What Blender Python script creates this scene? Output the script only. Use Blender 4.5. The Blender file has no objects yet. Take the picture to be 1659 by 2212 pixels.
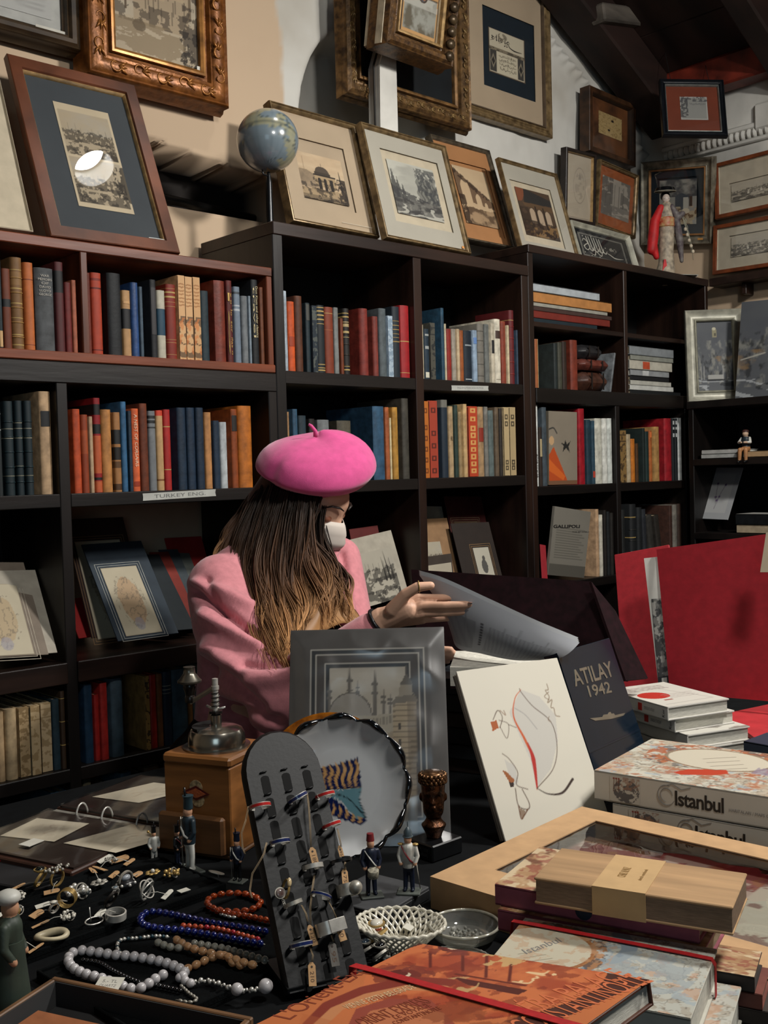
import bpy,bmesh,math,random
import numpy as np
from mathutils import Matrix,Vector
SC=bpy.context.scene
COL=SC.collection
# ---------------------------------------------------------------- camera
IW,IH,FPX=1659,2212,2312.0
YAW,PIT,ROLL=[math.radians(a)for a in(42.92,1.994,-1.54)]
CAM=np.array([0.0,0.0,1.5])
_f=np.array([math.sin(YAW)*math.cos(PIT),math.cos(YAW)*math.cos(PIT),-math.sin(PIT)])
_r=np.array([math.cos(YAW),-math.sin(YAW),0.0])
_u=np.cross(_r,_f)
_c,_s=math.cos(ROLL),math.sin(ROLL)
AX=np.array([_c*_r+_s*_u,-(-_s*_r+_c*_u),_f]) # right, down, forward in world
cam=bpy.data.cameras.new('camera')
cam.sensor_fit='VERTICAL';cam.sensor_height=36.0
cam.lens=36.0*FPX/IH
cam.clip_start=0.02
camo=bpy.data.objects.new('camera',cam)
camo.matrix_world=Matrix([[AX[0][i],-AX[1][i],-AX[2][i],CAM[i]]for i in range(3)]+[[0,0,0,1]])
COL.objects.link(camo)
SC.camera=camo
# ---------------------------------------------------------------- world, lamps, exposure
W=bpy.data.worlds.new('shop_air');SC.world=W
W.use_nodes=True
bg=W.node_tree.nodes['Background']
bg.inputs[0].default_value=(0.30,0.52,0.60,1);bg.inputs[1].default_value=0.05
vs=SC.view_settings
vs.view_transform='Standard';vs.look='None';vs.gamma=1.0;vs.use_curve_mapping=False
vs.exposure=0.05
def area(name,loc,target,size,power,col,shape='DISK'):
 l=bpy.data.lights.new(name,'AREA');l.shape=shape;l.size=size
 l.energy=power;l.color=col
 o=bpy.data.objects.new(name,l)
 o.location=loc
 o.rotation_euler=(Vector(target)-Vector(loc)).to_track_quat('-Z','Y').to_euler()
 COL.objects.link(o);return o
area('ceiling_light',(2.55,0.25,3.15),(2.0,1.6,1.0),0.26,70,(1.0,0.965,0.91))
area('ceiling_light',(1.15,-0.25,3.1),(1.3,1.4,1.0),0.35,30,(1.0,0.965,0.91))
area('pendant_light',(2.02,1.90,3.55),(2.02,1.90,0.9),0.15,9,(1.0,0.97,0.92))
w_=area('cool_fill_light',(-1.9,-2.2,2.1),(1.0,1.4,1.2),1.5,13,(0.62,0.84,1.0),'RECTANGLE');w_.data.size_y=1.7  # added unseen cool area light, no window built; bluish reflections and fill
# ---------------------------------------------------------------- pixel -> world helpers (each thing then keeps its own real place)
def ray(px,py):return np.array([px-829.5,py-1106.0,FPX])@AX
def on(ax,v,px,py):
 d=ray(px,py);return CAM+d*((v-CAM[ax])/d[ax])
def onY(y,px,py):return on(1,y,px,py)
def onX(x,px,py):return on(0,x,px,py)
def onZ(z,px,py):return on(2,z,px,py)
def dep(z,px,py):return CAM+ray(px,py)/FPX*z
def pr(p):
 q=AX@(np.asarray(p,float)-CAM);return np.array([829.5+FPX*q[0]/q[2],1106+FPX*q[1]/q[2]])
# ---------------------------------------------------------------- colour + materials
def lin(c):
 if isinstance(c,str):
  c=c.lstrip('#');c=[int(c[i:i+2],16)/255 for i in(0,2,4)]
 return tuple((x/12.92 if x<=.04045 else((x+.055)/1.055)**2.4)for x in c)
_mats={}
def mat(c,rough=.6,metal=0.0,var=.12,scale=30.0,bump=0.0,spec=.4,coat=0.0,sheen=0.0,name=None,stretch=(1,1,1),c2=None,trans=0.0,bscale=None):
 key=(str(c),rough,metal,var,scale,bump,spec,coat,sheen,stretch,str(c2),trans,bscale)
 if key in _mats:return _mats[key]
 m=bpy.data.materials.new(name or 'surface');m.use_nodes=True
 nt=m.node_tree;N=nt.nodes;L=nt.links
 b=N['Principled BSDF']
 rgb=lin(c)
 b.inputs['Roughness'].default_value=rough;b.inputs['Metallic'].default_value=metal
 b.inputs['Specular IOR Level'].default_value=spec
 b.inputs['Coat Weight'].default_value=coat;b.inputs['Coat Roughness'].default_value=.08
 b.inputs['Sheen Weight'].default_value=sheen
 b.inputs['Transmission Weight'].default_value=trans
 tc=N.new('ShaderNodeTexCoord');mp=N.new('ShaderNodeMapping')
 mp.inputs['Scale'].default_value=stretch
 L.new(tc.outputs['Object'],mp.inputs[0])
 nz=N.new('ShaderNodeTexNoise');nz.inputs['Scale'].default_value=scale;nz.inputs['Detail'].default_value=5
 L.new(mp.outputs[0],nz.inputs['Vector'])
 cr=N.new('ShaderNodeValToRGB')
 d=lin(c2)if c2 is not None else tuple(x*(1-var*2.2)for x in rgb)
 e=rgb if c2 is not None else tuple(min(1,x*(1+var*1.6))for x in rgb)
 cr.color_ramp.elements[0].position=.32;cr.color_ramp.elements[1].position=.68
 cr.color_ramp.elements[0].color=(*d,1);cr.color_ramp.elements[1].color=(*e,1)
 L.new(nz.outputs['Fac'],cr.inputs[0]);L.new(cr.outputs[0],b.inputs['Base Color'])
 if bump:
  bn=N.new('ShaderNodeBump');bn.inputs['Strength'].default_value=bump;bn.inputs['Distance'].default_value=.004
  n2=N.new('ShaderNodeTexNoise');n2.inputs['Scale'].default_value=bscale or scale*3;n2.inputs['Detail'].default_value=4
  L.new(mp.outputs[0],n2.inputs['Vector'])
  L.new(n2.outputs['Fac'],bn.inputs['Height']);L.new(bn.outputs[0],b.inputs['Normal'])
 _mats[key]=m
 return m
def banded(base,bands,rough=.6,name='spine',spec=.4):
 """cloth or leather printed with bands across the spine: [(from, to, colour)] as fractions of the height"""
 key=('band',base,str(bands),rough)
 if key in _mats:return _mats[key]
 m=bpy.data.materials.new(name);m.use_nodes=True
 nt=m.node_tree;N=nt.nodes;L=nt.links;b=N['Principled BSDF']
 b.inputs['Roughness'].default_value=rough;b.inputs['Specular IOR Level'].default_value=spec
 tc=N.new('ShaderNodeTexCoord');sp=N.new('ShaderNodeSeparateXYZ');L.new(tc.outputs['Generated'],sp.inputs[0])
 cr=N.new('ShaderNodeValToRGB');cr.color_ramp.interpolation='CONSTANT'
 st=[(0,base)]
 for a,z,c in sorted(bands):st+=[(a,c),(z,base)]
 el=cr.color_ramp.elements
 el[0].position=0;el[0].color=(*lin(base),1)
 el.remove(el[1])
 for p,c in st[1:]:
  k=el.new(p);k.color=(*lin(c),1)
 L.new(sp.outputs[2],cr.inputs[0])
 nz=N.new('ShaderNodeTexNoise');nz.inputs['Scale'].default_value=60;L.new(tc.outputs['Object'],nz.inputs['Vector'])
 mx=N.new('ShaderNodeMix');mx.data_type='RGBA';mx.blend_type='MULTIPLY';mx.inputs[0].default_value=.5
 L.new(cr.outputs[0],mx.inputs[6]);L.new(nz.outputs['Fac'],mx.inputs[7])
 L.new(mx.outputs[2],b.inputs['Base Color'])
 _mats[key]=m
 return m
def printed(rough=.6,coat=0.0,spec=.35):
 """flat print: colours come from the sheet's own colour attribute"""
 key=('print',rough,coat,spec)
 if key in _mats:return _mats[key]
 m=bpy.data.materials.new('printed_paper');m.use_nodes=True
 nt=m.node_tree;N=nt.nodes;b=N['Principled BSDF']
 a=N.new('ShaderNodeAttribute');a.attribute_name='ink'
 nt.links.new(a.outputs['Color'],b.inputs['Base Color'])
 b.inputs['Roughness'].default_value=rough;b.inputs['Coat Weight'].default_value=coat;b.inputs['Coat Roughness'].default_value=.06
 b.inputs['Specular IOR Level'].default_value=spec
 _mats[key]=m;return m
def glass_sheet(ior=1.5,rough=0.0,bump=0.0,tint=(1,1,1),boost=0.0):
 """a thin clear pane: light passes straight through, its faces mirror by the Fresnel law"""
 key=('pane',ior,rough,bump,tint,boost)
 if key in _mats:return _mats[key]
 m=bpy.data.materials.new('clear_pane');m.use_nodes=True
 nt=m.node_tree;N=nt.nodes;L=nt.links
 N.remove(N['Principled BSDF'])
 t=N.new('ShaderNodeBsdfTransparent');t.inputs[0].default_value=(*tint,1)
 g=N.new('ShaderNodeBsdfGlossy');g.inputs['Roughness'].default_value=rough
 lw=N.new('ShaderNodeLayerWeight');lw.inputs[0].default_value=.5
 pw=N.new('ShaderNodeMath');pw.operation='POWER';pw.inputs[1].default_value=5
 L.new(lw.outputs['Facing'],pw.inputs[0])
 f0=((ior-1)/(ior+1))**2
 ma=N.new('ShaderNodeMath');ma.operation='MULTIPLY_ADD';ma.inputs[1].default_value=1-f0;ma.inputs[2].default_value=f0
 L.new(pw.outputs[0],ma.inputs[0])
 mx=N.new('ShaderNodeMixShader')
 fac=ma.outputs[0]
 if boost:
  ad=N.new('ShaderNodeMath');ad.operation='ADD';ad.inputs[1].default_value=boost;ad.use_clamp=True
  L.new(fac,ad.inputs[0]);fac=ad.outputs[0]
 L.new(fac,mx.inputs[0]);L.new(t.outputs[0],mx.inputs[1]);L.new(g.outputs[0],mx.inputs[2])
 L.new(mx.outputs[0],N['Material Output'].inputs[0])
 if bump:
  tc=N.new('ShaderNodeTexCoord');nz=N.new('ShaderNodeTexNoise');nz.inputs['Scale'].default_value=9;nz.inputs['Detail'].default_value=2;nz.inputs['Distortion'].default_value=1.2
  mp=N.new('ShaderNodeMapping');mp.inputs['Rotation'].default_value=(0,0,.6);mp.inputs['Scale'].default_value=(1.8,.7,1)
  L.new(tc.outputs['Object'],mp.inputs[0]);L.new(mp.outputs[0],nz.inputs['Vector'])
  bn=N.new('ShaderNodeBump');bn.inputs['Strength'].default_value=bump;bn.inputs['Distance'].default_value=.03
  L.new(nz.outputs['Fac'],bn.inputs['Height']);L.new(bn.outputs[0],g.inputs['Normal'])
 _mats[key]=m;return m
def emitter(c,s):
 m=bpy.data.materials.new('lamp_glow');m.use_nodes=True
 b=m.node_tree.nodes['Principled BSDF']
 b.inputs['Emission Color'].default_value=(*c,1);b.inputs['Emission Strength'].default_value=s
 return m
# ---------------------------------------------------------------- mesh helpers
def frame_m(o,x,y,z=None):
 """4x4 from origin and axes"""
 x=Vector(x).normalized();y=Vector(y).normalized()
 z=Vector(z).normalized()if z is not None else x.cross(y).normalized()
 return Matrix([[x[i],y[i],z[i],o[i]]for i in range(3)]+[[0,0,0,1]])
def TR(x=0,y=0,z=0):return Matrix.Translation((x,y,z))
def RZ(a):return Matrix.Rotation(a,4,'Z')
def RX(a):return Matrix.Rotation(a,4,'X')
def RY(a):return Matrix.Rotation(a,4,'Y')
class MB:
 def __init__(s):s.v=[];s.f=[];s.mi=[]
 def add(s,vs,fs,M=None,mi=0):
  n=len(s.v)
  if M is not None:vs=[tuple(M@Vector(p))for p in vs]
  s.v+=[tuple(map(float,p))for p in vs];s.f+=[tuple(i+n for i in f)for f in fs];s.mi+=[mi]*len(fs)
  return s
 def box(s,lo,hi,M=None,bev=0.0,mi=0):
  lo=list(lo);hi=list(hi)
  if bev<=0:
   v=[(x,y,z)for x in(lo[0],hi[0])for y in(lo[1],hi[1])for z in(lo[2],hi[2])]
   return s.add(v,[(0,1,3,2),(4,6,7,5),(0,4,5,1),(2,3,7,6),(0,2,6,4),(1,5,7,3)],M,mi)
  b=min(bev,*(0.49*(hi[i]-lo[i])for i in range(3)))
  v=[];idx={}
  for a in(0,1):
   for c in(0,1):
    for e in(0,1):
     k=(a,c,e);p=[(lo,hi)[k[i]][i]for i in range(3)]
     q=[p[i]+(b if k[i]==0 else-b)for i in range(3)]
     for ax in range(3):
      w=list(q);w[ax]=p[ax];idx[(k,ax)]=len(v);v.append(tuple(w))
  f=[]
  for ax in range(3):
   o1,o2=[i for i in range(3)if i!=ax]
   for sd in(0,1):
    ks=[]
    for a,c in((0,0),(1,0),(1,1),(0,1)):
     k=[0,0,0];k[ax]=sd;k[o1]=a;k[o2]=c;ks.append(idx[(tuple(k),ax)])
    f.append(tuple(ks if(sd==1)==(ax!=1)else ks[::-1]))
   for a in(0,1):
    for c in(0,1):
     k0=[0,0,0];k0[o1]=a;k0[o2]=c;k1=list(k0);k1[ax]=1
     k0=tuple(k0);k1=tuple(k1)
     f.append((idx[(k0,o1)],idx[(k1,o1)],idx[(k1,o2)],idx[(k0,o2)]))
  for k in[(a,c,e)for a in(0,1)for c in(0,1)for e in(0,1)]:
   f.append(tuple(idx[(k,ax)]for ax in range(3)))
  return s.add(v,f,M,mi)
 def prism(s,poly,z0,z1,M=None,mi=0):
  n=len(poly)
  v=[(p[0],p[1],z0)for p in poly]+[(p[0],p[1],z1)for p in poly]
  f=[tuple(range(n-1,-1,-1)),tuple(range(n,2*n))]+[(i,(i+1)%n,n+(i+1)%n,n+i)for i in range(n)]
  return s.add(v,f,M,mi)
 def lathe(s,prof,n=24,M=None,mi=0,cap=True):
  v=[];f=[]
  for r,z in prof:
   for k in range(n):
    a=2*math.pi*k/n;v.append((r*math.cos(a),r*math.sin(a),z))
  for i in range(len(prof)-1):
   for k in range(n):
    f.append((i*n+k,i*n+(k+1)%n,(i+1)*n+(k+1)%n,(i+1)*n+k))
  if cap:
   f.append(tuple(range(n-1,-1,-1)));m=(len(prof)-1)*n;f.append(tuple(range(m,m+n)))
  return s.add(v,f,M,mi)
 def tube(s,pts,r,n=8,M=None,closed=False,mi=0,flat=1.0,up=None):
  P=[Vector(p)for p in pts];m=len(P)
  R=r if hasattr(r,'__len__')else[r]*m
  v=[];f=[]
  prev=Vector(up)if up is not None else None
  for i in range(m):
   t=(P[(i+1)%m]-P[i-1])if closed else(P[min(i+1,m-1)]-P[max(i-1,0)])
   t=t.normalized()if t.length>1e-9 else Vector((0,0,1))
   if prev is None:prev=t.orthogonal()
   a=prev-t*prev.dot(t)
   a=a.normalized()if a.length>1e-6 else t.orthogonal().normalized()
   b=t.cross(a);prev=a
   for k in range(n):
    th=2*math.pi*k/n
    v.append(tuple(P[i]+a*(R[i]*math.cos(th))+b*(R[i]*flat*math.sin(th))))
  for i in range(m if closed else m-1):
   j=(i+1)%m
   for k in range(n):f.append((i*n+k,i*n+(k+1)%n,j*n+(k+1)%n,j*n+k))
  if not closed:
   f.append(tuple(range(n-1,-1,-1)));f.append(tuple(range((m-1)*n,m*n)))
  return s.add(v,f,M,mi)
 def ball(s,c,r,n=12,m=8,M=None,mi=0):
  r=r if hasattr(r,'__len__')else(r,r,r)
  v=[(c[0],c[1],c[2]-r[2])];f=[]
  for i in range(1,m):
   ph=-math.pi/2+math.pi*i/m
   for k in range(n):
    a=2*math.pi*k/n;v.append((c[0]+r[0]*math.cos(ph)*math.cos(a),c[1]+r[1]*math.cos(ph)*math.sin(a),c[2]+r[2]*math.sin(ph)))
  v.append((c[0],c[1],c[2]+r[2]));L=len(v)-1
  for k in range(n):
   f.append((0,1+(k+1)%n,1+k));f.append((L,1+(m-2)*n+k,1+(m-2)*n+(k+1)%n))
  for i in range(m-2):
   for k in range(n):f.append((1+i*n+k,1+i*n+(k+1)%n,1+(i+1)*n+(k+1)%n,1+(i+1)*n+k))
  return s.add(v,f,M,mi)
 def sweep_rect(s,w,h,prof,M=None,mi=0):
  """moulding round a w x h rectangle (origin at its lower left corner, z towards the viewer): prof = [(inset, height)] closed"""
  v=[];f=[];n=len(prof)
  for(cx,cy,dx,dy)in((0,0,1,1),(w,0,-1,1),(w,h,-1,-1),(0,h,1,-1)):
   for a,z in prof:v.append((cx+dx*a,cy+dy*a,z))
  for c in range(4):
   d=(c+1)%4
   for k in range(n):f.append((c*n+k,d*n+k,d*n+(k+1)%n,c*n+(k+1)%n))
  return s.add(v,f,M,mi)
 def mesh(s,name,fix=True):
  me=bpy.data.meshes.new(name);me.from_pydata(s.v,[],s.f)
  if fix:
   bm=bmesh.new();bm.from_mesh(me);bmesh.ops.recalc_face_normals(bm,faces=bm.faces);bm.to_mesh(me);bm.free()
  return me
 def build(s,name,mats,parent=None,smooth=False,M=None,fix=True):
  me=s.mesh(name,fix)
  mats=mats if isinstance(mats,(list,tuple))else[mats]
  for m in mats:me.materials.append(m)
  if len(mats)>1:me.polygons.foreach_set('material_index',s.mi)
  if smooth:
   me.polygons.foreach_set('use_smooth',[True]*len(me.polygons))
   if smooth is not True:
    me.set_sharp_from_angle(angle=math.radians(smooth))
  return link(name,me,parent,M)
def link(name,me,parent=None,M=None):
 o=bpy.data.objects.new(name,me)
 if M is not None:o.matrix_world=M
 if parent is not None:o.parent=parent
 COL.objects.link(o);return o
def tag(o,label=None,cat=None,group=None,kind=None):
 for k,v in(('label',label),('category',cat),('group',group),('kind',kind)):
  if v:o[k]=v
 return o
def thing(name,label,cat,M=None,group=None):
 o=bpy.data.objects.new(name,None)
 o.empty_display_size=.02
 if M is not None:o.matrix_world=M if isinstance(M,Matrix)else Matrix.Translation(M)
 COL.objects.link(o)
 return tag(o,label,cat,group)
def copy_tree(o,parent=None):
 c=o.copy();COL.objects.link(c)
 if parent is not None:c.parent=parent
 for ch in o.children:copy_tree(ch,c)
 return c
_txt={}
def text_mesh(s,size=1.0,depth=0.0,align='CENTER',shear=0.0,spacing=1.0,bold=0.0):
 key=(s,size,depth,align,shear,spacing,bold)
 if key not in _txt:
  cu=bpy.data.curves.new('lettering','FONT');cu.body=s;cu.size=size;cu.extrude=depth
  cu.align_x=align;cu.align_y='CENTER';cu.shear=shear;cu.space_character=spacing;cu.offset=bold
  cu.resolution_u=3
  o=bpy.data.objects.new('lettering',cu);COL.objects.link(o)
  dg=bpy.context.evaluated_depsgraph_get()
  me=bpy.data.meshes.new_from_object(o.evaluated_get(dg))
  bpy.data.objects.remove(o);bpy.data.curves.remove(cu)
  _txt[key]=me
 return _txt[key].copy()
def lettering(s,parent,M,size,m,depth=.0002,fit=None,name='lettering',**kw):
 """letters lying in the local xy plane; fit = (width, height) stretches the line to that size"""
 me=text_mesh(s,size,depth,**kw)
 if fit and len(me.vertices):
  co=np.empty(len(me.vertices)*3);me.vertices.foreach_get('co',co);co=co.reshape(-1,3)
  lo,hi=co.min(0),co.max(0);c=(lo+hi)/2
  sx=fit[0]/max(hi[0]-lo[0],1e-6);sy=fit[1]/max(hi[1]-lo[1],1e-6)if fit[1]else sx
  co[:,0]=(co[:,0]-c[0])*sx;co[:,1]=(co[:,1]-c[1])*sy
  me.vertices.foreach_set('co',co.ravel());me.update()
 me.materials.clear();me.materials.append(m)
 o=link(name,me,parent,M)
 o['kind']='stuff'
 return o
def remesh(mb,voxel,smooth_it=6,factor=.5):
 """joins overlapping closed pieces of one body into one continuous skin"""
 me=mb.mesh('body',True)
 o=bpy.data.objects.new('body',me);COL.objects.link(o)
 r=o.modifiers.new('r','REMESH');r.mode='VOXEL';r.voxel_size=voxel;r.use_smooth_shade=True
 if smooth_it:
  q=o.modifiers.new('s','SMOOTH');q.iterations=smooth_it;q.factor=factor
 dg=bpy.context.evaluated_depsgraph_get()
 out=bpy.data.meshes.new_from_object(o.evaluated_get(dg))
 bpy.data.objects.remove(o);bpy.data.meshes.remove(me)
 out.polygons.foreach_set('use_smooth',[True]*len(out.polygons))
 return out
def capsule(mb,a,b,ra,rb,n=14):
 a=Vector(a);b=Vector(b);d=b-a;L=d.length
 M=d.to_track_quat('Z','Y').to_matrix().to_4x4();M.translation=a
 prof=[]
 for i in range(6):t=-math.pi/2+i*math.pi/10;prof.append((max(ra*math.cos(t),ra*.02),ra*math.sin(t)))
 for i in range(6):t=i*math.pi/10;prof.append((max(rb*math.cos(t),rb*.02),L+rb*math.sin(t)))
 mb.lathe(prof,n,M)
def limb(mb,pts,rad,n=14):
 for i in range(len(pts)-1):capsule(mb,pts[i],pts[i+1],rad[i],rad[i+1],n)
# ---------------------------------------------------------------- flat prints drawn in colour, one sheet each
def fbm(h,w,seed,base=4,octs=5,ax=1.0):
 rs=np.random.RandomState(seed);out=np.zeros((h,w));amp=1;tot=0
 for o in range(octs):
  ny=max(2,int(base*2**o));nx=max(2,int(base*2**o*ax*w/h))
  g=rs.rand(ny+1,nx+1)
  y=np.linspace(0,ny-1e-6,h);x=np.linspace(0,nx-1e-6,w)
  yi=y.astype(int);xi=x.astype(int);fy=(y-yi)[:,None];fx=(x-xi)[None]
  fy=fy*fy*(3-2*fy);fx=fx*fx*(3-2*fx)
  a=g[yi][:,xi];b=g[yi][:,xi+1];c=g[yi+1][:,xi];d=g[yi+1][:,xi+1]
  out+=amp*((a*(1-fx)+b*fx)*(1-fy)+(c*(1-fx)+d*fx)*fy);tot+=amp;amp*=.55
 return out/tot
class Art:
 """a small canvas; x runs 0..asp to the right, y 0..1 upwards; colours are the paper's and the ink's own"""
 def __init__(s,w,h,bg,seed=1,grain=.03):
  s.w,s.h=w,h;s.asp=w/h
  s.a=np.ones((h,w,3))*np.array(lin(bg))
  s.Y,s.X=np.mgrid[0:h,0:w];s.X=(s.X+.5)/h;s.Y=(s.Y+.5)/h
  s.rs=np.random.RandomState(seed);s.seed=seed
  if grain:s.a*=1+grain*4*(fbm(h,w,seed+7,3,4)[...,None]-.5)
 def put(s,m,c,al=1.0):
  m=(m*al)[...,None];s.a=s.a*(1-m)+np.array(lin(c))*m;return s
 def poly(s,pts,c,al=1.0):
  P=np.array(pts,float);ins=np.zeros(s.X.shape,bool);j=len(P)-1
  for i in range(len(P)):
   (x1,y1),(x2,y2)=P[i],P[j]
   if y1!=y2:ins^=((y1>s.Y)!=(y2>s.Y))&(s.X<(x2-x1)*(s.Y-y1)/(y2-y1)+x1)
   j=i
  return s.put(ins.astype(float),c,al)
 def rect(s,x0,y0,x1,y1,c,al=1.0):return s.put(((s.X>=x0)&(s.X<=x1)&(s.Y>=y0)&(s.Y<=y1)).astype(float),c,al)
 def ell(s,cx,cy,rx,ry,c,al=1.0,rot=0,ring=None,half=None):
  dx,dy=s.X-cx,s.Y-cy;ca,sa=math.cos(rot),math.sin(rot)
  d=np.sqrt(((dx*ca+dy*sa)/rx)**2+((dy*ca-dx*sa)/ry)**2)
  m=(np.abs(d-1)<ring)if ring else(d<1)
  if half=='up':m&=s.Y>=cy
  return s.put(m.astype(float),c,al)
 def line(s,pts,wd,c,al=1.0,soft=None):
  P=np.array(pts,float);soft=soft or 1.0/s.h;best=np.full(s.X.shape,9.0)
  W=wd if hasattr(wd,'__len__')else[wd]*len(P)
  for i in range(len(P)-1):
   p,q=P[i],P[i+1];d=q-p;l2=max(d@d,1e-12)
   t=np.clip(((s.X-p[0])*d[0]+(s.Y-p[1])*d[1])/l2,0,1)
   best=np.minimum(best,np.hypot(s.X-p[0]-t*d[0],s.Y-p[1]-t*d[1])-(W[i]+(W[i+1]-W[i])*t)/2)
  return s.put(np.clip(.5-best/soft,0,1),c,al)
 def curve(s,pts,wd,c,al=1.0,n=10):
  W=wd
  if hasattr(wd,'__len__'):
   W=list(np.interp(np.linspace(0,1,(len(pts)-1)*n+1),np.linspace(0,1,len(wd)),wd))
  return s.line(smooth_pts(pts,n),W,c,al)
 def tone(s,m,c,al=1.0):return s.put(np.clip(m,0,1),c,al)
 def noise(s,base=5,octs=5,ax=1.0,k=0):return fbm(s.h,s.w,s.seed*31+k,base,octs,ax)
 def scribble(s,x0,y0,x1,y1,n,wd,c,al=.8,amp=.02,seg=9):
  """lines of small writing that cannot be read at this size"""
  for i in range(n):
   y=y1-(i+.5)*(y1-y0)/n;xe=x1-(x1-x0)*s.rs.rand()*.12;k=max(4,int((xe-x0)/seg_len(s,seg)))
   xs=np.linspace(x0,xe,k)
   s.line([(x,y+amp*(s.rs.rand()-.5))for x in xs],wd,c,al)
  return s
def seg_len(s,seg):return seg/s.h
def smooth_pts(pts,n=10):
 P=np.array(pts,float);out=[]
 Q=np.vstack([2*P[0]-P[1],P,2*P[-1]-P[-2]])
 for i in range(len(P)-1):
  p0,p1,p2,p3=Q[i],Q[i+1],Q[i+2],Q[i+3]
  for t in np.linspace(0,1,n,endpoint=False):
   out.append(.5*((2*p1)+(-p0+p2)*t+(2*p0-5*p1+4*p2-p3)*t*t+(-p0+3*p1-3*p2+p3)*t**3))
 out.append(P[-1]);return np.array(out)
def sheet(name,art,w,h,parent,M,m=None,fn=None):
 """the printed sheet: a flat grid with one vertex per dot of the print; fn bends it (u, v in metres -> xyz)"""
 H,Wd=art.h,art.w
 xs=np.linspace(0,w,Wd);ys=np.linspace(0,h,H)
 XX,YY=np.meshgrid(xs,ys)
 co=np.stack([XX,YY,np.zeros_like(XX)],-1).reshape(-1,3)
 if fn is not None:co=fn(co)
 i=np.arange((H-1)*(Wd-1));r,c=i//(Wd-1),i%(Wd-1);a=r*Wd+c
 q=np.stack([a,a+1,a+Wd+1,a+Wd],-1)
 me=bpy.data.meshes.new(name)
 me.vertices.add(len(co));me.vertices.foreach_set('co',co.ravel())
 me.loops.add(q.size);me.loops.foreach_set('vertex_index',q.ravel())
 me.polygons.add(len(q));me.polygons.foreach_set('loop_start',np.arange(0,q.size,4))
 me.update(calc_edges=True)
 at=me.color_attributes.new('ink','FLOAT_COLOR','POINT')
 at.data.foreach_set('color',np.concatenate([np.clip(art.a,0,1),np.ones((H,Wd,1))],-1).reshape(-1).astype(np.float32))
 me.materials.append(m or printed())
 if fn is not None:me.polygons.foreach_set('use_smooth',[True]*len(me.polygons))
 return link(name,me,parent,M)
def lean_fit(bl,br,tl,trr,anchor):
 """an upright or leaning panel: its lower corners lie on the plane anchor=(axis, value); returns its frame (lower left corner, x along, y up the panel, z to the front), width, height"""
 ax,v=anchor
 A,B=v if ax=='pts' else(on(ax,v,*bl),on(ax,v,*br))
 ux=(B-A);w=np.linalg.norm(ux);ux=ux/w
 nf=np.cross(ux,[0,0,1.0]);nf/=np.linalg.norm(nf) # to the viewer's side
 if nf@(CAM-A)<0:nf=-nf
 up0=np.cross(nf,ux);up0*=np.sign(up0[2])
 best=None
 for k in range(-40,46):
  ph=math.radians(k);d=up0*math.cos(ph)-nf*math.sin(ph)
  for h in np.linspace(.06,1.2,96):
   e=np.sum((pr(A+d*h)-tl)**2)+np.sum((pr(B+d*h)-trr)**2)
   if best is None or e<best[0]:best=(e,ph,h)
 e,ph,h=best
 for it in range(60):
  for dp,dh in((.004,0),(-.004,0),(0,.002),(0,-.002)):
   sc=.93**it
   p2,h2=ph+dp*sc,h+dh*sc;d=up0*math.cos(p2)-nf*math.sin(p2)
   e2=np.sum((pr(A+d*h2)-tl)**2)+np.sum((pr(B+d*h2)-trr)**2)
   if e2<e:e,ph,h=e2,p2,h2
 d=up0*math.cos(ph)-nf*math.sin(ph)
 z=np.cross(ux,d)
 if DEBUG:print('fit',bl,'err %.1f px'%math.sqrt(e/2),'lean %.1f deg'%math.degrees(ph),'w %.3f h %.3f'%(w,h),'A',A.round(3),'top',(A+d*h).round(3))
 return frame_m(A,ux,d,z),w,h
DEBUG=False
# ================================================================ the room
def struct(o):o['kind']='structure';return o
plaster_beige=mat('#b9a288',.85,var=.10,scale=3.5,bump=.25,bscale=26)
plaster_white=mat('#c3c1ba',.85,var=.14,scale=4.0,bump=.5,bscale=22)
dark_board=mat('#241510',.65,var=.3,scale=7,stretch=(.25,1.5,1.5),bump=.15)
red_board=mat('#6a2417',.5,var=.3,scale=7,stretch=(.25,1.5,1.5),bump=.15)
wood_dark=mat('#110c0a',.42,var=.32,scale=16,stretch=(.12,1,1),bump=.12,spec=.45)
wood_dark_v=mat('#110c0a',.42,var=.32,scale=16,stretch=(1,1,.12),bump=.12,spec=.45)
wood_edge=mat('#241610',.4,var=.32,scale=16,stretch=(.12,1,1),bump=.1)
wood_edge_v=mat('#241610',.4,var=.32,scale=16,stretch=(1,1,.12),bump=.1)
wood_red=mat('#6b3620',.42,var=.3,scale=18,stretch=(.12,1,1),bump=.1)
wood_red_v=mat('#6b3620',.42,var=.3,scale=18,stretch=(1,1,.12),bump=.1)
back_black=mat('#0d0e0f',.8,var=.3,scale=5)
WY,WX=2.72,4.17
struct(MB().box((-2.6,-3.2,-.05),(4.6,3.1,0)).build('floor',mat('#3a2f27',.6,var=.25,scale=5,stretch=(.3,2,1))))
struct(MB().box((-2.7,-3.3,0),(-2.55,3.1,4.2)).build('wall_left',mat('#8d8475',.85,var=.1,scale=3)))
struct(MB().box((-2.7,-3.3,0),(4.6,-3.15,4.2)).build('wall_front',mat('#7d7466',.85,var=.1,scale=3)))
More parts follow.
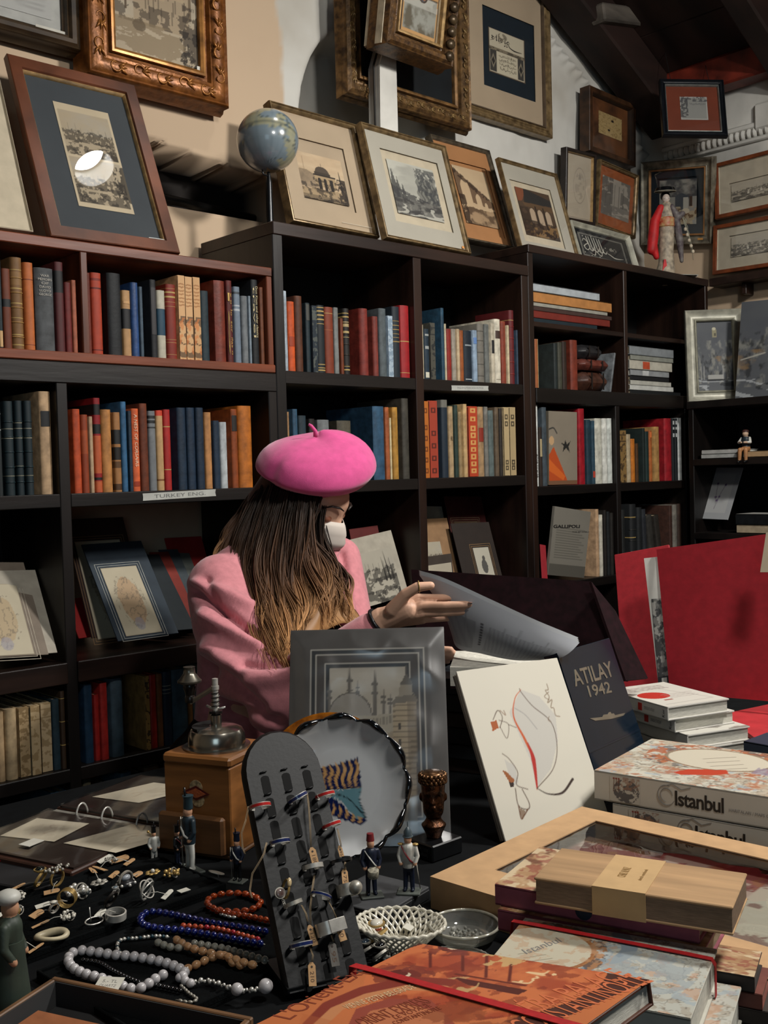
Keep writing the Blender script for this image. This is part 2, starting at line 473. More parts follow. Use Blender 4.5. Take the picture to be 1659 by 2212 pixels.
# main wall: plaster relief with a round-headed niche and a low broken hole
def main_wall():
 X=np.arange(-.35,4.185,.0125);Z=np.arange(1.9,4.2,.0125)
 XX,ZZ=np.meshgrid(X,Z);D=np.zeros_like(XX)
 rough=fbm(len(Z),len(X),5,14,5);soft=fbm(len(Z),len(X),9,4,4)
 white=np.clip((XX-2.128+.010*(rough-.5)*6)/.012,0,1)
 D+=white*((rough-.5)*.03+(soft-.5)*.03)+(1-white)*(soft-.5)*.008
 # niche: side at 2.22, head springing at z 2.62, deep towards its far side
 cx,spring,R=2.50,2.66,.30
 d=np.where(ZZ<spring,np.abs(XX-cx),np.hypot(XX-cx,(ZZ-spring)*.82))
 ins=np.clip((R-d)/.05,0,1);ins=ins*ins*(3-2*ins)
 D+=ins*(.11+.10*np.clip((XX-cx+R)/(2*R),0,1))
 led=np.clip(1-np.abs(ZZ-(3.06+.02*soft))/.035,0,1)*np.clip((XX-2.33)/.03,0,1)*np.clip((2.95-XX)/.03,0,1)
 D-=led*.06
 # hole above the red-brown case
 top=2.50-.035*np.clip((XX-1.45)/.3,0,1)-.03*np.clip((XX-1.75)/.3,0,1)+.008*(fbm(1,len(X),3,3,1)[0][None]-.5)
 hole=((ZZ<top)&(ZZ>2.305)&(XX>1.5)&(XX<2.09))*1.0
 D+=hole*.16
 # plaster rope under the raking beam
 s=(ZZ-(3.30-.50*(XX-3.57)))*.894
 rope=np.clip(1-np.abs(s+.10)/.035,0,1)*np.clip((XX-3.45)/.05,0,1)
 D-=rope*(.03+.012*np.sin((XX-ZZ)*95))
 # crack
 ck=np.abs(XX-(3.36+.012*np.sin(ZZ*90)+.01*np.sin(ZZ*37)))
 D+=np.clip(1-ck/.008,0,1)*((ZZ>2.48)&(ZZ<2.66))*.012
 co=np.stack([XX,WY+D,ZZ],-1).reshape(-1,3);h,w=XX.shape
 i=np.arange((h-1)*(w-1));r,c=i//(w-1),i%(w-1);a=r*w+c
 q=np.stack([a,a+1,a+w+1,a+w],-1)
 me=bpy.data.meshes.new('wall_back');me.from_pydata(co.tolist(),[],q.tolist())
 at=me.color_attributes.new('ink','FLOAT_COLOR','POINT')
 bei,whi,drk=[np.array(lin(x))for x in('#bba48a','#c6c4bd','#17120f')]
 col=bei*(1-white[...,None])+whi*white[...,None]
 stain=np.clip((fbm(h,w,21,6,5)-.52)*4,0,1)*white*.45
 col=col*(1-stain[...,None])+np.array(lin('#8f836f'))*stain[...,None]
 s2=np.clip((fbm(h,w,31,5,5)-.55)*3,0,1)*(1-white)*.3
 col=col*(1-s2[...,None])+np.array(lin('#8a7058'))*s2[...,None]
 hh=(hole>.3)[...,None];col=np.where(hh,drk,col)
 at.data.foreach_set('color',np.concatenate([col,np.ones((h,w,1))],-1).reshape(-1).astype(np.float32))
 me.materials.append(printed(.85));me.polygons.foreach_set('use_smooth',[True]*len(me.polygons))
 return struct(link('wall_back',me))
wb=main_wall()
MB().box((-2.6,WY,0),(4.3,WY+.25,1.92)).build('plaster_panel',plaster_beige,wb)
MB().box((-2.6,WY,1.9),(-.34,WY+.25,4.2)).build('plaster_panel',plaster_beige,wb)
MB().tube([(1.45,2.80,2.36),(1.72,2.80,2.345),(2.07,2.80,2.33)],.014,10).build('pipe',mat('#1a1a1a',.35,metal=.6),wb,True)
MB().tube([(2.402,2.575,2.36),(2.402,2.575,2.83),(2.43,2.575,2.905),(2.475,2.575,2.945)],.004,6).build('cable',mat('#17130f',.6),wb,True)
# white pier that stands proud beside the niche
pier=MB()
pier.prism([(2.405,2.36),(2.49,2.36),(2.49,2.86),(2.50,2.94),(2.475,2.935),(2.44,2.90),(2.415,2.83)],-.16,-.105,Matrix(((1,0,0,0),(0,0,1,WY),(0,1,0,0),(0,0,0,1))))
pier.build('plaster_pier',plaster_white,wb)
# far wall beside the corner
wr=struct(MB().box((WX,-3.2,0),(WX+.2,WY+.2,2.62)).build('wall_right',plaster_beige))
MB().box((WX-.004,-3.2,2.55),(WX+.2,WY+.2,3.5)).build('plaster_panel',plaster_white,wr)
mold=MB()
for k in range(40):
 y=2.60-k*.026
 mold.ball((WX-.005,y,2.86-.004*k*0),(.022,.017,.022),8,6,Matrix.Translation((0,0,0)))
mold.box((WX-.02,1.5,2.875),(WX,2.62,2.90),bev=.006);mold.box((WX-.02,1.5,2.82),(WX,2.62,2.84),bev=.006)
o=mold.build('plaster_rope',plaster_white,wr,40);o['kind']='stuff'
MB().box((WX-.03,2.02,2.86),(WX+.01,2.18,2.97),bev=.01).build('loose_stone',plaster_white,wr)
# roof: dark boards falling to the far wall, beams under them
def rz(x):return 3.10+.52*(4.2-x)
ce=bpy.data.objects.new('ceiling',None);COL.objects.link(ce);ce['kind']='structure'
ceil_mb=MB();ceil_mb.box((-2.7,-3.3,4.15),(2.2,3.1,4.25));ceil_mb.build('ceiling_board',dark_board,ce)
n=12
for k in range(n):
 x0=4.45-k*(4.45-2.1)/n;x1=x0-(4.45-2.1)/n+.006
 m=MB();m.add([(x0,-3.2,rz(x0)),(x0,3.0,rz(x0)),(x1,3.0,rz(x1)),(x1,-3.2,rz(x1)),(x0,-3.2,rz(x0)+.03),(x0,3.0,rz(x0)+.03),(x1,3.0,rz(x1)+.03),(x1,-3.2,rz(x1)+.03)],
  [(0,1,2,3),(7,6,5,4),(0,4,5,1),(1,5,6,2),(2,6,7,3),(3,7,4,0)])
 m.build('ceiling_board',dark_board if k not in(0,1)else red_board,ce)
def beam(a,b,w,h,mt,name='beam'):
 a=Vector(a);b=Vector(b);d=(b-a).normalized();side=d.cross(Vector((0,0,1))).normalized();up=side.cross(d)
 M=frame_m(a,d,side,up)
 return MB().box((0,-w/2,-h),((b-a).length,w/2,0),M,bev=.008).build(name,mt,ce)
beam((4.42,2.60,rz(4.42)),(2.2,2.60,rz(2.2)),.16,.15,dark_board)
beam((4.42,2.02,rz(4.42)),(2.2,2.02,rz(2.2)),.10,.13,dark_board)
beam((4.42,1.45,rz(4.42)),(2.2,1.45,rz(2.2)),.10,.13,dark_board)
beam((4.10,2.9,3.17),(4.10,-1.5,3.17),.10,.12,red_board)
beam((3.55,2.52,3.32),(4.08,2.52,3.42),.07,.07,mat('#5d564e',.8,var=.3,scale=14,stretch=(.2,1,1),bump=.6),'timber_end')
# ================================================================ bookcases
FY,BY=2.35,2.70
def board(name,lo,hi,m,parent,bev=.002):
 return MB().box(lo,hi,None,bev).build(name,m,parent)
# red-brown case on the dark one
ca=thing('bookcase','red-brown upper bookcase with open back under the grey-matted picture','bookcase',None)
board('top_board',(.25,FY,2.048),(1.792,BY,2.072),wood_red,ca)
board('bottom_board',(.25,FY-.004,1.786),(1.792,BY,1.808),wood_red,ca)
for x in(.25,1.226,1.774):board('upright',(x,FY+.002,1.807),(x+.018,BY,2.049),wood_red_v,ca)
cb=thing('bookcase','dark open bookcase carrying the red-brown one, with prints on its deep ledge','bookcase',None)
board('top_board',(.25,FY-.002,1.735),(1.795,BY,1.785),wood_dark,cb)
for x in(.25,1.152,1.768):board('upright',(x,FY,0),(x+.028,BY,1.736),wood_dark_v,cb)
for z,t,dy in((1.475,.032,0),(1.078,.05,-.006),(.825,.032,0),(.60,.03,0)):
 for a,b in((.276,1.153),(1.179,1.769)):board('shelf',(a,FY+dy,z-t),(b,BY,z),wood_edge if z==1.078 else wood_dark,cb)
MB().box((.276,BY-.012,.1),(1.77,BY,1.06)).build('back_panel',back_black,cb)  # black sheets stand in for deep shade behind these open-backed shelves
MB().box((.276,BY-.012,1.2),(1.153,BY,1.736)).build('back_panel',back_black,cb)
MB().box((1.179,BY-.012,1.45),(1.77,BY,1.736)).build('back_panel',back_black,cb)
# tall middle case
cm=thing('bookcase','tall dark middle bookcase with the globe on its corner','bookcase',None)
board('top_board',(1.797,FY-.004,2.165),(2.886,BY,2.2),wood_edge,cm)
for x in(1.797,2.336,2.852):board('upright',(x,FY,0),(x+.034,BY,2.166),wood_dark_v if x<2 else wood_edge_v,cm)
for z,t in((1.795,.036),(1.485,.034),(1.085,.034),(.75,.03)):
 for a,b in((1.83,2.337),(2.369,2.853)):board('shelf',(a,FY+.003,z-t),(b,BY,z),wood_dark,cm)
for a,b in((1.83,2.05),(2.052,2.337),(2.369,2.853)):MB().box((a,BY-.014,.1),(b,BY,2.166)).build('back_panel',mat('#0f1214',.6,var=.2,scale=4),cm)
# corner case
cc=thing('bookcase','dark corner bookcase with a doll standing on top','bookcase',None)
board('top_board',(2.888,FY-.004,2.247),(4.06,BY,2.275),wood_edge,cc)
board('upright',(2.888,FY,0),(2.916,BY,2.248),wood_edge_v,cc)
board('upright',(3.453,FY,1.784),(3.475,BY,2.248),wood_edge_v,cc)
board('upright',(4.038,FY,1.784),(4.06,BY,2.248),wood_edge_v,cc)
board('upright',(3.385,FY,0),(3.412,BY,1.74),wood_dark_v,cc)
board('upright',(3.868,FY,0),(3.894,BY,1.74),wood_dark_v,cc)
for a,b in((2.915,3.454),(3.474,4.039)):board('shelf',(a,FY+.004,1.997),(b,BY,2.015),wood_edge,cc)
board('shelf',(2.915,FY-.004,1.735),(4.05,BY,1.786),wood_dark,cc)
for z in(1.445,1.10,.75):
 for a,b in((2.915,3.386),(3.411,3.869)):board('shelf',(a,FY+.003,z-.032),(b,BY,z),wood_dark,cc)
MB().box((2.915,BY-.014,.1),(4.04,BY,2.248)).build('back_panel',mat('#14110f',.6,var=.2,scale=4),cc)
# low cabinet and ledge along the far wall
RX_=3.80;CY_=2.30
cr_=thing('wall_cabinet','dark low shelving along the end wall under the cityscape paintings','bookcase',None)
board('top_board',(RX_-.004,.7,1.728),(WX-.002,CY_,1.757),wood_dark,cr_)
board('upright',(RX_+.002,CY_-.026,0),(WX-.002,CY_-.004,1.729),wood_dark_v,cr_)
board('upright',(RX_+.002,.7,0),(WX-.002,.724,1.729),wood_dark_v,cr_)
for z in(1.528,1.237,.85):board('shelf',(RX_,.722,z-.026),(WX-.002,CY_-.025,z),wood_dark,cr_)
MB().box((WX-.014,.722,.1),(WX-.003,CY_-.025,1.729)).build('back_panel',back_black,cr_)
lg=thing('wall_ledge','narrow dark wooden ledge under the brown-framed panoramas','shelf',None)
board('ledge_board',(4.062,.7,2.246),(WX-.006,FY-.005,2.278),wood_edge,lg)
for y in(.9,1.6,2.2):board('bracket',(4.10,y,2.20),(WX-.006,y+.02,2.246),wood_edge,lg)
# ================================================================ shelved books
gold='#b79a5a'
paper_edge=mat('#b7a587',.85,var=.18,scale=220,stretch=(8,.4,.4),bump=.2)
white_edge=mat('#d4d2c8',.8,var=.10,scale=220,stretch=(8,.4,.4),bump=.15)
rnd=random.Random(4)
CELLS={'a':(.27,1.226),'b':(1.244,1.774),'c':(.28,1.152),'d':(1.18,1.768),'e':(1.831,2.336),'f':(2.370,2.852),'g':(1.831,2.336),'h':(2.370,2.852),'j':(2.916,3.453),'k':(2.916,3.385),
         'l':(3.412,3.868),'m':(2.916,3.385),'n':(3.412,3.868),'o':(.28,1.152),'p':(1.18,1.768),'q':(.28,1.768)}
def book_mesh(th,h,d,rounded=.35,hinge=True):
 """case binding: rounded spine and two boards, open towards the fore edge (x thickness, y depth, z height)"""
 b=min(.0028,th*.16);k=6;sp=min(th*.22,.007)*rounded/.35
 out=[(th*(.5-.5*math.cos(math.pi*i/k)),sp-sp*math.sin(math.pi*i/k))for i in range(k+1)]
 inn=[(b+(th-2*b)*(i/3),sp+b)for i in range(4)]
 poly=out+[(th,d),(th-b,d)]+inn[::-1]+[(b,d),(0,d)]
 m=MB();m.prism(poly,0,h)
 return m,b,sp
def book(M,th,h,d,m,pages,label=None,group=None,rounded=.35,name='book'):
 mb,b,sp=book_mesh(th,h,d,rounded)
 o=mb.build(name,m,None,35,M)
 tag(o,label,'book',group)
 p=MB().box((b*1.02,sp+b*1.1,.003),(th-b*1.02,d-.004,h-.003)).build('page_block',pages,o)
 return o,sp
def spine_label(o,th,sp,z0,z1,m,x0=.12,x1=.88):
 k=6;pts=[]
 for i in range(k+1):
  t=x0+(x1-x0)*i/k;a=math.acos(1-2*t)
  pts.append((th*t,sp-sp*math.sin(a)-.0008))
 v=[(x,y,z0)for x,y in pts]+[(x,y,z1)for x,y in pts]
 f=[(i,i+1,k+2+i,k+1+i)for i in range(k)]
 MB().add(v,f).build('spine_label',m,o,True,fix=False)
def raised_bands(o,th,sp,h,m,zs=(.14,.30,.46,.62,.78)):
 for q in zs:
  k=6;pts=[(th*(.5-.5*math.cos(math.pi*i/k)),sp-sp*math.sin(math.pi*i/k),h*q)for i in range(k+1)]
  MB().tube(pts,.0016,5).build('raised_band',m,o,True)
def base_x(Y,z,x):
 y=1000
 for _ in range(3):P=onY(Y,x,y);y=pr((P[0],Y,z))[1]
 return onY(Y,x,y)[0]
def shelf_row(cell,z,specs,group,d=.17,Y=FY+.012,where=None):
 n=len(specs);last,hi=CELLS[cell];last+=.001
 for i,s in enumerate(specs):
  x0,x1,yt,c,desc=s[:5];o_=s[5]if len(s)>5 else{}
  Yb=Y+o_.get('back',rnd.uniform(0,.008))
  X0,X1=base_x(Yb,z,x0),base_x(Yb,z,x1)
  X0=max(X0,last);X1=min(max(X1,X0+.004),hi-.001);last=X1+.0004
  th=max(X1-X0-.0006,.003)
  h=onY(Yb,(x0+x1)/2,yt)[2]-z
  rough=o_.get('rough',.62)
  bands=o_.get('bands')
  m=banded(c,bands,rough)if bands else mat(c,rough,var=.16,scale=40,bump=.12,spec=.35)
  M=Matrix.Translation((X0,Yb,z+.0004))
  if o_.get('lean'):
   a=math.radians(o_['lean']);M=Matrix.Translation((X0,Yb,z+.0004))@RY(a)
  prev=specs[i-1][4]if i else None;nxt=specs[i+1][4]if i<n-1 else None
  sh=lambda t:' '.join(t.split(' book')[0].split(' with')[0].split()[:3])
  if prev and nxt:nb='between %s and %s'%(sh(prev),sh(nxt))
  elif nxt:nb='first in row before %s'%sh(nxt)
  else:nb='last in row after %s'%sh(prev)
  if len((desc+' '+nb+' '+(where or group)).split())>15 and prev and nxt:nb='after %s'%sh(prev)
  lab='%s, %s, %s'%(desc if 'book' in desc else desc+' book',nb,where or group)
  b,sp=book(M,th,h,o_.get('d',d+rnd.uniform(-.015,.012)),m,white_edge if o_.get('white')else paper_edge,lab,'books on '+(where or group),o_.get('round',.35))
  for(a,e,col)in o_.get('labels',()):spine_label(b,th,sp,h*a,h*e,mat(col,.6,var=.06))
  if o_.get('raised'):raised_bands(b,th,sp,h,mat(o_['raised'],.45,var=.1))
  if o_.get('text'):
   t,tc,a,e,vert,wf=o_['text']
   fr=frame_m((th/2,-.0012,h*(a+e)/2),*(((0,0,-1),(1,0,0))if vert else((1,0,0),(0,0,1))))
   lines=t.split('|');k=len(lines)
   for j,tt in enumerate(lines):
    if vert:
     off=((k-1)/2-j)*th*.8/k
     lettering(tt,b,fr@TR(0,off,0),.01,mat(tc,.5),.0001,(h*(e-a),th*wf/k))
    else:
     hh=h*(e-a)/k
     lettering(tt,b,fr@TR(0,((k-1)/2-j)*hh,0),.01,mat(tc,.5),.0001,(th*wf*min(1,.35+len(tt)*.09),hh*.62))
  if o_.get('art'):
   A=o_['art'](th,h)
   sheet('printed_spine',A,th*.96,h*.995,b,frame_m((th*.02,-.0009,.001),(1,0,0),(0,0,1)))
def vine_art(bg,ink,seed):
 def f(th,h):
  A=Art(16,max(40,int(16*h/th)),bg,seed,.06);k=1
  n=A.noise(18,3);A.tone((n>.56)*1.0,ink,.85)
  A.rect(0,.78,9,.80,ink,.8);A.rect(0,.9,9,.92,ink,.8)
  return A
 return f
def block_art(bg,ink,blocks):
 def f(th,h):
  A=Art(18,max(60,int(18*h/th)),bg,len(blocks)+3,.05);a=A.asp
  for y in blocks:A.rect(a*.2,y,a*.8,y+.07,ink,.85);A.rect(a*.38,y+.02,a*.62,y+.05,bg,1)
  return A
 return f
def text_art(bg,ink,pict):
 def f(th,h):
  A=Art(20,max(80,int(20*h/th)),bg,11,.04);a=A.asp
  for y in(.9,.86,.82,.78,.73,.69,.65):A.scribble(a*.15,y-.02,a*.85,y+.015,1,.016,ink,.8,.014,2)
  if pict:
   n=A.noise(14,4);A.tone(((n>.53)&(A.Y<.52)&(A.Y>.03))*1.0,'#3b2a1a',.8)
   n=A.noise(9,3,k=2);A.tone(((n>.58)&(A.Y<.5))*1.0,'#b96a2e',.6)
  return A
 return f
Z1,Z2=1.808,1.475
shelf_row('a',Z1,[
 (-24,-2,575,'#20313a','slate blue'),(0,9,560,'#16262c','dark teal book with tan label',{'labels':[(.02,.2,'#b99566')]}),
 (10,29,581,'#6b3015','brown',{'bands':[(.52,.62,'#171a1c')]}),
 (30,57,557,'#7d5a33','tan leather book with raised bands',{'bands':[(.05,.06,gold),(.16,.17,gold),(.34,.35,gold),(.5,.51,gold),(.66,.67,gold),(.86,.87,gold),(.70,.84,'#8e6a3e')],'raised':'#94713f','round':.6}),
 (57,80,568,'#bd6730','bright orange',{'bands':[(.06,.07,'#7a3510'),(.8,.81,'#7a3510')],'round':.5}),
 (82,123,580,'#45484a','grey memoirs',{'text':('WAR|MEMOIRS|OF|DAVID|LLOYD|GEORGE','#a6a196',.66,.93,False,.74),'rough':.7}),
 (125,144,567,'#4f1a1c','maroon book with black title panel',{'bands':[(.66,.9,'#141416')]}),
 (145,159,611,'#5f1a17','dark red',{'back':.004}),(160,170,606,'#96543c','rust',{'back':.002})],
 'upper',where='top row, photo edge')
shelf_row('b',Z1,[
 (189,201,590,'#5e2417','brown red'),(201,226,590,'#a93a1e','orange red',{'bands':[(.05,.06,'#5a1208'),(.8,.82,'#5a1208'),(.9,.93,'#7a2010')]}),
 (238,268,591,'#14171a','thick black'),(269,287,628,'#b58d5f','tan book with dark label',{'bands':[(.42,.72,'#1d1e20')],'labels':[(.8,.84,'#b58d5f')]}),
 (288,305,611,'#2b4673','royal blue',{'rough':.4,'round':.6}),(305,313,620,'#3a4a57','slim slate blue'),
 (329,343,605,'#15171b','black book with worn hinge',{'labels':[(.3,.9,'#2e2d2f')]}),
 (344,362,628,'#b9b4a2','white blue banded',{'bands':[(.34,.73,'#21465a')]}),
 (364,386,615,'#7f2413','gilt red brown',{'bands':[(.06,.065,gold),(.22,.225,gold),(.26,.265,gold),(.70,.705,gold),(.76,.765,gold),(.82,.84,gold),(.88,.9,gold),(.94,.945,gold)]}),
 (389,404,596,'#b98f65','cream pictorial',{'art':text_art('#bb9468','#8a5a2e',True)}),
 (404,420,599,'#b98f65','buff pictorial',{'art':text_art('#bb9468','#8a5a2e',True)}),
 (420,437,600,'#b98f65','sandy pictorial',{'art':text_art('#b58d60','#8a5a2e',True)}),
 (438,456,629,'#182a31','dark teal'),(467,493,607,'#66281a','wide brown red',{'round':.5,'rough':.5}),
 (494,507,607,'#4d1714','maroon book with yellow writing',{'text':('x o  lo  sor  ilas o|lo','#a88642',.1,.85,True,.6)}),
 (507,524,620,'#6f7d8c','blue grey',{'bands':[(.68,.71,'#a9b0b6'),(.74,.76,'#a9b0b6'),(.9,.93,'#3f464d')]}),
 (526,540,640,'#63686b','plain grey',{'round':.5}),(541,546,640,'#6d7a84','pale grey sliver'),
 (548,563,605,'#0f1316','black book with pale title',{'text':('Don Kisot and other classics|travel','#b5a780',.32,.92,True,.62)}),(565,581,622,'#5b3017','leather brown')],
 'upper',where='row under walnut frame')
shelf_row('c',Z2,[
 (-26,-4,850,'#12201f','black green'),(-2,9,837,'#131d1f','tall black',{'bands':[(.6,.61,'#8b8f8c'),(.75,.76,'#8b8f8c'),(.92,.93,'#8b8f8c')]}),
 (16,37,867,'#14262b','gilt dark teal',{'bands':[(.2,.21,'#7e7a66'),(.6,.61,'#8d8a78'),(.7,.71,'#8d8a78')],'raised':'#15282d','round':.6}),
 (40,57,866,'#12242a','banded dark teal',{'bands':[(.2,.21,'#7e7a66'),(.3,.31,'#7e7a66'),(.6,.61,'#8d8a78'),(.7,.71,'#8d8a78'),(.76,.77,'#8d8a78')],'raised':'#15282d','round':.6}),
 (58,77,866,'#13252b','ribbed dark teal',{'bands':[(.2,.21,'#7e7a66'),(.6,.61,'#8d8a78'),(.7,.71,'#8d8a78')],'raised':'#15282d','round':.6}),
 (92,118,846,'#a78b6b','cream',{'labels':[(.66,.81,'#15171a')],'d':.2})],
 'second',where='second row at edge')
shelf_row('d',Z2,[
 (163,180,884,'#a9431f','burnt orange'),(181,197,896,'#8f3b1a','orange brown',{'round':.6,'bands':[(.5,.8,'#a34a22')]}),(198,206,900,'#a68d70','slim cream'),
 (209,224,860,'#8c1118','tall red book with black spine labels',{'bands':[(.0,.12,'#c05a30'),(.13,.16,'#101010'),(.2,.6,'#c05a30'),(.62,.72,'#101010'),(.74,.8,'#8c1118'),(.82,.93,'#101010')],'d':.2}),
 (225,248,885,'#a8733f','tan',{'round':.5}),(249,266,891,'#a27142','tan book with black patches',{'bands':[(.02,.1,'#4b3018'),(.4,.56,'#1a140f'),(.6,.78,'#1a1c1d'),(.3,.38,'#5f4021')]}),
 (267,280,868,'#2d5779','tall steel blue',{'round':.5,'d':.2}),(281,290,888,'#152a3a','navy sliver'),
 (290,306,883,'#c4592f','salmon orange',{'text':('A NEST OF CORSAIRS','#e0bfa2',.3,.93,True,.42),'labels':[(.06,.12,'#8a2c10')]}),
 (307,325,872,'#5c2a14','brown',{'d':.2}),(326,342,888,'#75797c','light grey',{'bands':[(.78,.8,'#2c2f32'),(.84,.88,'#1d2022'),(.9,.94,'#1d2022')]}),
 (343,358,887,'#bf9a6b','pale tan book with red head',{'bands':[(.12,.14,'#7c4a22'),(.93,1,'#d0432a')]}),
 (359,374,885,'#a8201c','scarlet',{'bands':[(.25,.26,gold),(.78,.79,gold)]}),
 (388,408,881,'#132638','first navy'),(409,427,881,'#14273a','second navy'),(428,446,881,'#122436','third navy'),
 (447,462,891,'#a77648','tan'),(463,479,909,'#16283a','short navy'),(480,495,912,'#a3a9ab','light grey'),
 (504,518,884,'#7c3a14','brown book with oval black label',{'labels':[(.72,.92,'#181310')]}),(519,551,877,'#a15c1c','thick ochre',{'round':.5,'d':.2})],
 'second',where='row above turkey label')
ZB1,ZB2=1.795,1.485
shelf_row('e',ZB1,[
 (613,625,629,'#8d98a1','pale blue grey'),(626,641,652,'#b54a1c','vivid orange',{'labels':[(.36,.5,'#8a3110')]}),(642,659,640,'#4c2a18','dark brown',{'round':.5}),
 (664,674,655,'#14242a','blue green',{'labels':[(.75,.98,'#3a3b36')]}),(675,688,661,'#15202a','figured navy',{'art':vine_art('#15212a','#4a4f4a',4)}),
 (689,706,660,'#0f1a20','navy book with gilt titles',{'bands':[(.03,.05,gold),(.07,.08,gold),(.12,.13,gold),(.72,.73,gold),(.78,.8,gold),(.84,.86,gold),(.9,.92,gold),(.96,.97,gold)]}),
 (706,725,664,'#7e3419','rust',{'bands':[(.9,.91,gold),(.65,.66,'#a05a30')]}),(725,735,665,'#6f7270','grey'),(735,745,688,'#632d12','short rust brown'),
 (746,760,667,'#17130f','gilt black',{'bands':[(.06,.08,gold),(.12,.13,gold),(.56,.57,'#b8a06a'),(.62,.66,'#b8a06a'),(.72,.8,'#a89468'),(.86,.88,gold),(.92,.93,gold)],'raised':'#2a2118','round':.6}),
 (782,801,667,'#702820','oxblood',{'round':.6,'d':.2}),(809,821,684,'#6f2f26','slim oxblood',{'round':.5}),(823,839,667,'#4b5356','slate grey',{'d':.19}),
 (840,851,683,'#8fa2b2','pale blue mottled',{'art':vine_art('#9aa9b5','#6f8292',8)}),(851,868,663,'#16222b','gilt-lined dark navy',{'bands':[(.5,.515,'#9a7d45'),(.56,.57,'#9a7d45'),(.61,.62,'#9a7d45'),(.67,.68,'#9a7d45'),(.73,.74,'#9a7d45'),(.79,.8,'#9a7d45')]}),
 (869,896,661,'#9e1a1f','thick bright red',{'round':.5,'bands':[(.07,.075,gold),(.5,.51,gold)]})],
 'central',where='middle row under globe')
shelf_row('f',ZB1,[
 (911,918,702,'#a89e86','slim cream'),(918,930,711,'#1a2b38','navy book with white emblem',{'labels':[(.03,.14,'#bdbaa8'),(.6,.66,'#8a8e8c'),(.86,.9,'#8a8e8c')]}),
 (931,942,698,'#3c3b34','speckled brown',{'art':vine_art('#45443c','#1c1f20',14)}),(956,963,666,'#1c3b4e','tall blue',{'d':.2}),(963,967,700,'#b1a68c','thin cream'),
 (968,978,711,'#7c1f17','red'),(978,988,711,'#8d8578','grey tan'),(988,996,711,'#b09b7c','cream'),(996,1004,714,'#8a4a20','rust'),
 (1005,1023,715,'#101c27','black navy',{'labels':[(.04,.06,'#9aa0a0'),(.7,.73,'#7d8488')]}),(1024,1034,714,'#8295a8','pale blue',{'labels':[(.74,.86,'#5878a8')]}),
 (1035,1049,700,'#77736a','marbled grey',{'bands':[(.1,.12,'#55524b'),(.3,.32,'#55524b'),(.5,.52,'#55524b'),(.7,.72,'#55524b'),(.86,.88,'#55524b')]}),(1050,1060,701,'#5f625f','mid grey'),
 (1061,1071,699,'#b5ac98','cream book with black label',{'labels':[(.5,.72,'#1a1a1c')]}),(1072,1085,690,'#c2bba9','thick ivory',{'d':.21,'labels':[(.7,.82,'#3d2b25'),(.06,.07,'#8a8070')]}),
 (1086,1096,695,'#7a3524','brown red'),(1096,1103,703,'#b8a98a','slim ivory'),(1104,1115,671,'#641a1d','tall maroon',{'raised':'#7a2a26','round':.5,'bands':[(.86,.87,gold)]}),(1118,1129,714,'#2c3b4b','slate blue')],
 'central',where='row above paper label')
shelf_row('g',ZB2,[
 (619,630,890,'#94724f','tan'),(637,648,884,'#2c4b62','blue'),(650,667,898,'#23323a','dark slate'),(672,685,905,'#1d1715','black brown'),(692,717,907,'#6b6f70','grey'),(734,764,909,'#4d483c','olive grey'),
 (811,835,878,'#2a4a63','large blue',{'d':.22,'round':.3}),(836,845,880,'#94502b','rust'),(845,849,903,'#bfb08a','thin cream'),(849,864,880,'#a07530','ochre'),
 (873,888,861,'#3b3831','tall grey brown',{'d':.21})],
 'central',where='row behind pink beret')
shelf_row('h',ZB2,[
 (915,929,867,'#a35b1f','orange patterned',{'art':block_art('#a85f22','#5a2a0c',(.06,.2,.34,.48,.62,.84))}),(930,948,866,'#8e3a25','red squared',{'art':block_art('#973a28','#3a1a14',(.06,.22,.38,.54,.84))}),
 (958,972,864,'#1b2a38','navy book with grey head',{'bands':[(.9,1,'#77756c')]}),(973,983,878,'#a08866','tan',{'text':('HAL','#4a3a28',.5,.6,False,.7)}),(984,993,875,'#24352f','dark green'),(994,1001,890,'#8b7553','slim tan'),(1001,1013,873,'#b09266','buff'),
 (1014,1034,878,'#9a3a20','red ornamental',{'art':block_art('#a53a20','#c79a5a',(.05,.15,.25,.35,.45,.55,.65,.78,.9))}),(1035,1049,879,'#977a58','tan book with red patch',{'labels':[(.5,.7,'#7f2a1c')]}),(1050,1058,879,'#6c6a64','grey'),
 (1059,1070,887,'#54605f','grey green'),(1071,1081,880,'#584a3a','brown grey'),(1082,1089,882,'#2a241f','black brown'),
 (1090,1102,880,'#a3906c','first pale book with black motif',{'art':block_art('#a8946f','#1e1a16',(.08,.16,.72,.82))}),(1103,1116,880,'#a08d69','second pale book with black motif',{'art':block_art('#a08c68','#1e1a16',(.08,.16,.72,.82))})],
 'central',where='row below paper label')
ZC2,ZC3=1.786,1.445
shelf_row('j',ZC2,[
 (1199,1207,742,'#1b2323','dark'),(1208,1217,740,'#3a3a2f','olive'),(1218,1227,738,'#2a1d16','dark brown'),(1236,1251,735,'#6d2c1c','red brown',{'d':.2})],
 'corner',where='row with leather rolls')
shelf_row('k',ZC3,[
 (1158,1166,875,'#bfc2bf','white',{'text':('ANATOLIA','#777777',.1,.4,True,.5),'white':1}),(1168,1174,923,'#2b2019','short brown',{'labels':[(.5,.8,'#9b8c6a')]}),(1175,1185,880,'#39434a','slate'),
 (1254,1267,883,'#8b1822','red',{'d':.19,'rough':.4}),(1270,1280,907,'#18303c','navy'),(1280,1288,909,'#223c4a','blue book with red tail',{'labels':[(.1,.2,'#a33a2a')]}),
 (1289,1304,904,'#b6b5a8','cream',{'white':1}),(1305,1315,904,'#c5c5bd','white',{'white':1}),(1316,1331,904,'#bcc0ba','wide white',{'white':1})],
 'corner',where='row with abstract cover')
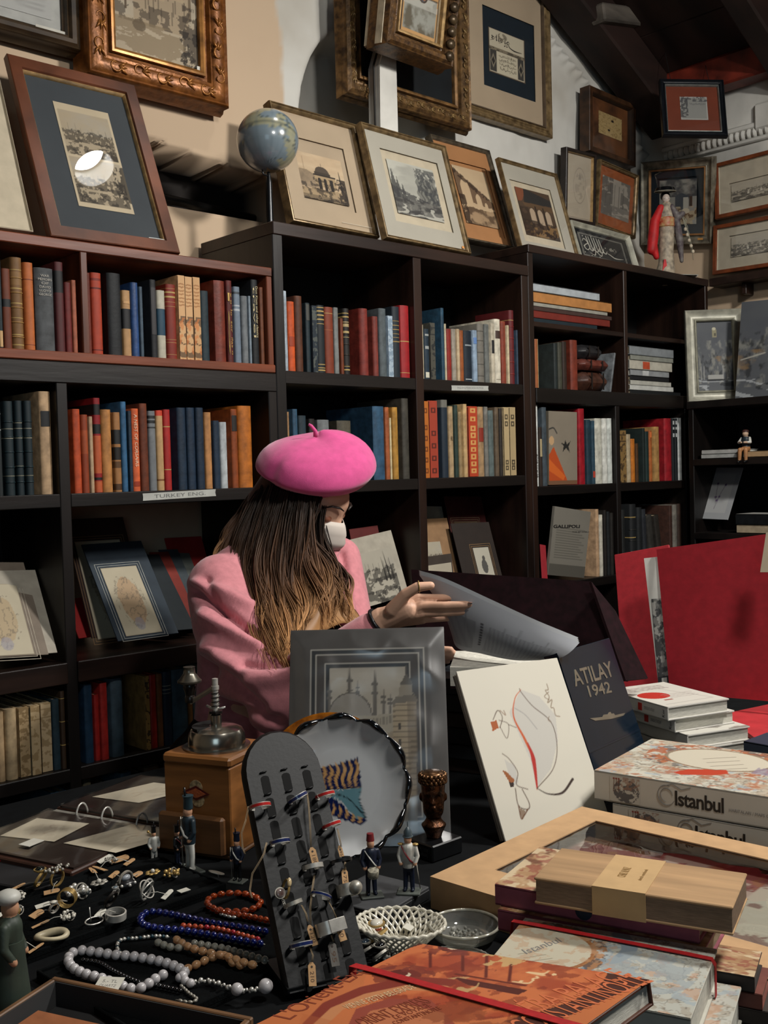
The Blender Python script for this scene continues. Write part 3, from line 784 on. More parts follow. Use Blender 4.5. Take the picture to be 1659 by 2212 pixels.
shelf_row('l',ZC3,[
 (1340,1354,930,'#5d4527','brown patterned',{'art':vine_art('#7b6038','#33261a',17)}),(1357,1365,938,'#a8977a','cream'),(1366,1374,948,'#b56a20','orange'),(1376,1381,958,'#4a3017','thin brown'),
 (1391,1396,925,'#14211f','black green'),(1397,1404,932,'#182c2a','deep green'),(1405,1411,930,'#a1592a','orange brown',{'labels':[(.86,.97,'#c76a35')]}),(1416,1428,922,'#a07a47','tan',{'round':.5}),
 (1439,1454,904,'#8f1720','red',{'d':.2}),(1455,1460,904,'#12171b','first black book with white titles',{'labels':[(.7,.76,'#a9adac'),(.82,.86,'#a9adac'),(.9,.96,'#a9adac')]}),(1460,1466,904,'#12171b','second black book with white titles',{'labels':[(.7,.76,'#a9adac'),(.82,.86,'#a9adac'),(.9,.96,'#a9adac')]}),
 (1467,1470,903,'#b9bcba','first thin white',{'white':1}),(1471,1474,903,'#c2c4c1','second thin white',{'white':1}),(1475,1478,903,'#b9bcba','third thin white',{'white':1}),(1479,1482,904,'#c6c8c5','fourth thin white',{'white':1})],
 'corner',where='row by low cabinet')
ZC4=1.10
shelf_row('m',ZC4,[
 (1290,1297,1100,'#a8896a','tan',{'d':.2}),(1298,1305,1112,'#b7b3a5','cream',{'white':1}),(1308,1313,1102,'#1a1613','black'),(1315,1320,1105,'#14181a','thin black'),(1321,1328,1108,'#1d1a17','dark')],
 'corner',where='row with gallipoli cover')
shelf_row('n',ZC4,[
 (1341,1345,1118,'#5f625e','grey sliver'),(1346,1353,1101,'#1a1c1c','slim black'),(1366,1379,1089,'#15181a','thick black book with gilt bands',{'raised':'#2c2b27','round':.6,'bands':[(.2,.21,gold),(.5,.51,gold),(.8,.81,gold)]}),
 (1381,1391,1096,'#171a1c','plain black',{'round':.5}),(1394,1402,1100,'#22252a','charcoal',{'lean':-3}),(1408,1420,1112,'#2f2d29','tilted grey',{'lean':-7,'round':.5}),(1426,1436,1112,'#26221d','tilted brown',{'lean':-9}),
 (1449,1455,1092,'#3a2219','brown'),(1457,1466,1090,'#6c6860','grey'),(1467,1476,1088,'#33241c','brown black'),(1484,1496,1077,'#152a30','tall teal',{'d':.2})],
 'corner',where='lowest corner row')
ZA4=.825
shelf_row('o',ZA4,[
 (-20,-2,1545,'#a58c6c','first old tan'),(0,14,1538,'#a48a68','tan'),(18,44,1531,'#ab9472','worn tan book with dark hinge',{'round':.6}),(45,68,1528,'#a1855f','buff',{'art':vine_art('#a38a66','#77603f',20)}),(70,91,1523,'#ad9672','sandy',{'round':.5,'art':vine_art('#ad9672','#8a724e',21)}),
 (92,115,1518,'#b09a76','pale tan',{'round':.5,'art':vine_art('#b29b78','#8d7653',22)}),(118,134,1510,'#20333c','slate blue'),(136,152,1492,'#3a2817','dark brown',{'bands':[(.3,.31,gold),(.6,.61,gold),(.9,.91,gold)]})],
 'lower',where='low row at photo edge')
shelf_row('p',ZA4,[
 (187,206,1477,'#1b3145','navy',{'rough':.4}),(208,219,1500,'#8e1f1b','short red',{'rough':.4}),(220,238,1475,'#8f221e','tall red',{'rough':.4}),(245,272,1465,'#35454f','slate'),
 (317,327,1460,'#94703f','ochre patterned',{'art':vine_art('#a07a40','#2a2016',27)}),(328,343,1457,'#a5281f','red',{'rough':.4}),(344,356,1455,'#7a4a22','brown'),(358,376,1450,'#14263a','navy book with gilt lines',{'bands':[(.7,.71,'#8a8a7c'),(.75,.76,'#8a8a7c'),(.8,.81,'#8a8a7c')]}),
 (378,411,1445,'#2e4550','thick slate'),(412,420,1500,'#8a5a24','short ochre'),(421,430,1440,'#5a625e','grey'),(431,442,1437,'#7d7867','pale grey')],
 'lower',where='low row behind mill')
shelf_row('q',.60,[
 (118,133,1712,'#29465a','blue'),(134,155,1709,'#4a6e8a','light blue book',{'bands':[(.5,.55,'#2a4a60')]}),(186,204,1680,'#4b4636','brown grey'),(206,232,1702,'#8a4a22','short orange'),(240,262,1700,'#1c2a33','navy'),(268,292,1668,'#39566c','steel blue'),(296,316,1668,'#1d2320','black green'),(320,352,1655,'#5a4636','dull brown')],
 'bottom',where='bottom row behind binder')
# ================================================================ framed prints
glass=glass_sheet(1.45)
def plane_loc(M,px,py,z=0.0):
 """where the line of sight through a photo point meets the panel, in the panel's own metres"""
 R=np.array(M.to_3x3());o=np.array(M.translation)+R[:,2]*z;d=ray(px,py)
 t=((o-CAM)@R[:,2])/(d@R[:,2]);p=CAM+d*t-np.array(M.translation)
 return R.T@p
def rect_in(M,pts,z=0.0):
 q=np.array([plane_loc(M,*p,z)[:2]for p in pts]);
 xs=np.sort(q[:,0]);ys=np.sort(q[:,1])
 if len(pts)==2:return xs[0],ys[0],xs[1],ys[1]
 return xs[:2].mean(),ys[:2].mean(),xs[2:].mean(),ys[2:].mean()
def ring(name,o,i,z,t,m,parent):
 """mat board: sheet with a window cut out"""
 mb=MB();(a,b,c,d),(e,f,g,h)=o,i
 v=[]
 for zz in(z,z-t):v+=[(a,b,zz),(c,b,zz),(c,d,zz),(a,d,zz),(e,f,zz),(g,f,zz),(g,h,zz),(e,h,zz)]
 fs=[]
 for k in range(4):
  l=(k+1)%4
  fs+=[(k,l,4+l,4+k),(8+k,12+k,12+l,8+l),(k,8+k,8+l,l),(4+k,4+l,12+l,12+k)]
 return mb.add(v,fs).build(name,m,parent)
PROF={
 'flat':lambda w,d:[(0,-d),(0,-.002),(.002,0),(w-.002,0),(w,-.003),(w,-d)],
 'step':lambda w,d:[(0,-d),(0,-.006),(w*.12,-.001),(w*.3,0),(w*.4,-.005),(w*.62,-.007),(w*.7,-.004),(w*.86,-.006),(w,-.012),(w,-d)],
 'scoop':lambda w,d:[(0,-d),(0,-.004),(w*.08,0),(w*.2,-.003),(w*.4,-.012),(w*.65,-.016),(w*.85,-.014),(w*.93,-.010),(w,-.014),(w,-d)],
 'ornate':lambda w,d:[(0,-d),(.0,-d*.86),(-.010,-d*.8),(-.006,-d*.55),(0,-d*.4),(0,-.006),(w*.06,0),(w*.14,-.004),(w*.3,.004),(w*.55,.002),(w*.68,-.008),(w*.76,-.006),(w*.84,-.018),(w*.95,-.020),(w,-.03),(w,-d)],
}
def picture(label,M,w,h,fw,fd,prof,mf,opening,back,mats=(),prints=(),glaze=True,group=None,lip=None,stick=(),name='framed_print',category='picture'):
 """M: lower-left corner of the frame's front face, z to the viewer. mats: [(window rect, material)], prints: [(rect, Art, material)]"""
 t=thing(name,label,category,M,group)
 MB().sweep_rect(w,h,PROF[prof](fw,fd)).build('frame',mf,t,40)
 if lip:MB().sweep_rect(w,h,[(fw*.98,-fd*.8),(fw*.98,-.007),(fw*1.06,-.006),(fw*1.16,-.011),(fw*1.16,-fd*.8)]).build('inner_lip',lip,t,40)
 z=-max(.011,min(.02,fd*.5))
 MB().box((fw*.6,fw*.6,-fd*.98),(w-fw*.6,h-fw*.6,-fd*.82)).build('backing_board',mat('#6b5a45',.8),t)
 MB().box((fw*.8,fw*.8,-fd*.8),(w-fw*.8,h-fw*.8,z-.006)).build('mount',back,t)
 zz=z
 for r,m in mats:
  ring('mat_board',(fw*.85,fw*.85,w-fw*.85,h-fw*.85),r,zz,.0016,m,t);zz-=.0018
 zp=zz-.0006 if mats else z-.0045
 for k,p in enumerate(prints):
  r,A=p[0],p[1]
  sheet('printed_sheet',A,r[2]-r[0],r[3]-r[1],t,TR(r[0],r[1],(zp if len(p)<3 else z-.0045+p[2])),printed(.7))
 if glaze:MB().box((fw*.86,fw*.86,z+.002),(w-fw*.86,h-fw*.86,z+.004)).build('glass',glass,t)
 for(x0,y0,x1,y1,c)in stick:
  MB().box((x0,y0,z+.0042),(x1,y1,z+.0048)).build('price_sticker',mat(c,.7,var=.03),t)
 return t
def inset(w,h,f):return(f,f,w-f,h-f)
# ---- the drawings
def sky(A,c1,c2,hor):
 n=A.noise(4,5,.5);t=np.clip((n-.35)*2,0,1)
 A.tone(((A.Y>hor)*t),c1,.9);A.tone((A.Y>hor)*np.clip((A.noise(7,4,.4,3)-.55)*5,0,1),c2,.5)
def ground(A,hor,c1,c2,base=7):
 n=A.noise(base,5,.7,5);e=hor+.06*(A.noise(5,3,1,6)-.5)
 A.tone((A.Y<e)*1.,c1,.75);A.tone((A.Y<e)*np.clip((n-.46)*6,0,1),c2,.8)
def hatch(A,m,c,ang,pitch,al):
 u=A.X*math.cos(ang)+A.Y*math.sin(ang);A.tone(m*(np.sin(u*6.283/pitch)>.2),c,al)
def border(A,c,t):
 a=A.asp;A.rect(0,0,a,t,c);A.rect(0,1-t,a,1,c);A.rect(0,0,t,1,c);A.rect(a-t,0,a,1,c)
def dome(A,x,y,r,c,c2,minarets=()):
 A.ell(x,y,r,r*.9,c,1,half='up');A.rect(x-r*1.15,y-r*.9,x+r*1.15,y+.01,c2)
 A.line([(x,y+r*.85),(x,y+r*1.3)],.008,c2)
 for(mx,top)in minarets:
  A.line([(mx,y-r),(mx,top-.05)],.018,c2);A.line([(mx,top-.05),(mx,top)],[.018,.002],c2);A.rect(mx-.016,top-.11,mx+.016,top-.095,c2)
def engr_mosque():
 A=Art(104,96,'#b9a284',3,.05);a=A.asp;I='#2a2420'
 sky(A,'#a08b70','#c0ad90',.35)
 A.tone(((A.Y<.62)&(A.Y>.25)&(A.X<.42)&(A.Y<.66-.5*np.abs(A.X-.2)))*(.4+.6*A.noise(12,4)),'#5a4e40',.9)
 dome(A,.60,.62,.15,'#4a4036','#3b332a');A.line([(.22,.6),(.22,.9)],.012,'#8b775e')
 A.rect(.42,.3,.86,.56,'#9c8768');A.rect(.40,.54,.88,.57,I)
 for x in(.48,.6,.73):A.rect(x,.2,x+.07,.45,I);A.ell(x+.035,.45,.035,.05,I)
 ground(A,.25,'#8e7a5c','#3a3027');A.tone((A.X>.9)*(A.Y<.55)*(A.noise(14,3,1,9)>.4),I,.9)
 A.tone((A.Y<.5)*(A.noise(16,4,1,2)>.55),I,.75);A.line([(.98,.3),(.97,.72)],[.05,.01],I)
 A.tone((A.Y<.1)*1.,I,.5)
 return A
def engr_cypress():
 A=Art(90,104,'#a6a59a',5,.05);a=A.asp;I='#1f2023'
 sky(A,'#8d8c84','#c2c0b4',.3)
 n=A.noise(14,4,1,2)
 for x,w,y0,t in((.52,.05,.2,.93),(.6,.06,.18,.97),(.68,.07,.2,.92),(.76,.06,.2,.95),(.82,.05,.25,.9)):
  A.tone((np.abs(A.X-x+.02*np.sin(A.Y*30))<w*np.clip((t-A.Y)*3,0,1)*np.clip((A.Y-y0)*8,0,1))*1.,I,.55);
 A.tone((np.abs(A.X-.68)<.2)*(A.Y<.95)*(A.Y>.25)*(n>.45),'#34363a',.7)
 for x,t in((.05,.85),(.12,.7),(.2,.6)):A.tone((np.abs(A.X-x)<.05*np.clip((t-A.Y)*3,0,1))*1.,I,.8)
 A.tone((A.Y<.52-.3*A.X)*(n>.38),'#3c3b3c',.85)
 ground(A,.3,'#6e6c66','#2b2a2b',12);A.tone((A.Y<.2)*(np.abs(A.noise(6,3,.3,8)-.5)<.05),'#b8b6aa',.7)
 return A
def engr_aqueduct():
 A=Art(88,96,'#c2aa88',8,.05);a=A.asp
 sky(A,'#b49b7c','#c9b394',.3)
 top=.95-.55*A.X;bot=.42-.1*A.X
 A.tone(((A.Y<top)&(A.Y>bot))*1.,'#5b4330',.9)
 for cx,r,yb in((.22,.15,.3),(.52,.09,.26),(.7,.055,.25),(.82,.04,.25)):
  A.ell(cx,top[0,0]*0+(.72-.5*cx),r*.8,r*1.1,'#bda483');A.rect(cx-r*.8,yb,cx+r*.8,.72-.5*cx,'#bda483')
 A.tone(((A.Y<top+.02)&(A.Y>top-.09))*(A.noise(20,3,1,3)>.5),'#2d2019',.8)
 ground(A,.3,'#94785a','#3f2c1e',8)
 A.tone((A.X<.16)*(A.Y<.5)*(A.noise(14,3,1,4)>.4),'#33241a',.9)
 return A
def engr_interior():
 A=Art(80,100,'#4a3a2c',12,.05)
 A.poly([(0,1),(.25,.98),(.1,.72),(0,.7)],'#77462f');A.poly([(.2,1),(.8,.86),(.8,.68),(.14,.7)],'#2c2a28')
 A.poly([(.1,.7),(.8,.72),(.8,.6),(.14,.62)],'#59442f')
 for x in(.22,.40,.58):A.rect(x,.28,x+.12,.5,'#a5917a');A.ell(x+.06,.5,.06,.1,'#a5917a')
 for x in(.36,.54):A.rect(x,.2,x+.025,.66,'#2b2119')
 A.tone((A.Y<.34)*(A.noise(14,4)>.45),'#2c2018',.85);A.tone((A.Y<.3)*(A.noise(12,4,1,2)>.6),'#8a6b44',.7)
 A.tone((A.X<.2)*(A.Y<.6)*(A.noise(10,4,1,3)>.4),'#2f241b',.7)
 return A
def view_city(seed,bg='#a99f8b',ink='#2d2822',w=110,h=60,hor=.55,boats=False):
 A=Art(w,h,bg,seed,.06);a=A.asp
 sky(A,'#8e8574' if bg=='#a99f8b' else '#9d978b',bg,hor)
 ln=hor+.04+.1*(A.noise(6,4,1,3)[0][None]-.4)
 A.tone(((A.Y<ln)&(A.Y>hor-.2))*(A.noise(20,4,.8,4)>.42),ink,.7)
 for k in range(7):
  x=a*(.12+.12*k+.05*A.rs.rand());A.line([(x,hor-.05),(x,hor+.1+.1*A.rs.rand())],[.012,.004],ink,.8)
  if k%2:A.ell(x+.06,hor+.02,.05,.06,ink,.7,half='up')
 A.tone((A.Y<hor-.12)*(A.noise(9,5,.5,6)>.52),ink,.75);A.tone((A.Y<.25)*(A.noise(12,5,.8,7)>.48),ink,.7)
 if boats:
  for k in range(4):x=a*(.25+.2*k);A.poly([(x,.3),(x+.1,.3),(x+.04,.55)],'#b9b3a4');A.line([(x-.02,.28),(x+.13,.28)],.03,ink)
 return A
def two_views():
 A=Art(84,126,'#b6a78c',21,.04);a=A.asp
 for y0,s in((.505,31),(.05,45)):
  B=view_city(s,'#a1937b','#2a251f',76,56,.5)
  hh=B.h;r0=int(y0*126);A.a[r0:r0+54,4:80]=B.a[:54]
 A.tone(((A.X>.52)&(A.Y<.45)&(A.Y>.1))*(A.noise(12,4,1,4)>.5),'#211c17',.85)
 return A
def big_mosque():
 A=Art(120,130,'#a99b84',41,.06);a=A.asp
 sky(A,'#8f8473','#b2a894',.3);I='#3a3026'
 A.tone(((A.X>.22)&(A.X<.82)&(A.Y<.95-.4*np.abs(A.X-.5))&(A.Y>.25))*1.,'#9c8a70',.8)
 for x,y,r in((.38,.82,.1),(.58,.86,.12),(.48,.62,.08),(.7,.66,.08)):
  A.ell(x,y,r,r*.8,'#86755d',1,half='up');A.rect(x-r,y-.12,x+r,y,'#a59377');A.line([(x-r,y),(x+r,y)],.012,I)
  for k in range(5):A.rect(x-r+.02+k*r*.4,y-.09,x-r+.02+k*r*.4+.012,y-.03,I,.7)
 for k in range(14):x=.24+.58*A.rs.rand();y=.3+.3*A.rs.rand();A.rect(x,y,x+.015,y+.12,I,.55)
 A.rect(.13,.35,.155,1,'#5a4c3b');A.rect(.82,.4,.85,1,'#6c5d49')
 A.tone((A.Y<.42)*(A.Y>.25)*(A.noise(12,5,1,5)>.52),I,.7);A.tone((A.X>.75)*(A.Y<.62)*(A.noise(10,5,1,6)>.46),I,.8)
 A.tone((A.Y<.28)*(A.noise(8,5,.3,7)>.5),'#7d6c52',.7);A.tone((A.X>.7)*(A.Y<.3)*(A.noise(14,5,1,8)>.5),'#241d17',.85)
 A.tone((np.hypot(A.X-.28,(A.Y-.24)*1.4)<.07)*1.,'#5b4d3a',.8)
 return A
def arab_line(A,x0,x1,y,s,c,wd,seed):
 """a flowing pen line with dots, bowls and uprights, written from right to left"""
 rs=np.random.RandomState(seed);x=x1
 while x>x0+s*.5:
  k=rs.randint(5)
  if k==0:A.curve([(x,y+s*.05),(x-s*.1,y-s*.05),(x-s*.08,y+s*.9)],[wd*.6,wd,wd*.7],c);x-=s*.35
  elif k==1:A.curve([(x,y+s*.35),(x-s*.2,y-s*.25),(x-s*.6,y-s*.2),(x-s*.75,y+s*.3)],[wd*.4,wd*1.2,wd*1.2,wd*.4],c);x-=s*.7
  elif k==2:A.curve([(x,y+s*.1),(x-s*.2,y+s*.45),(x-s*.45,y+s*.1),(x-s*.2,y),(x-s*.7,y-s*.35)],[wd*.4,wd,wd,wd*.8,wd*.3],c);x-=s*.6
  elif k==3:A.curve([(x,y),(x-s*.4,y+s*.06),(x-s*.5,y+s*.85)],[wd*.5,wd,wd*.7],c);x-=s*.5
  else:A.curve([(x,y+s*.15),(x-s*.15,y-s*.02),(x-s*.3,y+s*.15),(x-s*.5,y)],wd*.8,c);x-=s*.5
  if rs.rand()<.6:A.ell(x+s*.2,y+s*(.5 if rs.rand()<.5 else-.5),wd*.8,wd*.8,c)
def calligraphy():
 A=Art(110,150,'#55493c',51,.05);a=A.asp;P='#b5ab95';I='#1d1a18'
 A.rect(.02,.03,a-.02,.985,P);A.rect(.03,.60,a-.03,.975,'#b9b09a');A.rect(.02,.52,a-.02,.59,'#7a705e')
 A.tone(((A.Y>.52)&(A.Y<.59))*(A.noise(22,2)>.5),'#38332b',.7)
 for x0,x1 in((.03,.15),(a-.15,a-.03)):
  A.rect(x0,.05,x1,.52,'#3c3a36');m=(x0+x1)/2
  A.poly([(m,.12),(x1-.01,.28),(m,.45),(x0+.01,.28)],'#837a68');A.poly([(m,.18),(m+.035,.28),(m,.38),(m-.035,.28)],'#2a2725')
 A.rect(.17,.05,a-.17,.51,'#bdb49d')
 A.curve([(a-.07,.67),(.52,.66),(.42,.70),(.40,.76)],[.012,.03,.02,.01],I)
 arab_line(A,.06,.42,.76,.13,I,.018,3);A.tone((np.hypot(A.X-.28,A.Y-.87)<.09)*(A.noise(16,3)>.5),'#6b6252',.8)
 for y in(.43,.34,.25,.15):arab_line(A,.19,a-.19,y,.06,'#4a4338',.009,int(y*100))
 return A
def black_calligraphy():
 A=Art(150,92,'#15171a',61,.02);a=A.asp;C='#b3b0a3'
 for t in(.045,.075):
  for p,q in(((t,t),(a-t,t)),((a-t,t),(a-t,1-t)),((a-t,1-t),(t,1-t)),((t,1-t),(t,t))):A.line([p,q],.012,'#8b897f')
 A.curve([(a-.16,.24),(a-.45,.20),(a-.62,.30),(.92,.34)],[.01,.035,.03,.012],C)
 for x in(.34,.42,.52,.6,.7,.78):A.curve([(x,.32),(x-.02,.55),(x-.05,.86)],[.018,.03,.02],C)
 for x,r in((.24,.09),(.4,.07),(.56,.1),(.72,.08),(.86,.07)):A.curve([(x+r,.42),(x,.3),(x-r,.38),(x-r*.5,.5)],[.01,.03,.03,.01],C)
 A.curve([(.12,.62),(.2,.74),(.3,.6),(.2,.5),(.12,.42)],[.01,.025,.03,.025,.01],C)
 A.curve([(.3,.2),(.44,.14),(.52,.3),(.66,.16),(.74,.3)],[.01,.03,.02,.03,.01],C)
 for x,y in((.18,.84),(.33,.1),(.6,.1),(.9,.55),(.12,.18),(.48,.9)):A.ell(x,y,.018,.018,C)
 A.tone((np.hypot((A.X-1.16)/1.4,A.Y-.52)<.09)*(A.noise(20,2)>.48),'#7c7a70',.9)
 return A
def tile_scene():
 A=Art(70,120,'#b58d5c',71,.05);a=A.asp;L='#3d2b1d'
 A.rect(.03,.05,a-.03,.42,'#8f8f86');A.tone(((A.Y<.34)&(A.Y>.05)&(A.X>.03)&(A.X<a-.03))*np.clip((A.noise(9,5,1,2)-.4)*4,0,1),'#4f4634',.85)
 A.tone(((A.Y>.3)&(A.Y<.42))*(A.noise(5,4,.4,4)>.5),'#b0aea4',.6)
 A.line([(.03,.42),(a-.03,.42)],.014,L)
 A.ell(a*.55,.64,.17,.14,'#7a3527');A.ell(a*.55,.64,.17,.14,L,1,ring=.05);A.ell(a*.55,.44,.075,.085,L);A.ell(a*.55,.44,.06,.07,'#4e5054');A.ell(a*.58,.43,.03,.05,'#9a6a48')
 A.rect(.03,.82,a-.03,.98,'#7d3a2a');border(A,L,.02)
 for p in((.03,.05),(a-.03,.05)):pass
 return A
def oval_print():
 A=Art(70,120,'#a79c8a',81,.03);a=A.asp;c='#8b8174'
 A.ell(a*.5,.52,.13,.28,c,.9,ring=.03);A.tone((np.hypot((A.X-a*.5)/.1,(A.Y-.52)/.22)<1)*(A.noise(16,3)>.5),'#908677',.7)
 A.poly([(a*.5,.74),(a*.5+.03,.62),(a*.5-.03,.62)],c);return A
def street_print(bg='#8d867b'):
 A=Art(80,110,bg,85,.05)
 A.tone((A.X<.28)*(A.noise(10,5)>.4),'#4c4844',.8);A.tone((A.X>.48)*(A.Y>.3)*(A.noise(10,5,1,2)>.42),'#54504b',.8)
 A.tone((A.Y<.3)*(A.noise(14,4,.4,3)>.5),'#5f5a54',.7)
 for k in range(5):A.rect(.1+.11*k,.3,.12+.11*k,.85,'#423e3a',.5)
 return A
def paper_with_dots():
 A=Art(80,84,'#a18a5d',91,.05);A.tone(np.clip((np.abs(A.noise(8,4)-.5)<.02)*1.,0,1),'#6b5530',.8)
 A.ell(.56,.74,.055,.055,'#241d15');A.ell(.42,.28,.05,.05,'#241d15');A.tone((A.noise(16,3,1,5)>.66)*1.,'#7a6136',.6);return A
def still_life():
 A=Art(84,120,'#8d8b83',95,.05);a=A.asp
 A.tone((A.Y>.62)*np.clip((A.noise(5,4,1,2)-.4)*4,0,1),'#34353a',.9)
 A.poly([(.3,.3),(.5,.35),(.56,.62),(.42,.7),(.3,.64)],'#3b4047');A.rect(.45,.25,.54,.6,'#a8a59a')
 A.tone((A.Y<.4)*(A.noise(9,4,1,3)>.5),'#a99a7e',.9);A.tone((A.Y<.36)*(A.noise(12,4,1,4)>.58),'#5d452f',.9)
 A.ell(.5,.3,.07,.06,'#c0b6a0');A.ell(.35,.2,.08,.05,'#b7a58a');A.rect(.56,.4,.62,.62,'#3b2d24');return A
def small_poem():
 A=Art(84,70,'#8a8a85',97,.04);a=A.asp;border(A,'#a7a6a0',.05)
 A.tone((A.X<.34)*(A.Y>.12)*(A.noise(14,3)>.48),'#3b3b3e',.8);A.tone((A.Y>.78)*(A.noise(12,3,1,2)>.5),'#45454a',.8)
 for y in(.68,.55,.42,.29,.17):arab_line(A,.38,a-.08,y,.08,'#55555a',.012,int(y*77));return A
def vermilion_print():
 A=Art(40,120,'#b5a68b',99,.03);c='#a5552a'
 for y in(.78,.45,.4,.35,.2):A.curve([(0,y),(.1,y+.01),(.16,y-.01)],.012,c)
 A.ell(.14,.62,.03,.05,c,.8);A.tone((A.X>.06)*(A.X<.2)*(A.Y>.33)*(A.Y<.5)*(A.noise(20,2)>.55),c,.8);return A
# ---- materials
walnut=mat('#5f3521',.38,var=.25,scale=22,stretch=(.3,.3,1),bump=.06)
gilt=mat('#8a5526',.36,metal=.35,var=.3,scale=30,bump=.25,c2='#57300f')
gilt_lip=mat('#a98a5c',.4,metal=.3,var=.2,scale=40)
old_gold=mat('#7d5f3a',.42,metal=.35,var=.35,scale=40,bump=.25,c2='#38281a')
pewter=mat('#6d6251',.4,metal=.3,var=.25,scale=40,c2='#3f382f')
brass_frame=mat('#8b7451',.38,metal=.35,var=.22,scale=40,c2='#54442e')
black_frame=mat('#12151a',.28,var=.1)
ebony=mat('#241b17',.35,var=.2)
mat_grey=mat('#3c4145',.85,var=.05,scale=5)
mat_beige=mat('#a8967e',.85,var=.04,scale=6)
mat_stone=mat('#a5a093',.85,var=.03,scale=6)
mat_navy=mat('#0c1a24',.8,var=.06)
mat_tan=mat('#a8774c',.85,var=.06,scale=6)
cream_paper=mat('#b7ab94',.8,var=.04)
silver_leaf=mat('#a9a798',.42,metal=.15,var=.14,scale=26)
white_sticker='#c9c6bc'
# ---- pictures standing on the bookcases
def stood(label,bl,br,tl,tr_,anchor,fw,fd,prof,mf,mountm,arts,mats=(),lip=None,stick=(),**k):
 M,w,h=lean_fit(bl,br,tl,tr_,anchor)
 P=[]
 for q in arts:
  r=rect_in(M,q[0],-.012);P.append((r,q[1]))
 ml=[((rect_in(M,r,-.012)if isinstance(r,list)else r),m)for r,m in mats]
 st=[]
 for(pp,c)in stick:
  r=rect_in(M,pp,-.008);st.append((*r,c))
 return picture(label,M,w,h,fw,fd,prof,mf,None,mountm,ml,P,lip=lip,stick=st,**k)
stood('large leaning print of two views on grey mat in walnut frame',(110,508),(390,546),(8,118),(297,179),(1,2.42),.034,.022,'flat',walnut,mat_grey,
      [([(174,445),(293,460),(114,219),(232,239)],two_views())],lip=gilt_lip,stick=[([(321,513),(361,520)],'#b9bdbb')])
stood('pale art print with orange red drawing leaning beside the walnut frame',(-150,470),(73,500),(-240,118),(19,170),(1,2.46),.004,.008,'flat',cream_paper,cream_paper,
      [([(-60,470),(58,488),(-100,170),(4,190)],vermilion_print())],glaze=False,name='matted_print')
stood('framed mosque engraving on beige mat behind the globe',(634,476),(822,512),(577,214),(775,268),(1,2.46),.014,.034,'step',brass_frame,mat_beige,
      [([(649,424),(760,440),(635,335),(733,330)],engr_mosque())],mats=[([(653,433),(773,459),(642,295),(743,319)],mat_beige)],stick=[([(741,478),(808,492)],'#b3ab9a')])
stood('framed cypress engraving on pale mat, widest on the middle bookcase',(836,512),(1020,548),(777,256),(966,319),(1,2.41),.016,.026,'step',brass_frame,cream_paper,
      [([(864,459),(962,480),(834,344),(935,364)],engr_cypress())],mats=[([(852,478),(978,500),(825,320),(947,353)],mat_stone)],stick=[([(998,531),(1004,537)],'#c78646')])
stood('framed aqueduct engraving on orange tan mat, half hidden by cypress print',(990,512),(1118,537),(917,281),(1071,331),(1,2.52),.012,.03,'step',pewter,mat_tan,
      [([(1012,478),(1080,494),(975,350),(1052,375)],engr_aqueduct())],mats=[([(1000,497),(1088,512),(972,342),(1056,366)],mat_tan)])
stood('framed engraving of an arcaded hall, at the corner bookcase edge',(1128,534),(1254,560),(1075,338),(1207,375),(1,2.44),.012,.02,'step',brass_frame,cream_paper,
      [([(1139,511),(1209,516),(1113,403),(1187,421)],engr_interior())],mats=[([(1130,520),(1218,537),(1104,387),(1192,413)],mat_stone)])
stood('low black panel of white calligraphy in pale grey frame',(1258,556),(1384,586),(1234,481),(1361,501),(1,2.43),.020,.02,'scoop',silver_leaf,mat('#12151a',.4,var=.05),
      [([(1262,550),(1362,576),(1246,500),(1344,520)],black_calligraphy())])
# ---- hung on the main wall
def hung(label,bl,br,tl,tr_,anchor,*a,**k):return stood(label,bl,br,tl,tr_,anchor,*a,**k)
def wall_rect(Y,brx,bry,w,h,tilt=0.0):
 P=onY(Y,brx,bry)
 return frame_m((P[0]-w,Y,P[2]),(1,0,0),(0,-math.sin(tilt),math.cos(tilt)))
M=wall_rect(2.655,176,110,.62,.5)
picture('dark wood frame with pale document at the top corner of the wall',M,.62,.5,.045,.055,'ornate',mat('#3a2c1c',.4,var=.3,scale=30,stretch=(.3,1,1)),None,mat('#a9a9a4',.8,var=.05),
  prints=[((.07,.07,.55,.43),(lambda A:(A.scribble(.95,.05,1.15,.14,3,.012,'#8a8a86',.8,.02),A.rect(.62,.22,.78,.9,'#b1aca2'),A)[-1])(Art(72,60,'#aaaaa6',7,.02)))],glaze=True,stick=[(.50,.02,.585,.045,'#b9b6ab')])
M=wall_rect(2.63,497,233,.454,.58)
gp=picture('ornate gilt frame with mosque lithograph on navy mat',M,.454,.58,.078,.082,'ornate',gilt,None,mat_navy,
  prints=[(rect_in(M,[(243,100),(426,146),(243,-130),(426,-130)],-.02),big_mosque())],lip=mat('#9a6a35',.35,metal=.4,var=.2),stick=[(.353,.084,.366,.103,'#c3c0b5')])
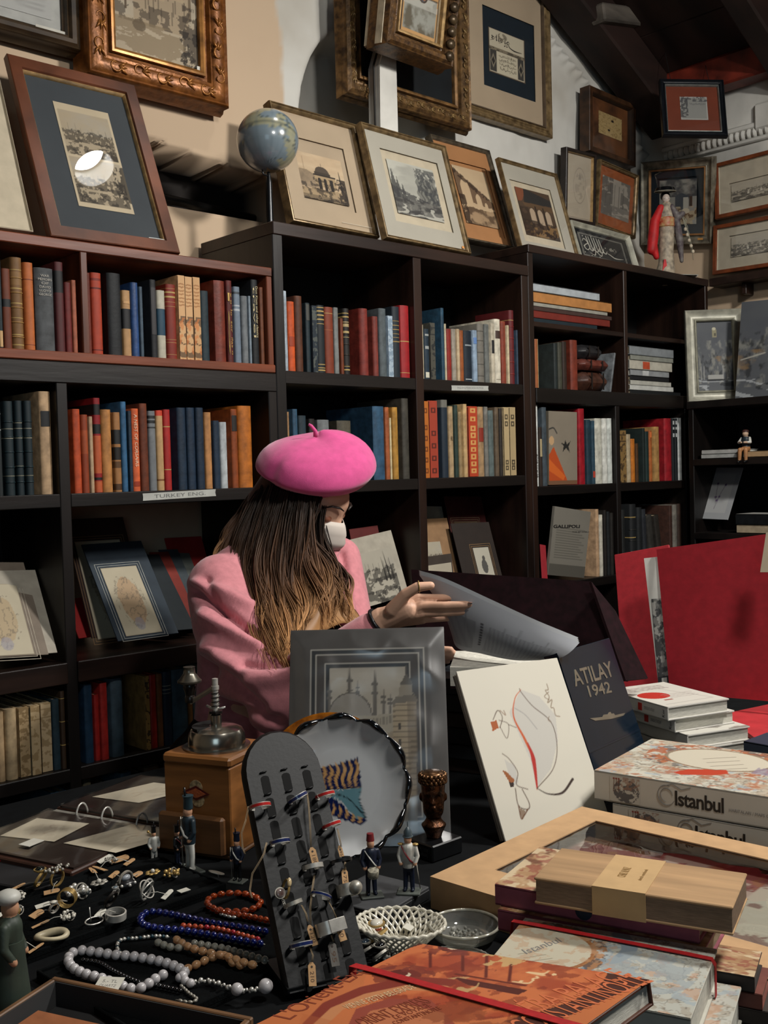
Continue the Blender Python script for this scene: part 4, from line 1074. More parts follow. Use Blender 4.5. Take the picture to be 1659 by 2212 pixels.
def scrolls(parent,w,h,fw,m,pitch,amp,z,wd,sides=(0,1,2,3)):
 """carved leaf scrolls along the moulding"""
 k=0
 for s in sides:
  L=(w,h,w,h)[s];n=max(2,int((L-2*fw)/pitch)+1)
  mb=MB()
  for i in range(n):
   c=fw*.6+(L-fw*1.2)*(i+.5)/n
   def put(u,v):
    return((c+u,fw*.46+v),(w-fw*.46-v,c+u),(w-c-u,h-fw*.46-v),(fw*.46+v,h-c-u))[s]
   sg=1 if i%2 else-1
   sp=[(math.cos(t)*(.9-t*.11)*amp-amp*.2,sg*math.sin(t)*(.9-t*.11)*amp)for t in np.linspace(0,5.2,12)]
   mb.tube([(*put(*p),z)for p in sp],[wd*(1-.6*j/11)for j in range(12)],5)
   for q in(-1,0,1):
    mb.tube([(*put(pitch*.1,0),z),(*put(pitch*.3,sg*amp*(.2+.4*q)),z+.002),(*put(pitch*.52,sg*amp*(.1+.75*q)),z)],[wd*.5,wd*1.1,wd*.2],5)
  o=mb.build('carved_scrolls',m,parent,True);o['kind']='stuff'
scrolls(gp,.454,.58,.078,mat('#a06a32',.34,metal=.4,var=.25,c2='#6b3f18'),.062,.022,.003,.0042)
M=wall_rect(2.615,1021,281,.60,.60)
op=picture('gilt frame around a dark painting behind the hanging tile frame',M,.60,.60,.066,.052,'ornate',old_gold,None,mat('#0a1014',.5,var=.3,scale=8),lip=mat('#7a5a35',.4,metal=.3,var=.3))
scrolls(op,.60,.60,.066,mat('#8e7448',.36,metal=.4,var=.3,c2='#4a3520'),.052,.014,.003,.003)
M=wall_rect(2.675,1196,299,.52,.66)
r_out=rect_in(M,[(1044,173),(1155,224),(1050,4),(1163,62)],-.012)
picture('large calligraphy panel on navy inside beige mat, brass frame',M,.52,.66,.036,.04,'step',brass_frame,None,mat_navy,mats=[(r_out,mat_beige)],
  prints=[(rect_in(M,[(1059,146),(1137,183),(1062,50),(1141,93)],-.013),calligraphy(),.0)],lip=mat('#4a3b2b',.5))
# small deep frame tilting out from the wall
Pb=onY(2.44,834,93)
M=frame_m((Pb[0],2.44,Pb[2]),(1,.02,-.03),(0,-.16,.99))
hp=picture('small deep tile frame hanging tilted in front of the gilt one',M,.305,.45,.052,.10,'ornate',mat('#6e4f2c',.4,metal=.3,var=.35,scale=50,c2='#33241a',bump=.3),None,mat('#8c7a5e',.6),
  prints=[((.075,.062,.235,.36),tile_scene())],lip=gilt_lip)
bd=MB()
for i in range(11):bd.ball((.279,.03+i*.038,.004),(.018,.017,.012),10,6)
o=bd.build('carved_beads',mat('#5a4a34',.35,metal=.4,var=.3,c2='#2a2119'),hp,True);o['kind']='stuff'
MB().box((-.004,.004,-.10),(-.001,.45,-.02)).build('bare_edge',mat('#b3a892',.7),hp)
MB().tube([(.15,.45,-.09),(.15,.75,-.30)],.0015,6).build('wire',mat('#2a2a2a',.4),hp)
# dark cluster near the corner
hung('walnut frame with a small spotted paper, hung above the corner',(1274,324),(1374,361),(1274,182),(1374,228),(1,2.64),.022,.05,'flat',mat('#3c2616',.4,var=.3,scale=24),mat('#6b4122',.55,var=.3,scale=12,c2='#2f1c10'),
     [([(1298,284),(1348,304),(1299,238),(1349,256)],paper_with_dots())],lip=mat('#2c1d12',.5),stick=[([(1285,318),(1294,323)],'#b5b2a8')])
hung('tall pale oval print in thin ebony frame',(1222,474),(1287,487),(1217,313),(1297,338),(1,2.66),.012,.03,'flat',ebony,mat('#9c9284',.8,var=.03),
     [([(1226,462),(1280,478),(1226,325),(1288,348)],oval_print())],lip=gilt_lip)
hung('faded street engraving on rust mat, hung in the corner',(1290,486),(1374,516),(1296,345),(1384,376),(1,2.655),.016,.02,'step',brass_frame,mat('#8a4a25',.8,var=.08),
     [([(1300,463),(1357,478),(1302,383),(1366,395)],street_print())])
# ---- on the end wall
def wallX_rect(X,tlx,tly,blx,bly,w):
 A=onX(X,blx,bly);B=onX(X,tlx,tly)
 return frame_m((X,A[1],A[2]),(0,-1,0),(0,(B[1]-A[1])*.2,B[2]-A[2])),w,float(np.linalg.norm(B-A))
M,w,h=lean_fit((1383,530),(1535,527),(1381,350),(1541,338),(0,4.12))
picture('large still life in silvery frame behind the doll',M,w,h,.038,.035,'scoop',mat('#8f8877',.34,metal=.4,var=.25,c2='#4f4a40'),None,mat_navy,
  prints=[((.083,.083,w-.083,h-.083),still_life(),.0)],mats=[((.074,.074,w-.074,h-.074),mat_navy)],lip=mat('#9c7048',.4,metal=.3),stick=[(w-.07,.012,w-.045,.025,'#c08a4a')])
def panorama(label,tl,bl,w,seed,art_l):
 A=onX(4.105,*bl);B=onX(4.105,*tl);h=float(np.linalg.norm(B-A))
 M=frame_m(A,(0,-1,.0),(B-A)if abs((B-A)[1])<.03 else(0,0,1))
 r=rect_in(M,[art_l[0],art_l[1]],-.012);r=(r[0],r[1],w-r[0],r[3])
 return picture(label,M,w,h,.017,.022,'flat',mat('#6d3519',.36,var=.25,scale=22,bump=.05),None,mat('#a79e8c',.85,var=.03),prints=[(r,view_city(seed,'#a49c8c','#3d3a36',130,52,.55,True))],
                   mats=[((r[0]-.008,r[1]-.008,r[2]+.008,r[3]+.008),mat('#a79e8c',.85,var=.03))],lip=mat('#b0a995',.5),group=None)
panorama('upper of two brown-framed harbour panoramas on the end wall',(1541,354),(1544,474),.42,101,((1580,437),(1700,370)))
panorama('lower of two brown-framed harbour panoramas, standing on the ledge',(1541,487),(1538,594),.44,107,((1578,557),(1700,497)))
# black frame hung from the roof beam, facing the room
c0=dep(4.26,1433,290);c1=dep(4.26,1574,292);c2_=dep(4.33,1445,169)
ux=c1-c0;w=float(np.linalg.norm(ux));uy=c2_-c0;uy=uy-ux*(uy@ux)/(ux@ux);h=float(np.linalg.norm(uy))
M=frame_m(c0,ux,uy)
bf=picture('black frame with rust mat tilted under the roof beams',M,w,h,.022,.025,'step',black_frame,None,mat('#71341f',.8,var=.12,scale=4),
  prints=[((w*.31,h*.31,w*.73,h*.72),small_poem())],lip=mat('#8d938f',.3,metal=.5))
for s_ in(.2,.8):MB().tube([(w*s_,h*.95,-.02),(w*s_,h*.95+.35,-.12)],.0012,5).build('hanging_wire',mat('#222222',.4),bf)
# paintings on the low cabinet
def painted_city(seed,w,h,warm=False):
 A=Art(w,h,'#55585c',seed,.05);a=A.asp
 A.tone((A.Y>.6)*np.clip((A.noise(4,4,1,1)-.4)*3,0,1),'#4b4e55',.7)
 n=A.noise(9,5,2.2,2);A.tone((A.Y<.72)*(A.Y>.12)*np.clip((n-.5)*6,0,1),'#86867f',.75)
 A.tone((A.Y<.68)*(A.Y>.2)*np.clip((A.noise(12,4,1.6,3)-.56)*7,0,1),'#2d2f31',.8)
 A.tone((A.Y<.5)*(A.Y>.15)*np.clip((A.noise(8,4,.8,4)-.6)*8,0,1),'#8a6f4c',.6)
 A.tone((A.Y<.2)*(np.abs(A.noise(9,4,.25,6)-.5)<.05),'#a5a9ab',.8);A.tone((A.Y<.2)*(A.noise(9,4,.3,7)>.55),'#202427',.7)
 if not warm:
  A.rect(a*.45,.76,a*.56,.87,'#8c866c');A.ell(a*.5,.88,.03,.02,'#b9b49c')
  for k in range(6):A.rect(a*.46+.012*k,.78,a*.46+.012*k+.006,.82,'#3a3a36',.8)
  A.rect(a*.3,.18,a*.7,.24,'#9a9a96');A.line([(a*.28,.17),(a*.72,.17)],.02,'#1c1f22')
  for x in(.12,.2,.7,.8):A.line([(a*x,.18),(a*x,.36)],.008,'#aaa9a4')
 else:
  A.rect(a*.62,.3,a*.74,.62,'#87694c',.8);A.line([(a*.05,.4),(a*.35,.46)],.01,'#b5b2a6')
 return A
sa=onX(3.825,1487,862);sd=float((sa-CAM)@AX[2]);sb=dep(sd-.02,1615,865);sb[2]=sa[2]=1.7575
ux=(sb-sa)/np.linalg.norm(sb-sa);nf=np.cross(ux,[0,0,1]);dn=np.array([0,0,1])*math.cos(.12)-nf*math.sin(.12)
M=frame_m(sa,ux,dn,np.cross(ux,dn));w,h=float(np.linalg.norm(sb-sa)),.375
picture('small grey cityscape painting in wide silver frame',M,w,h,.040,.03,'scoop',silver_leaf,None,mat('#444444',.7),prints=[((.042,.042,w-.042,h-.042),painted_city(111,60,100))],glaze=False,category='painting',name='framed_painting',lip=mat('#8c8a78',.5))
def canvas(label,bl,br,tl,tr_,X,seed,back=.035):
 M,w,h=lean_fit(bl,br,tl,tr_,(0,X))
 t=thing('canvas_painting',label,'painting',M)
 MB().box((0,0,-back),(w,h,-.0006),bev=.002).build('stretched_canvas',mat('#2a2a2c',.7,var=.2),t)
 sheet('painted_face',painted_city(seed,80,110,True),w,h,t,TR(0,0,0),printed(.5,spec=.3))
 return M,w,h
canvas('large unframed grey cityscape canvas overlapping the silver frame',(1588,861),(1760,856),(1612,648),(1765,640),3.87,121)
# ================================================================ the display table and what lies on it
TZ=.90
black_cloth=mat('#06080a',.9,var=.2,scale=40,spec=.15)
velvet=mat('#040607',.95,var=.2,scale=120,spec=.1,bump=.3)
tb=thing('display_table','long shop table under a black cloth, loaded with books and trinkets','table',None)
MB().box((.05,.30,.86),(3.05,1.95,TZ-.004),None,.004).build('table_top',mat('#2b211b',.5,var=.2),tb)
MB().box((.045,.295,.84),(3.055,1.955,TZ),None,.003).build('table_cloth',black_cloth,tb)
for x in(.12,2.92):
 for y in(.37,1.82):MB().box((x,y,0),(x+.06,y+.06,.86),None,.004).build('leg',mat('#2b211b',.5,var=.2),tb)
def flatM(z,p0,p1,flip=False,sgm=0.0,tau=0.0):
 """lying panel: corner at photo point p0 on height z, x towards p1, y to its side"""
 A=onZ(z,*p0);B=onZ(z,*p1);x=B-A;L=float(np.linalg.norm(x));x=x/L;y=np.array([-x[1],x[0],0])
 return frame_m(A,x,y,(0,0,1)),L
def U(M,h,z=0.0):
 def f(px,py):
  p=plane_loc(M,px,py,z);return(p[0]/h,p[1]/h)
 return f
def lying_book(label,M,w,d,t,cover,pages,top=None,spine='x',group=None,name='book',over=.003,softness=.0,rough=.45):
 """book lying flat, origin = lower-left corner of its top cover seen from above (x to the right, y up the page); spine: side ('-x','x','-y','y') that is closed"""
 root=thing(name,label,'book',M,group)
 b=max(.0012,min(.003,t*.12))
 MB().box((0,0,-b),(w,d,0),None,.0006).build('front_cover',cover,root)
 MB().box((0,0,-t),(w,d,-t+b),None,.0006).build('back_cover',cover,root)
 lo=[over,over];hi=[w-over,d-over]
 sx={'x':(w-b,0,w,d),'-x':(0,0,b,d),'-y':(0,0,w,b),'y':(0,d-b,w,d)}[spine]
 MB().box((sx[0],sx[1],-t),(sx[2],sx[3],0),None,.0006).build('spine',cover,root)
 if spine=='x':hi[0]=w-b
 if spine=='-x':lo[0]=b
 if spine=='-y':lo[1]=b
 if spine=='y':hi[1]=d-b
 MB().box((lo[0],lo[1],-t+b),(hi[0],hi[1],-b)).build('page_block',pages,root)
 if top is not None:
  A=top[0]if isinstance(top,tuple)else top
  sheet('printed_cover',A,w-.0008,d-.0008,root,TR(.0004,.0004,.0004),printed(rough,coat=.0,spec=.45))
 return root
pages_h=mat('#c9c6ba',.8,var=.10,scale=160,stretch=(.5,.5,9),bump=.3)
pages_tan=mat('#a7977c',.8,var=.15,scale=160,stretch=(.5,.5,9),bump=.3)
pages_dark=mat('#3c342c',.8,var=.35,scale=120,stretch=(.6,.6,8),bump=.3,c2='#86775f')
# ---- the red square notebook in front
zb=1.085;A0=onZ(zb,1405,2117)
def tilted(A,px2,sgm,tau,z):
 B=onZ(z,*px2);x=B-A;x[2]=0;x/=np.linalg.norm(x);y=np.array([-x[1],x[0],0])
 n=np.array([0,0,1.])-math.tan(sgm)*x-math.tan(tau)*y;n/=np.linalg.norm(n)
 def Wp(p):
  d=ray(*p);k=((A-CAM)@n)/(d@n);return CAM+d*k
 return n,Wp
n_,Wp=tilted(A0,(905,2038),math.radians(-8),math.radians(4),zb)
B0=Wp((905,2038));up=(B0-A0);PH=float(np.linalg.norm(up));up/=PH;rd=np.cross(up,n_);PW=.262
M=frame_m(A0-rd*PW,rd,up,n_);UP=U(M,PH)
def pera_cover():
 w_=230;A=Art(w_,int(w_*PH/PW),'#b8693c',131,.05);a=A.asp;D='#3f2019';O='#bf6a3d'
 A.poly([UP(835,2055),UP(905,2030),UP(1420,2110),UP(1150,2230),UP(1095,2205),UP(1225,2152),UP(930,2100)],D)
 A.poly([UP(1420,2110),UP(1150,2230),UP(1090,2207),UP(1218,2150),UP(1215,2100)],'#45221a')
 # sun disc with mosque skyline and ships
 c=np.array(UP(1045,2100));A.ell(c[0],c[1],.40,.44,O,1)
 A.poly([UP(1205,2085),UP(1222,2150),UP(1100,2205),UP(820,2150),UP(830,2085),UP(905,2060)],O)
 n=A.noise(7,5,1,2);hz=np.array(UP(1060,2110))
 m=(np.hypot(A.X-c[0],A.Y-c[1])<.42)
 A.tone(m*np.clip((n-.45)*5,0,1),'#8e2f1c',.75);A.tone(m*(A.noise(16,4,1,3)>.58),'#701f14',.6)
 for p,q in(((985,2105),(1135,2130)),((1000,2098),(1000,2060)),((1050,2112),(1052,2065)),((1100,2120),(1105,2080)),((930,2090),(930,2058))):A.line([UP(*p),UP(*q)],.012,'#5a1a12')
 A.poly([UP(975,2110),UP(1140,2140),UP(1120,2150),UP(1010,2128)],'#4c1811')
 A.tone((np.hypot(A.X-UP(1090,2070)[0],A.Y-UP(1090,2070)[1])<.09)*(A.noise(15,3,1,5)>.45),'#bda06c',.8)
 A.tone((np.hypot(A.X-UP(985,2130)[0],A.Y-UP(985,2130)[1])<.08)*(A.noise(15,3,1,6)>.45),'#bda06c',.7)
 # corner ornaments
 for p in((985,2046),(870,2108)):
  q=UP(*p);A.ell(q[0],q[1],.055,.075,'#5a2018');A.tone((np.hypot((A.X-q[0])/.1,(A.Y-q[1])/.13)<1)*(A.noise(26,2)>.52),'#6e2c22',.8)
  A.ell(q[0],q[1],.03,.03,'#c8b79c');A.ell(q[0]+.008,q[1]+.012,.024,.024,'#5a2018')
 # curved ribbon with the stations
 A.line([UP(680,2212),UP(720,2170),UP(790,2140),UP(880,2120),UP(960,2125)],.085,'#7a2f22');A.line([UP(690,2216),UP(728,2180),UP(795,2152),UP(880,2134),UP(955,2136)],.05,'#b87a50')
 A.poly([UP(745,2230),UP(770,2180),UP(840,2158),UP(930,2160),UP(1000,2230)],'#8a4030');A.poly([UP(765,2230),UP(800,2185),UP(880,2168),UP(960,2190),UP(960,2230)],'#b06a45')
 A.tone((A.X<.35)*(A.noise(6,4,1,8)>.62),'#a4562e',.35)
 A.tone((np.hypot(A.X-UP(1010,2200)[0],A.Y-UP(1010,2200)[1])<.16)*(A.noise(14,4,1,9)>.5),'#7a3a1c',.6)
 arab_line(A,*sorted((UP(1120,2125)[0],UP(1185,2098)[0])),UP(1150,2112)[1]-.02,.07,'#d8b98c',.011,5)
 return A
pera=lying_book('square orange and brown Orient notebook with red elastic, at the table front',M,PW,PH,.020,mat('#4a2a1e',.5,var=.06),pages_h,pera_cover(),'x',name='notebook',rough=.42)
def at_px(M,p,q,z=.0006):
 """frame for a line of letters running between two photo points on the panel; also its length"""
 a=plane_loc(M,*p);b=plane_loc(M,*q);x=np.array([b[0]-a[0],b[1]-a[1],0]);L=float(np.linalg.norm(x));x/=L
 return frame_m(((a[0]+b[0])/2,(a[1]+b[1])/2,z),x,(-x[1],x[0],0),(0,0,1)),L
ink_brown=mat('#7a3520',.5,var=.02);ink_orange=mat('#c46a42',.5,var=.02);ink_cream=mat('#cfae86',.5,var=.02);ink_black=mat('#1c1a1a',.5,var=.02);ink_grey=mat('#777470',.6,var=.02);foil=mat('#b9b5a8',.22,metal=.85,var=.05)
for s_,p,q,hh,m in(("L'Orient-Expr",(612,2202),(800,2086),.030,ink_brown),('PÉRA PALACE',(1110,2185),(1335,2098),.036,ink_orange),('CONSTANTINOPLE',(1120,2222),(1385,2112),.030,ink_orange),
                      ('VIENNE PESTH BELGRADE &',(745,2178),(905,2128),.012,ink_cream),('ORIENT EXPRESS',(775,2212),(920,2160),.020,ink_brown),('LE VOYAGE',(850,2200),(930,2172),.008,ink_brown),('CONSTANTINOPLE',(850,2212),(950,2178),.008,ink_brown)):
 F_,L_=at_px(M,p,q);lettering(s_,pera,F_,.02,m,.00005,(L_,hh),shear=.0 if s_[0]!='L' else .15)
def elastic(parent,M,p0,p1,w,t,m,drop):
 a=plane_loc(M,*p0);b=plane_loc(M,*p1)
 P=[(a[0],a[1],.0012),(b[0],b[1],.0012)]
 d=np.array([b[0]-a[0],b[1]-a[1]]);d/=np.linalg.norm(d)
 path=[(a[0]-d[0]*.0,a[1],-t-.001),(a[0]-d[0]*.002,a[1]-d[1]*.002,-t*.5),P[0]]+[tuple(np.array(P[0])*(1-k/8)+np.array(P[1])*k/8+np.array([0,0,.0006]))for k in range(1,8)]+[P[1],(b[0]+d[0]*.003,b[1]+d[1]*.003,-.004),(b[0]+d[0]*.003,b[1]+d[1]*.003,-drop)]
 mb=MB();sd=np.array([-d[1],d[0],0])*w/2;v=[];f=[]
 for i,p in enumerate(path):
  p=np.array(p);nrm=np.array([0,0,.0006])if i in range(2,len(path)-2)else np.array([d[0],d[1],0])*(.0006 if i>5 else-.0006)
  v+=[tuple(p-sd),tuple(p+sd),tuple(p+sd+nrm),tuple(p-sd+nrm)]
 for i in range(len(path)-1):
  for k in range(4):f.append((i*4+k,i*4+(k+1)%4,(i+1)*4+(k+1)%4,(i+1)*4+k))
 mb.add(v,f).build('elastic_band',m,parent)
red_el=mat('#a31519',.6,var=.08,scale=200)
ea=plane_loc(M,762,2088);eb=plane_loc(M,1300,2235)
elastic(pera,M,(762,2088),(1330,2245),.009,.02,red_el,.02)
# ---- stack of map notebooks
def map_art(seed,w,h,cart=None,strait=True,bg='#a8a79d'):
 A=Art(w,h,bg,seed,.05);a=A.asp
 A.tone((A.noise(18,4,1,2)>.56)*1.,'#8c7f6c',.5);A.tone(np.clip((np.abs(A.noise(11,4,1,3)-.5)<.025)*1.,0,1),'#5a5248',.6)
 A.tone((A.noise(7,5,1,4)>.62)*1.,'#b07a52',.45);A.tone((A.noise(9,4,1,5)>.66)*1.,'#8b9aa2',.6)
 return A
z=1.012;Mi,Li=flatM(z,(1545,2050),(1130,1982)) # x up the cover towards the far end, y to the viewer's left
IW_=.150;Mi=Mi@TR(-.002,0,0)
UI=U(Mi,IW_)
def ist_note():
 A=map_art(141,int(170*Li/IW_),170,bg='#a9a99f');a=A.asp
 c=UI(1168,2048);
 A.curve([UI(1255,2160),UI(1262,2105),UI(1290,2080),UI(1330,2075),UI(1360,2050),UI(1340,2020)],[.10,.08,.07,.08,.11,.12],'#76828a');
 A.tone((np.hypot(A.X-UI(1400,2100)[0],A.Y-UI(1400,2100)[1])<.3)*(A.noise(12,4,1,7)>.45),'#8c9598',.7)
 A.ell(c[0],c[1],.36,.33,'#b1aa96');A.ell(c[0],c[1],.36,.33,'#8a5a36',1,ring=.05);A.tone((np.abs(np.hypot((A.X-c[0])/.36,(A.Y-c[1])/.33)-1.12)<.13)*(A.noise(20,3,1,8)>.5),'#96683f',.9)
 A.tone((np.abs(np.hypot((A.X-c[0])/.36,(A.Y-c[1])/.33)-1.15)<.12)*(A.noise(26,3,1,9)>.55),'#3d3a3c',.7)
 for k in range(5):A.line([UI(1120+12*k,2062+8*k),UI(1165+14*k,2055+8*k)],.008,'#6c6452',.8)
 A.tone((A.X>a*.45)*(A.Y>.15)*(A.noise(16,5,1,10)>.55),'#a88566',.5)
 return A
nb=None
for k in range(3):
 Mk=Mi@TR((0,-.022,-.020)[k],(0,-.006,-.004)[k],-.0373*k)@RZ((0,.012,-.012)[k])
 o=lying_book(('top map notebook with red elastic in the notebook pile','second map notebook under the elastic-banded one','third map notebook in the pile','lowest map notebook in the pile')[k],Mk,Li,IW_,.0368,mat('#b3b0a4',.55,var=.05),pages_h,ist_note()if k==0 else map_art(145+k,120,90),'y',group='map notebooks in a pile',name='notebook')
 if k==0:
  nb=o
  elastic(o,Mk,(1107,1992),(1538,2075),.0075,.0368,red_el,.036)
  F_,L_=at_px(Mk,(1130,2058),(1210,2030));lettering('Istanbul',o,F_,.02,ink_grey,.00005,(L_,.011),shear=.2)
# ---- pink notebooks with dark-edged books below, wooden notebook on top
z=1.033;Mp,Lp=flatM(z,(1506,1998),(1062,1915));PWD=.135
Mp=Mp@TR(0,-PWD-.008,0) # body lies to the far side of the spine
def putti(seed):
 A=Art(150,int(150*PWD/Lp),'#9d7b58',seed,.06);n=A.noise(6,5,1,2)
 A.tone(np.clip((n-.5)*5,0,1),'#b59a78',.9);A.tone(np.clip((A.noise(8,5,1,3)-.56)*7,0,1),'#5e3324',.85);A.tone((A.noise(12,4,1,4)>.62)*1.,'#7e2f2c',.6);A.tone((A.noise(7,4,1,5)>.64)*1.,'#c3b191',.8);return A
pink=mat('#96505e',.6,var=.06,scale=60)
for k,(dx,dy,dz,lb)in enumerate(((0,0,0,'painted putti notebook with pink spine, upper one'),(-.004,.004,-.0245,'painted putti notebook with pink spine, lower one'))):
 o=lying_book(lb,Mp@TR(dx,dy,dz)@RZ(.02*k),Lp,PWD,.0235,pink,pages_tan,putti(151+k),'y',group='putti notebooks',name='notebook')
 if k==0:MB().lathe([(.001,0),(.0095,0),(.0095,.0012),(.006,.0018),(.001,.0018)],16,TR(Lp*.54,PWD+.0002,-.0118)@RX(-math.pi/2)).build('spine_emblem',mat('#2c3440',.4),o)
zz=.9838
for k in range(5):
 o=lying_book(('dark-edged book directly below the putti notebooks','second dark-edged book below the putti notebooks','middle dark-edged book below the putti notebooks','fourth dark-edged book below the putti notebooks','lowest dark-edged book below the putti notebooks')[k],Mi@TR(-.034-.008*k,-.076,zz-1.012)@RZ((.0,-.012,.01,-.008,.0)[k]),Lp+.02,.064,.0161,mat(('#2a2320','#6b3a30','#332a24','#4a3a2c','#251f1c')[k],.5),pages_dark,putti(161+k)if k==0 else None,'y',group='dark-edged books under the putti notebooks')
 zz-=.0165
z=1.0635;Mw,Lw=flatM(z,(1583,1960),(1153,1895));WWD=.098
Mw=Mw@TR(0,-WWD,0)
kraft_wood=mat('#a68560',.55,var=.16,scale=40,stretch=(.08,1,1),bump=.08)
wn=thing('notebook','wood-grained notebook with kraft paper belly band on top of the putti notebooks','book',Mw)
MB().box((0,0,-.003),(Lw,WWD,0),None,.001).build('wooden_cover',kraft_wood,wn)
MB().box((0,0,-.029),(Lw,WWD,-.026),None,.001).build('wooden_back_cover',kraft_wood,wn)
MB().box((.001,.001,-.026),(Lw-.002,WWD-.001,-.003)).build('page_block',mat('#7a6450',.75,var=.12,scale=160,stretch=(.5,.5,8),bump=.2),wn)
bx0,bx1=.086,.142
MB().box((bx0,-.0006,-.0296),(bx1,WWD+.0008,.0008)).build('belly_band',mat('#b49468',.75,var=.04),wn)
for s_,yy,hh,ww in(('CENIZ ALMAZ',.62,.011,.03),('sketch notebook',.42,.005,.034)):
 lettering(s_,wn,frame_m((bx0+.028-(.0 if yy>.5 else .008),WWD*.5,.001),(0,-1,0),(1,0,0),(0,0,1))@TR(0,(yy-.52)*.06,0),.01,mat('#8d6c3c',.5,var=.02),.00003,(ww,hh*.8))
# ---- kraft gift box with a clear window
A_=onZ(.945,929,1893);B_=onZ(.945,1257,1742);yv=B_-A_;KL=float(np.linalg.norm(yv));yv/=KL;xv=np.array([yv[1],-yv[0],0])
Mk=frame_m(A_,xv,yv,(0,0,1));KW=.56;kh=.0445
kraft=mat('#b08d66',.8,var=.05,scale=30,bump=.03);kraft_in=mat('#a3825d',.85,var=.05)
kb=thing('gift_box','flat kraft cardboard gift box with clear film window','box',Mk)
o_=[plane_loc(Mk,*p)[:2]for p in((1068,1881),(1300,1776),(1640,1800))]
wx0,wy0,wy1=.055,o_[0][0]*0+.075,KL-.048
ring('lid',(0,0,KW,KL),(wx0,wy0,KW-.055,wy1),0,.0016,kraft,kb)
side=MB();side.box((0,0,-kh),(.0015,KL,-.0016));side.box((KW-.0015,0,-kh),(KW,KL,-.0016));side.box((.0015,0,-kh),(KW-.0015,.0015,-.0016));side.box((.0015,KL-.0015,-kh),(KW-.0015,KL,-.0016))
side.build('box_sides',kraft,kb)
MB().box((.0015,.0015,-kh),(KW-.0015,KL-.0015,-kh+.0015)).build('box_floor',kraft_in,kb)
ring('window_reveal',(wx0-.0005,wy0-.0005,KW-.0545,wy1+.0005),(wx0,wy0,KW-.055,wy1),-.0016,.001,mat('#2b1f18',.7),kb)
g=MB();nx,ny=24,16
vv=[(wx0-.004+(KW-.102)*i/nx,wy0-.004+(wy1-wy0+.008)*j/ny,-.0019-.0012*abs(math.sin(i*1.1+j*.7)*math.sin(j*1.3+.4*i)))for j in range(ny+1)for i in range(nx+1)]
g.add(vv,[(j*(nx+1)+i,j*(nx+1)+i+1,(j+1)*(nx+1)+i+1,(j+1)*(nx+1)+i)for j in range(ny)for i in range(nx)]).build('clear_film',glass_sheet(1.5,0,0,(1,1,1),.10),kb,True)
def inside_art():
 A=Art(150,100,'#9a8d80',171,.06);a=A.asp
 A.tone((A.noise(5,5,1,1)>.52)*(A.X<a*.6),'#6b2f2c',.8);A.tone((A.noise(9,5,1,2)>.58)*1.,'#7f5a3a',.7);A.poly([(a*.45,.35),(a*.62,.3),(a*.66,.5),(a*.5,.55)],'#7c1f22');A.tone((A.X>a*.6)*(A.noise(4,4,1,3)>.4),'#a3a08f',.9)
 A.tone((A.noise(11,4,1,6)>.64)*1.,'#5a2a26',.7);return A
sheet('folded_scarf',inside_art(),KW-.02,KL-.02,kb,TR(.01,.01,-.030),printed(.5))
# ---- two thick Istanbul map volumes
A_=onZ(1.0,1283,1664);B_=onZ(1.0,1659,1722);xv=B_-A_;xv/=np.linalg.norm(xv);yv=np.array([-xv[1],xv[0],0])
Mb=frame_m(A_,xv,yv,(0,0,1));BL,BD,BT=.36,.245,.0485;UB=U(Mb,BD)
def ist_cover():
 A=map_art(181,230,int(230*BD/BL),bg='#b5b2a4');a=A.asp
 A.tone((A.noise(12,5,1,6)>.55)*1.,'#9c8a74',.5);A.tone(np.clip((np.abs(A.noise(8,4,.7,7)-.5)<.03)*1.,0,1),'#9a5a38',.7)
 c=UB(1552,1642);A.ell(c[0],c[1],.36,.26,'#b9b2a0');A.ell(c[0],c[1],.36,.26,'#7b6a55',.9,ring=.04)
 A.tone((np.abs(np.hypot((A.X-c[0])/.36,(A.Y-c[1])/.26)-1.2)<.2)*(A.noise(16,4,1,8)>.52),'#9a5530',.85)
 A.tone((np.abs(np.hypot((A.X-c[0])/.36,(A.Y-c[1])/.26)-1.25)<.2)*(A.noise(20,4,1,9)>.58),'#4a4542',.7)
 A.poly([UB(1455,1668),UB(1490,1662),UB(1570,1664),UB(1575,1672),UB(1545,1675),UB(1470,1674)],'#a83a22');A.tone((A.X>a*.62)*(A.Y>.45)*(A.noise(8,4,1,11)>.5),'#7d7285',.7)
 for k in range(4):A.line([UB(1520+8*k,1640+8*k),UB(1590+8*k,1636+8*k)],.01,'#5d564b',.8)
 return A
grey_cover=mat('#b3b0a6',.5,var=.03,scale=10)
def galleon(seed):
 A=Art(50,44,'#aeaba1',seed,.03);n=A.noise(7,5,1,2);a=A.asp
 A.tone((np.hypot((A.X-a*.55)/.48,(A.Y-.45)/.46)<1)*(n>.42),'#3f3f44',.9);A.tone((A.X>.3)*(A.Y>.5)*(A.noise(9,4,1,3)>.5),'#8b6a58',.7)
 for x in(.15,.24,.33):A.line([(x,.4),(x+.03,.9)],.03,'#5a3b30');A.ell(x+.02,.9,.04,.04,'#7a2f28')
 return A
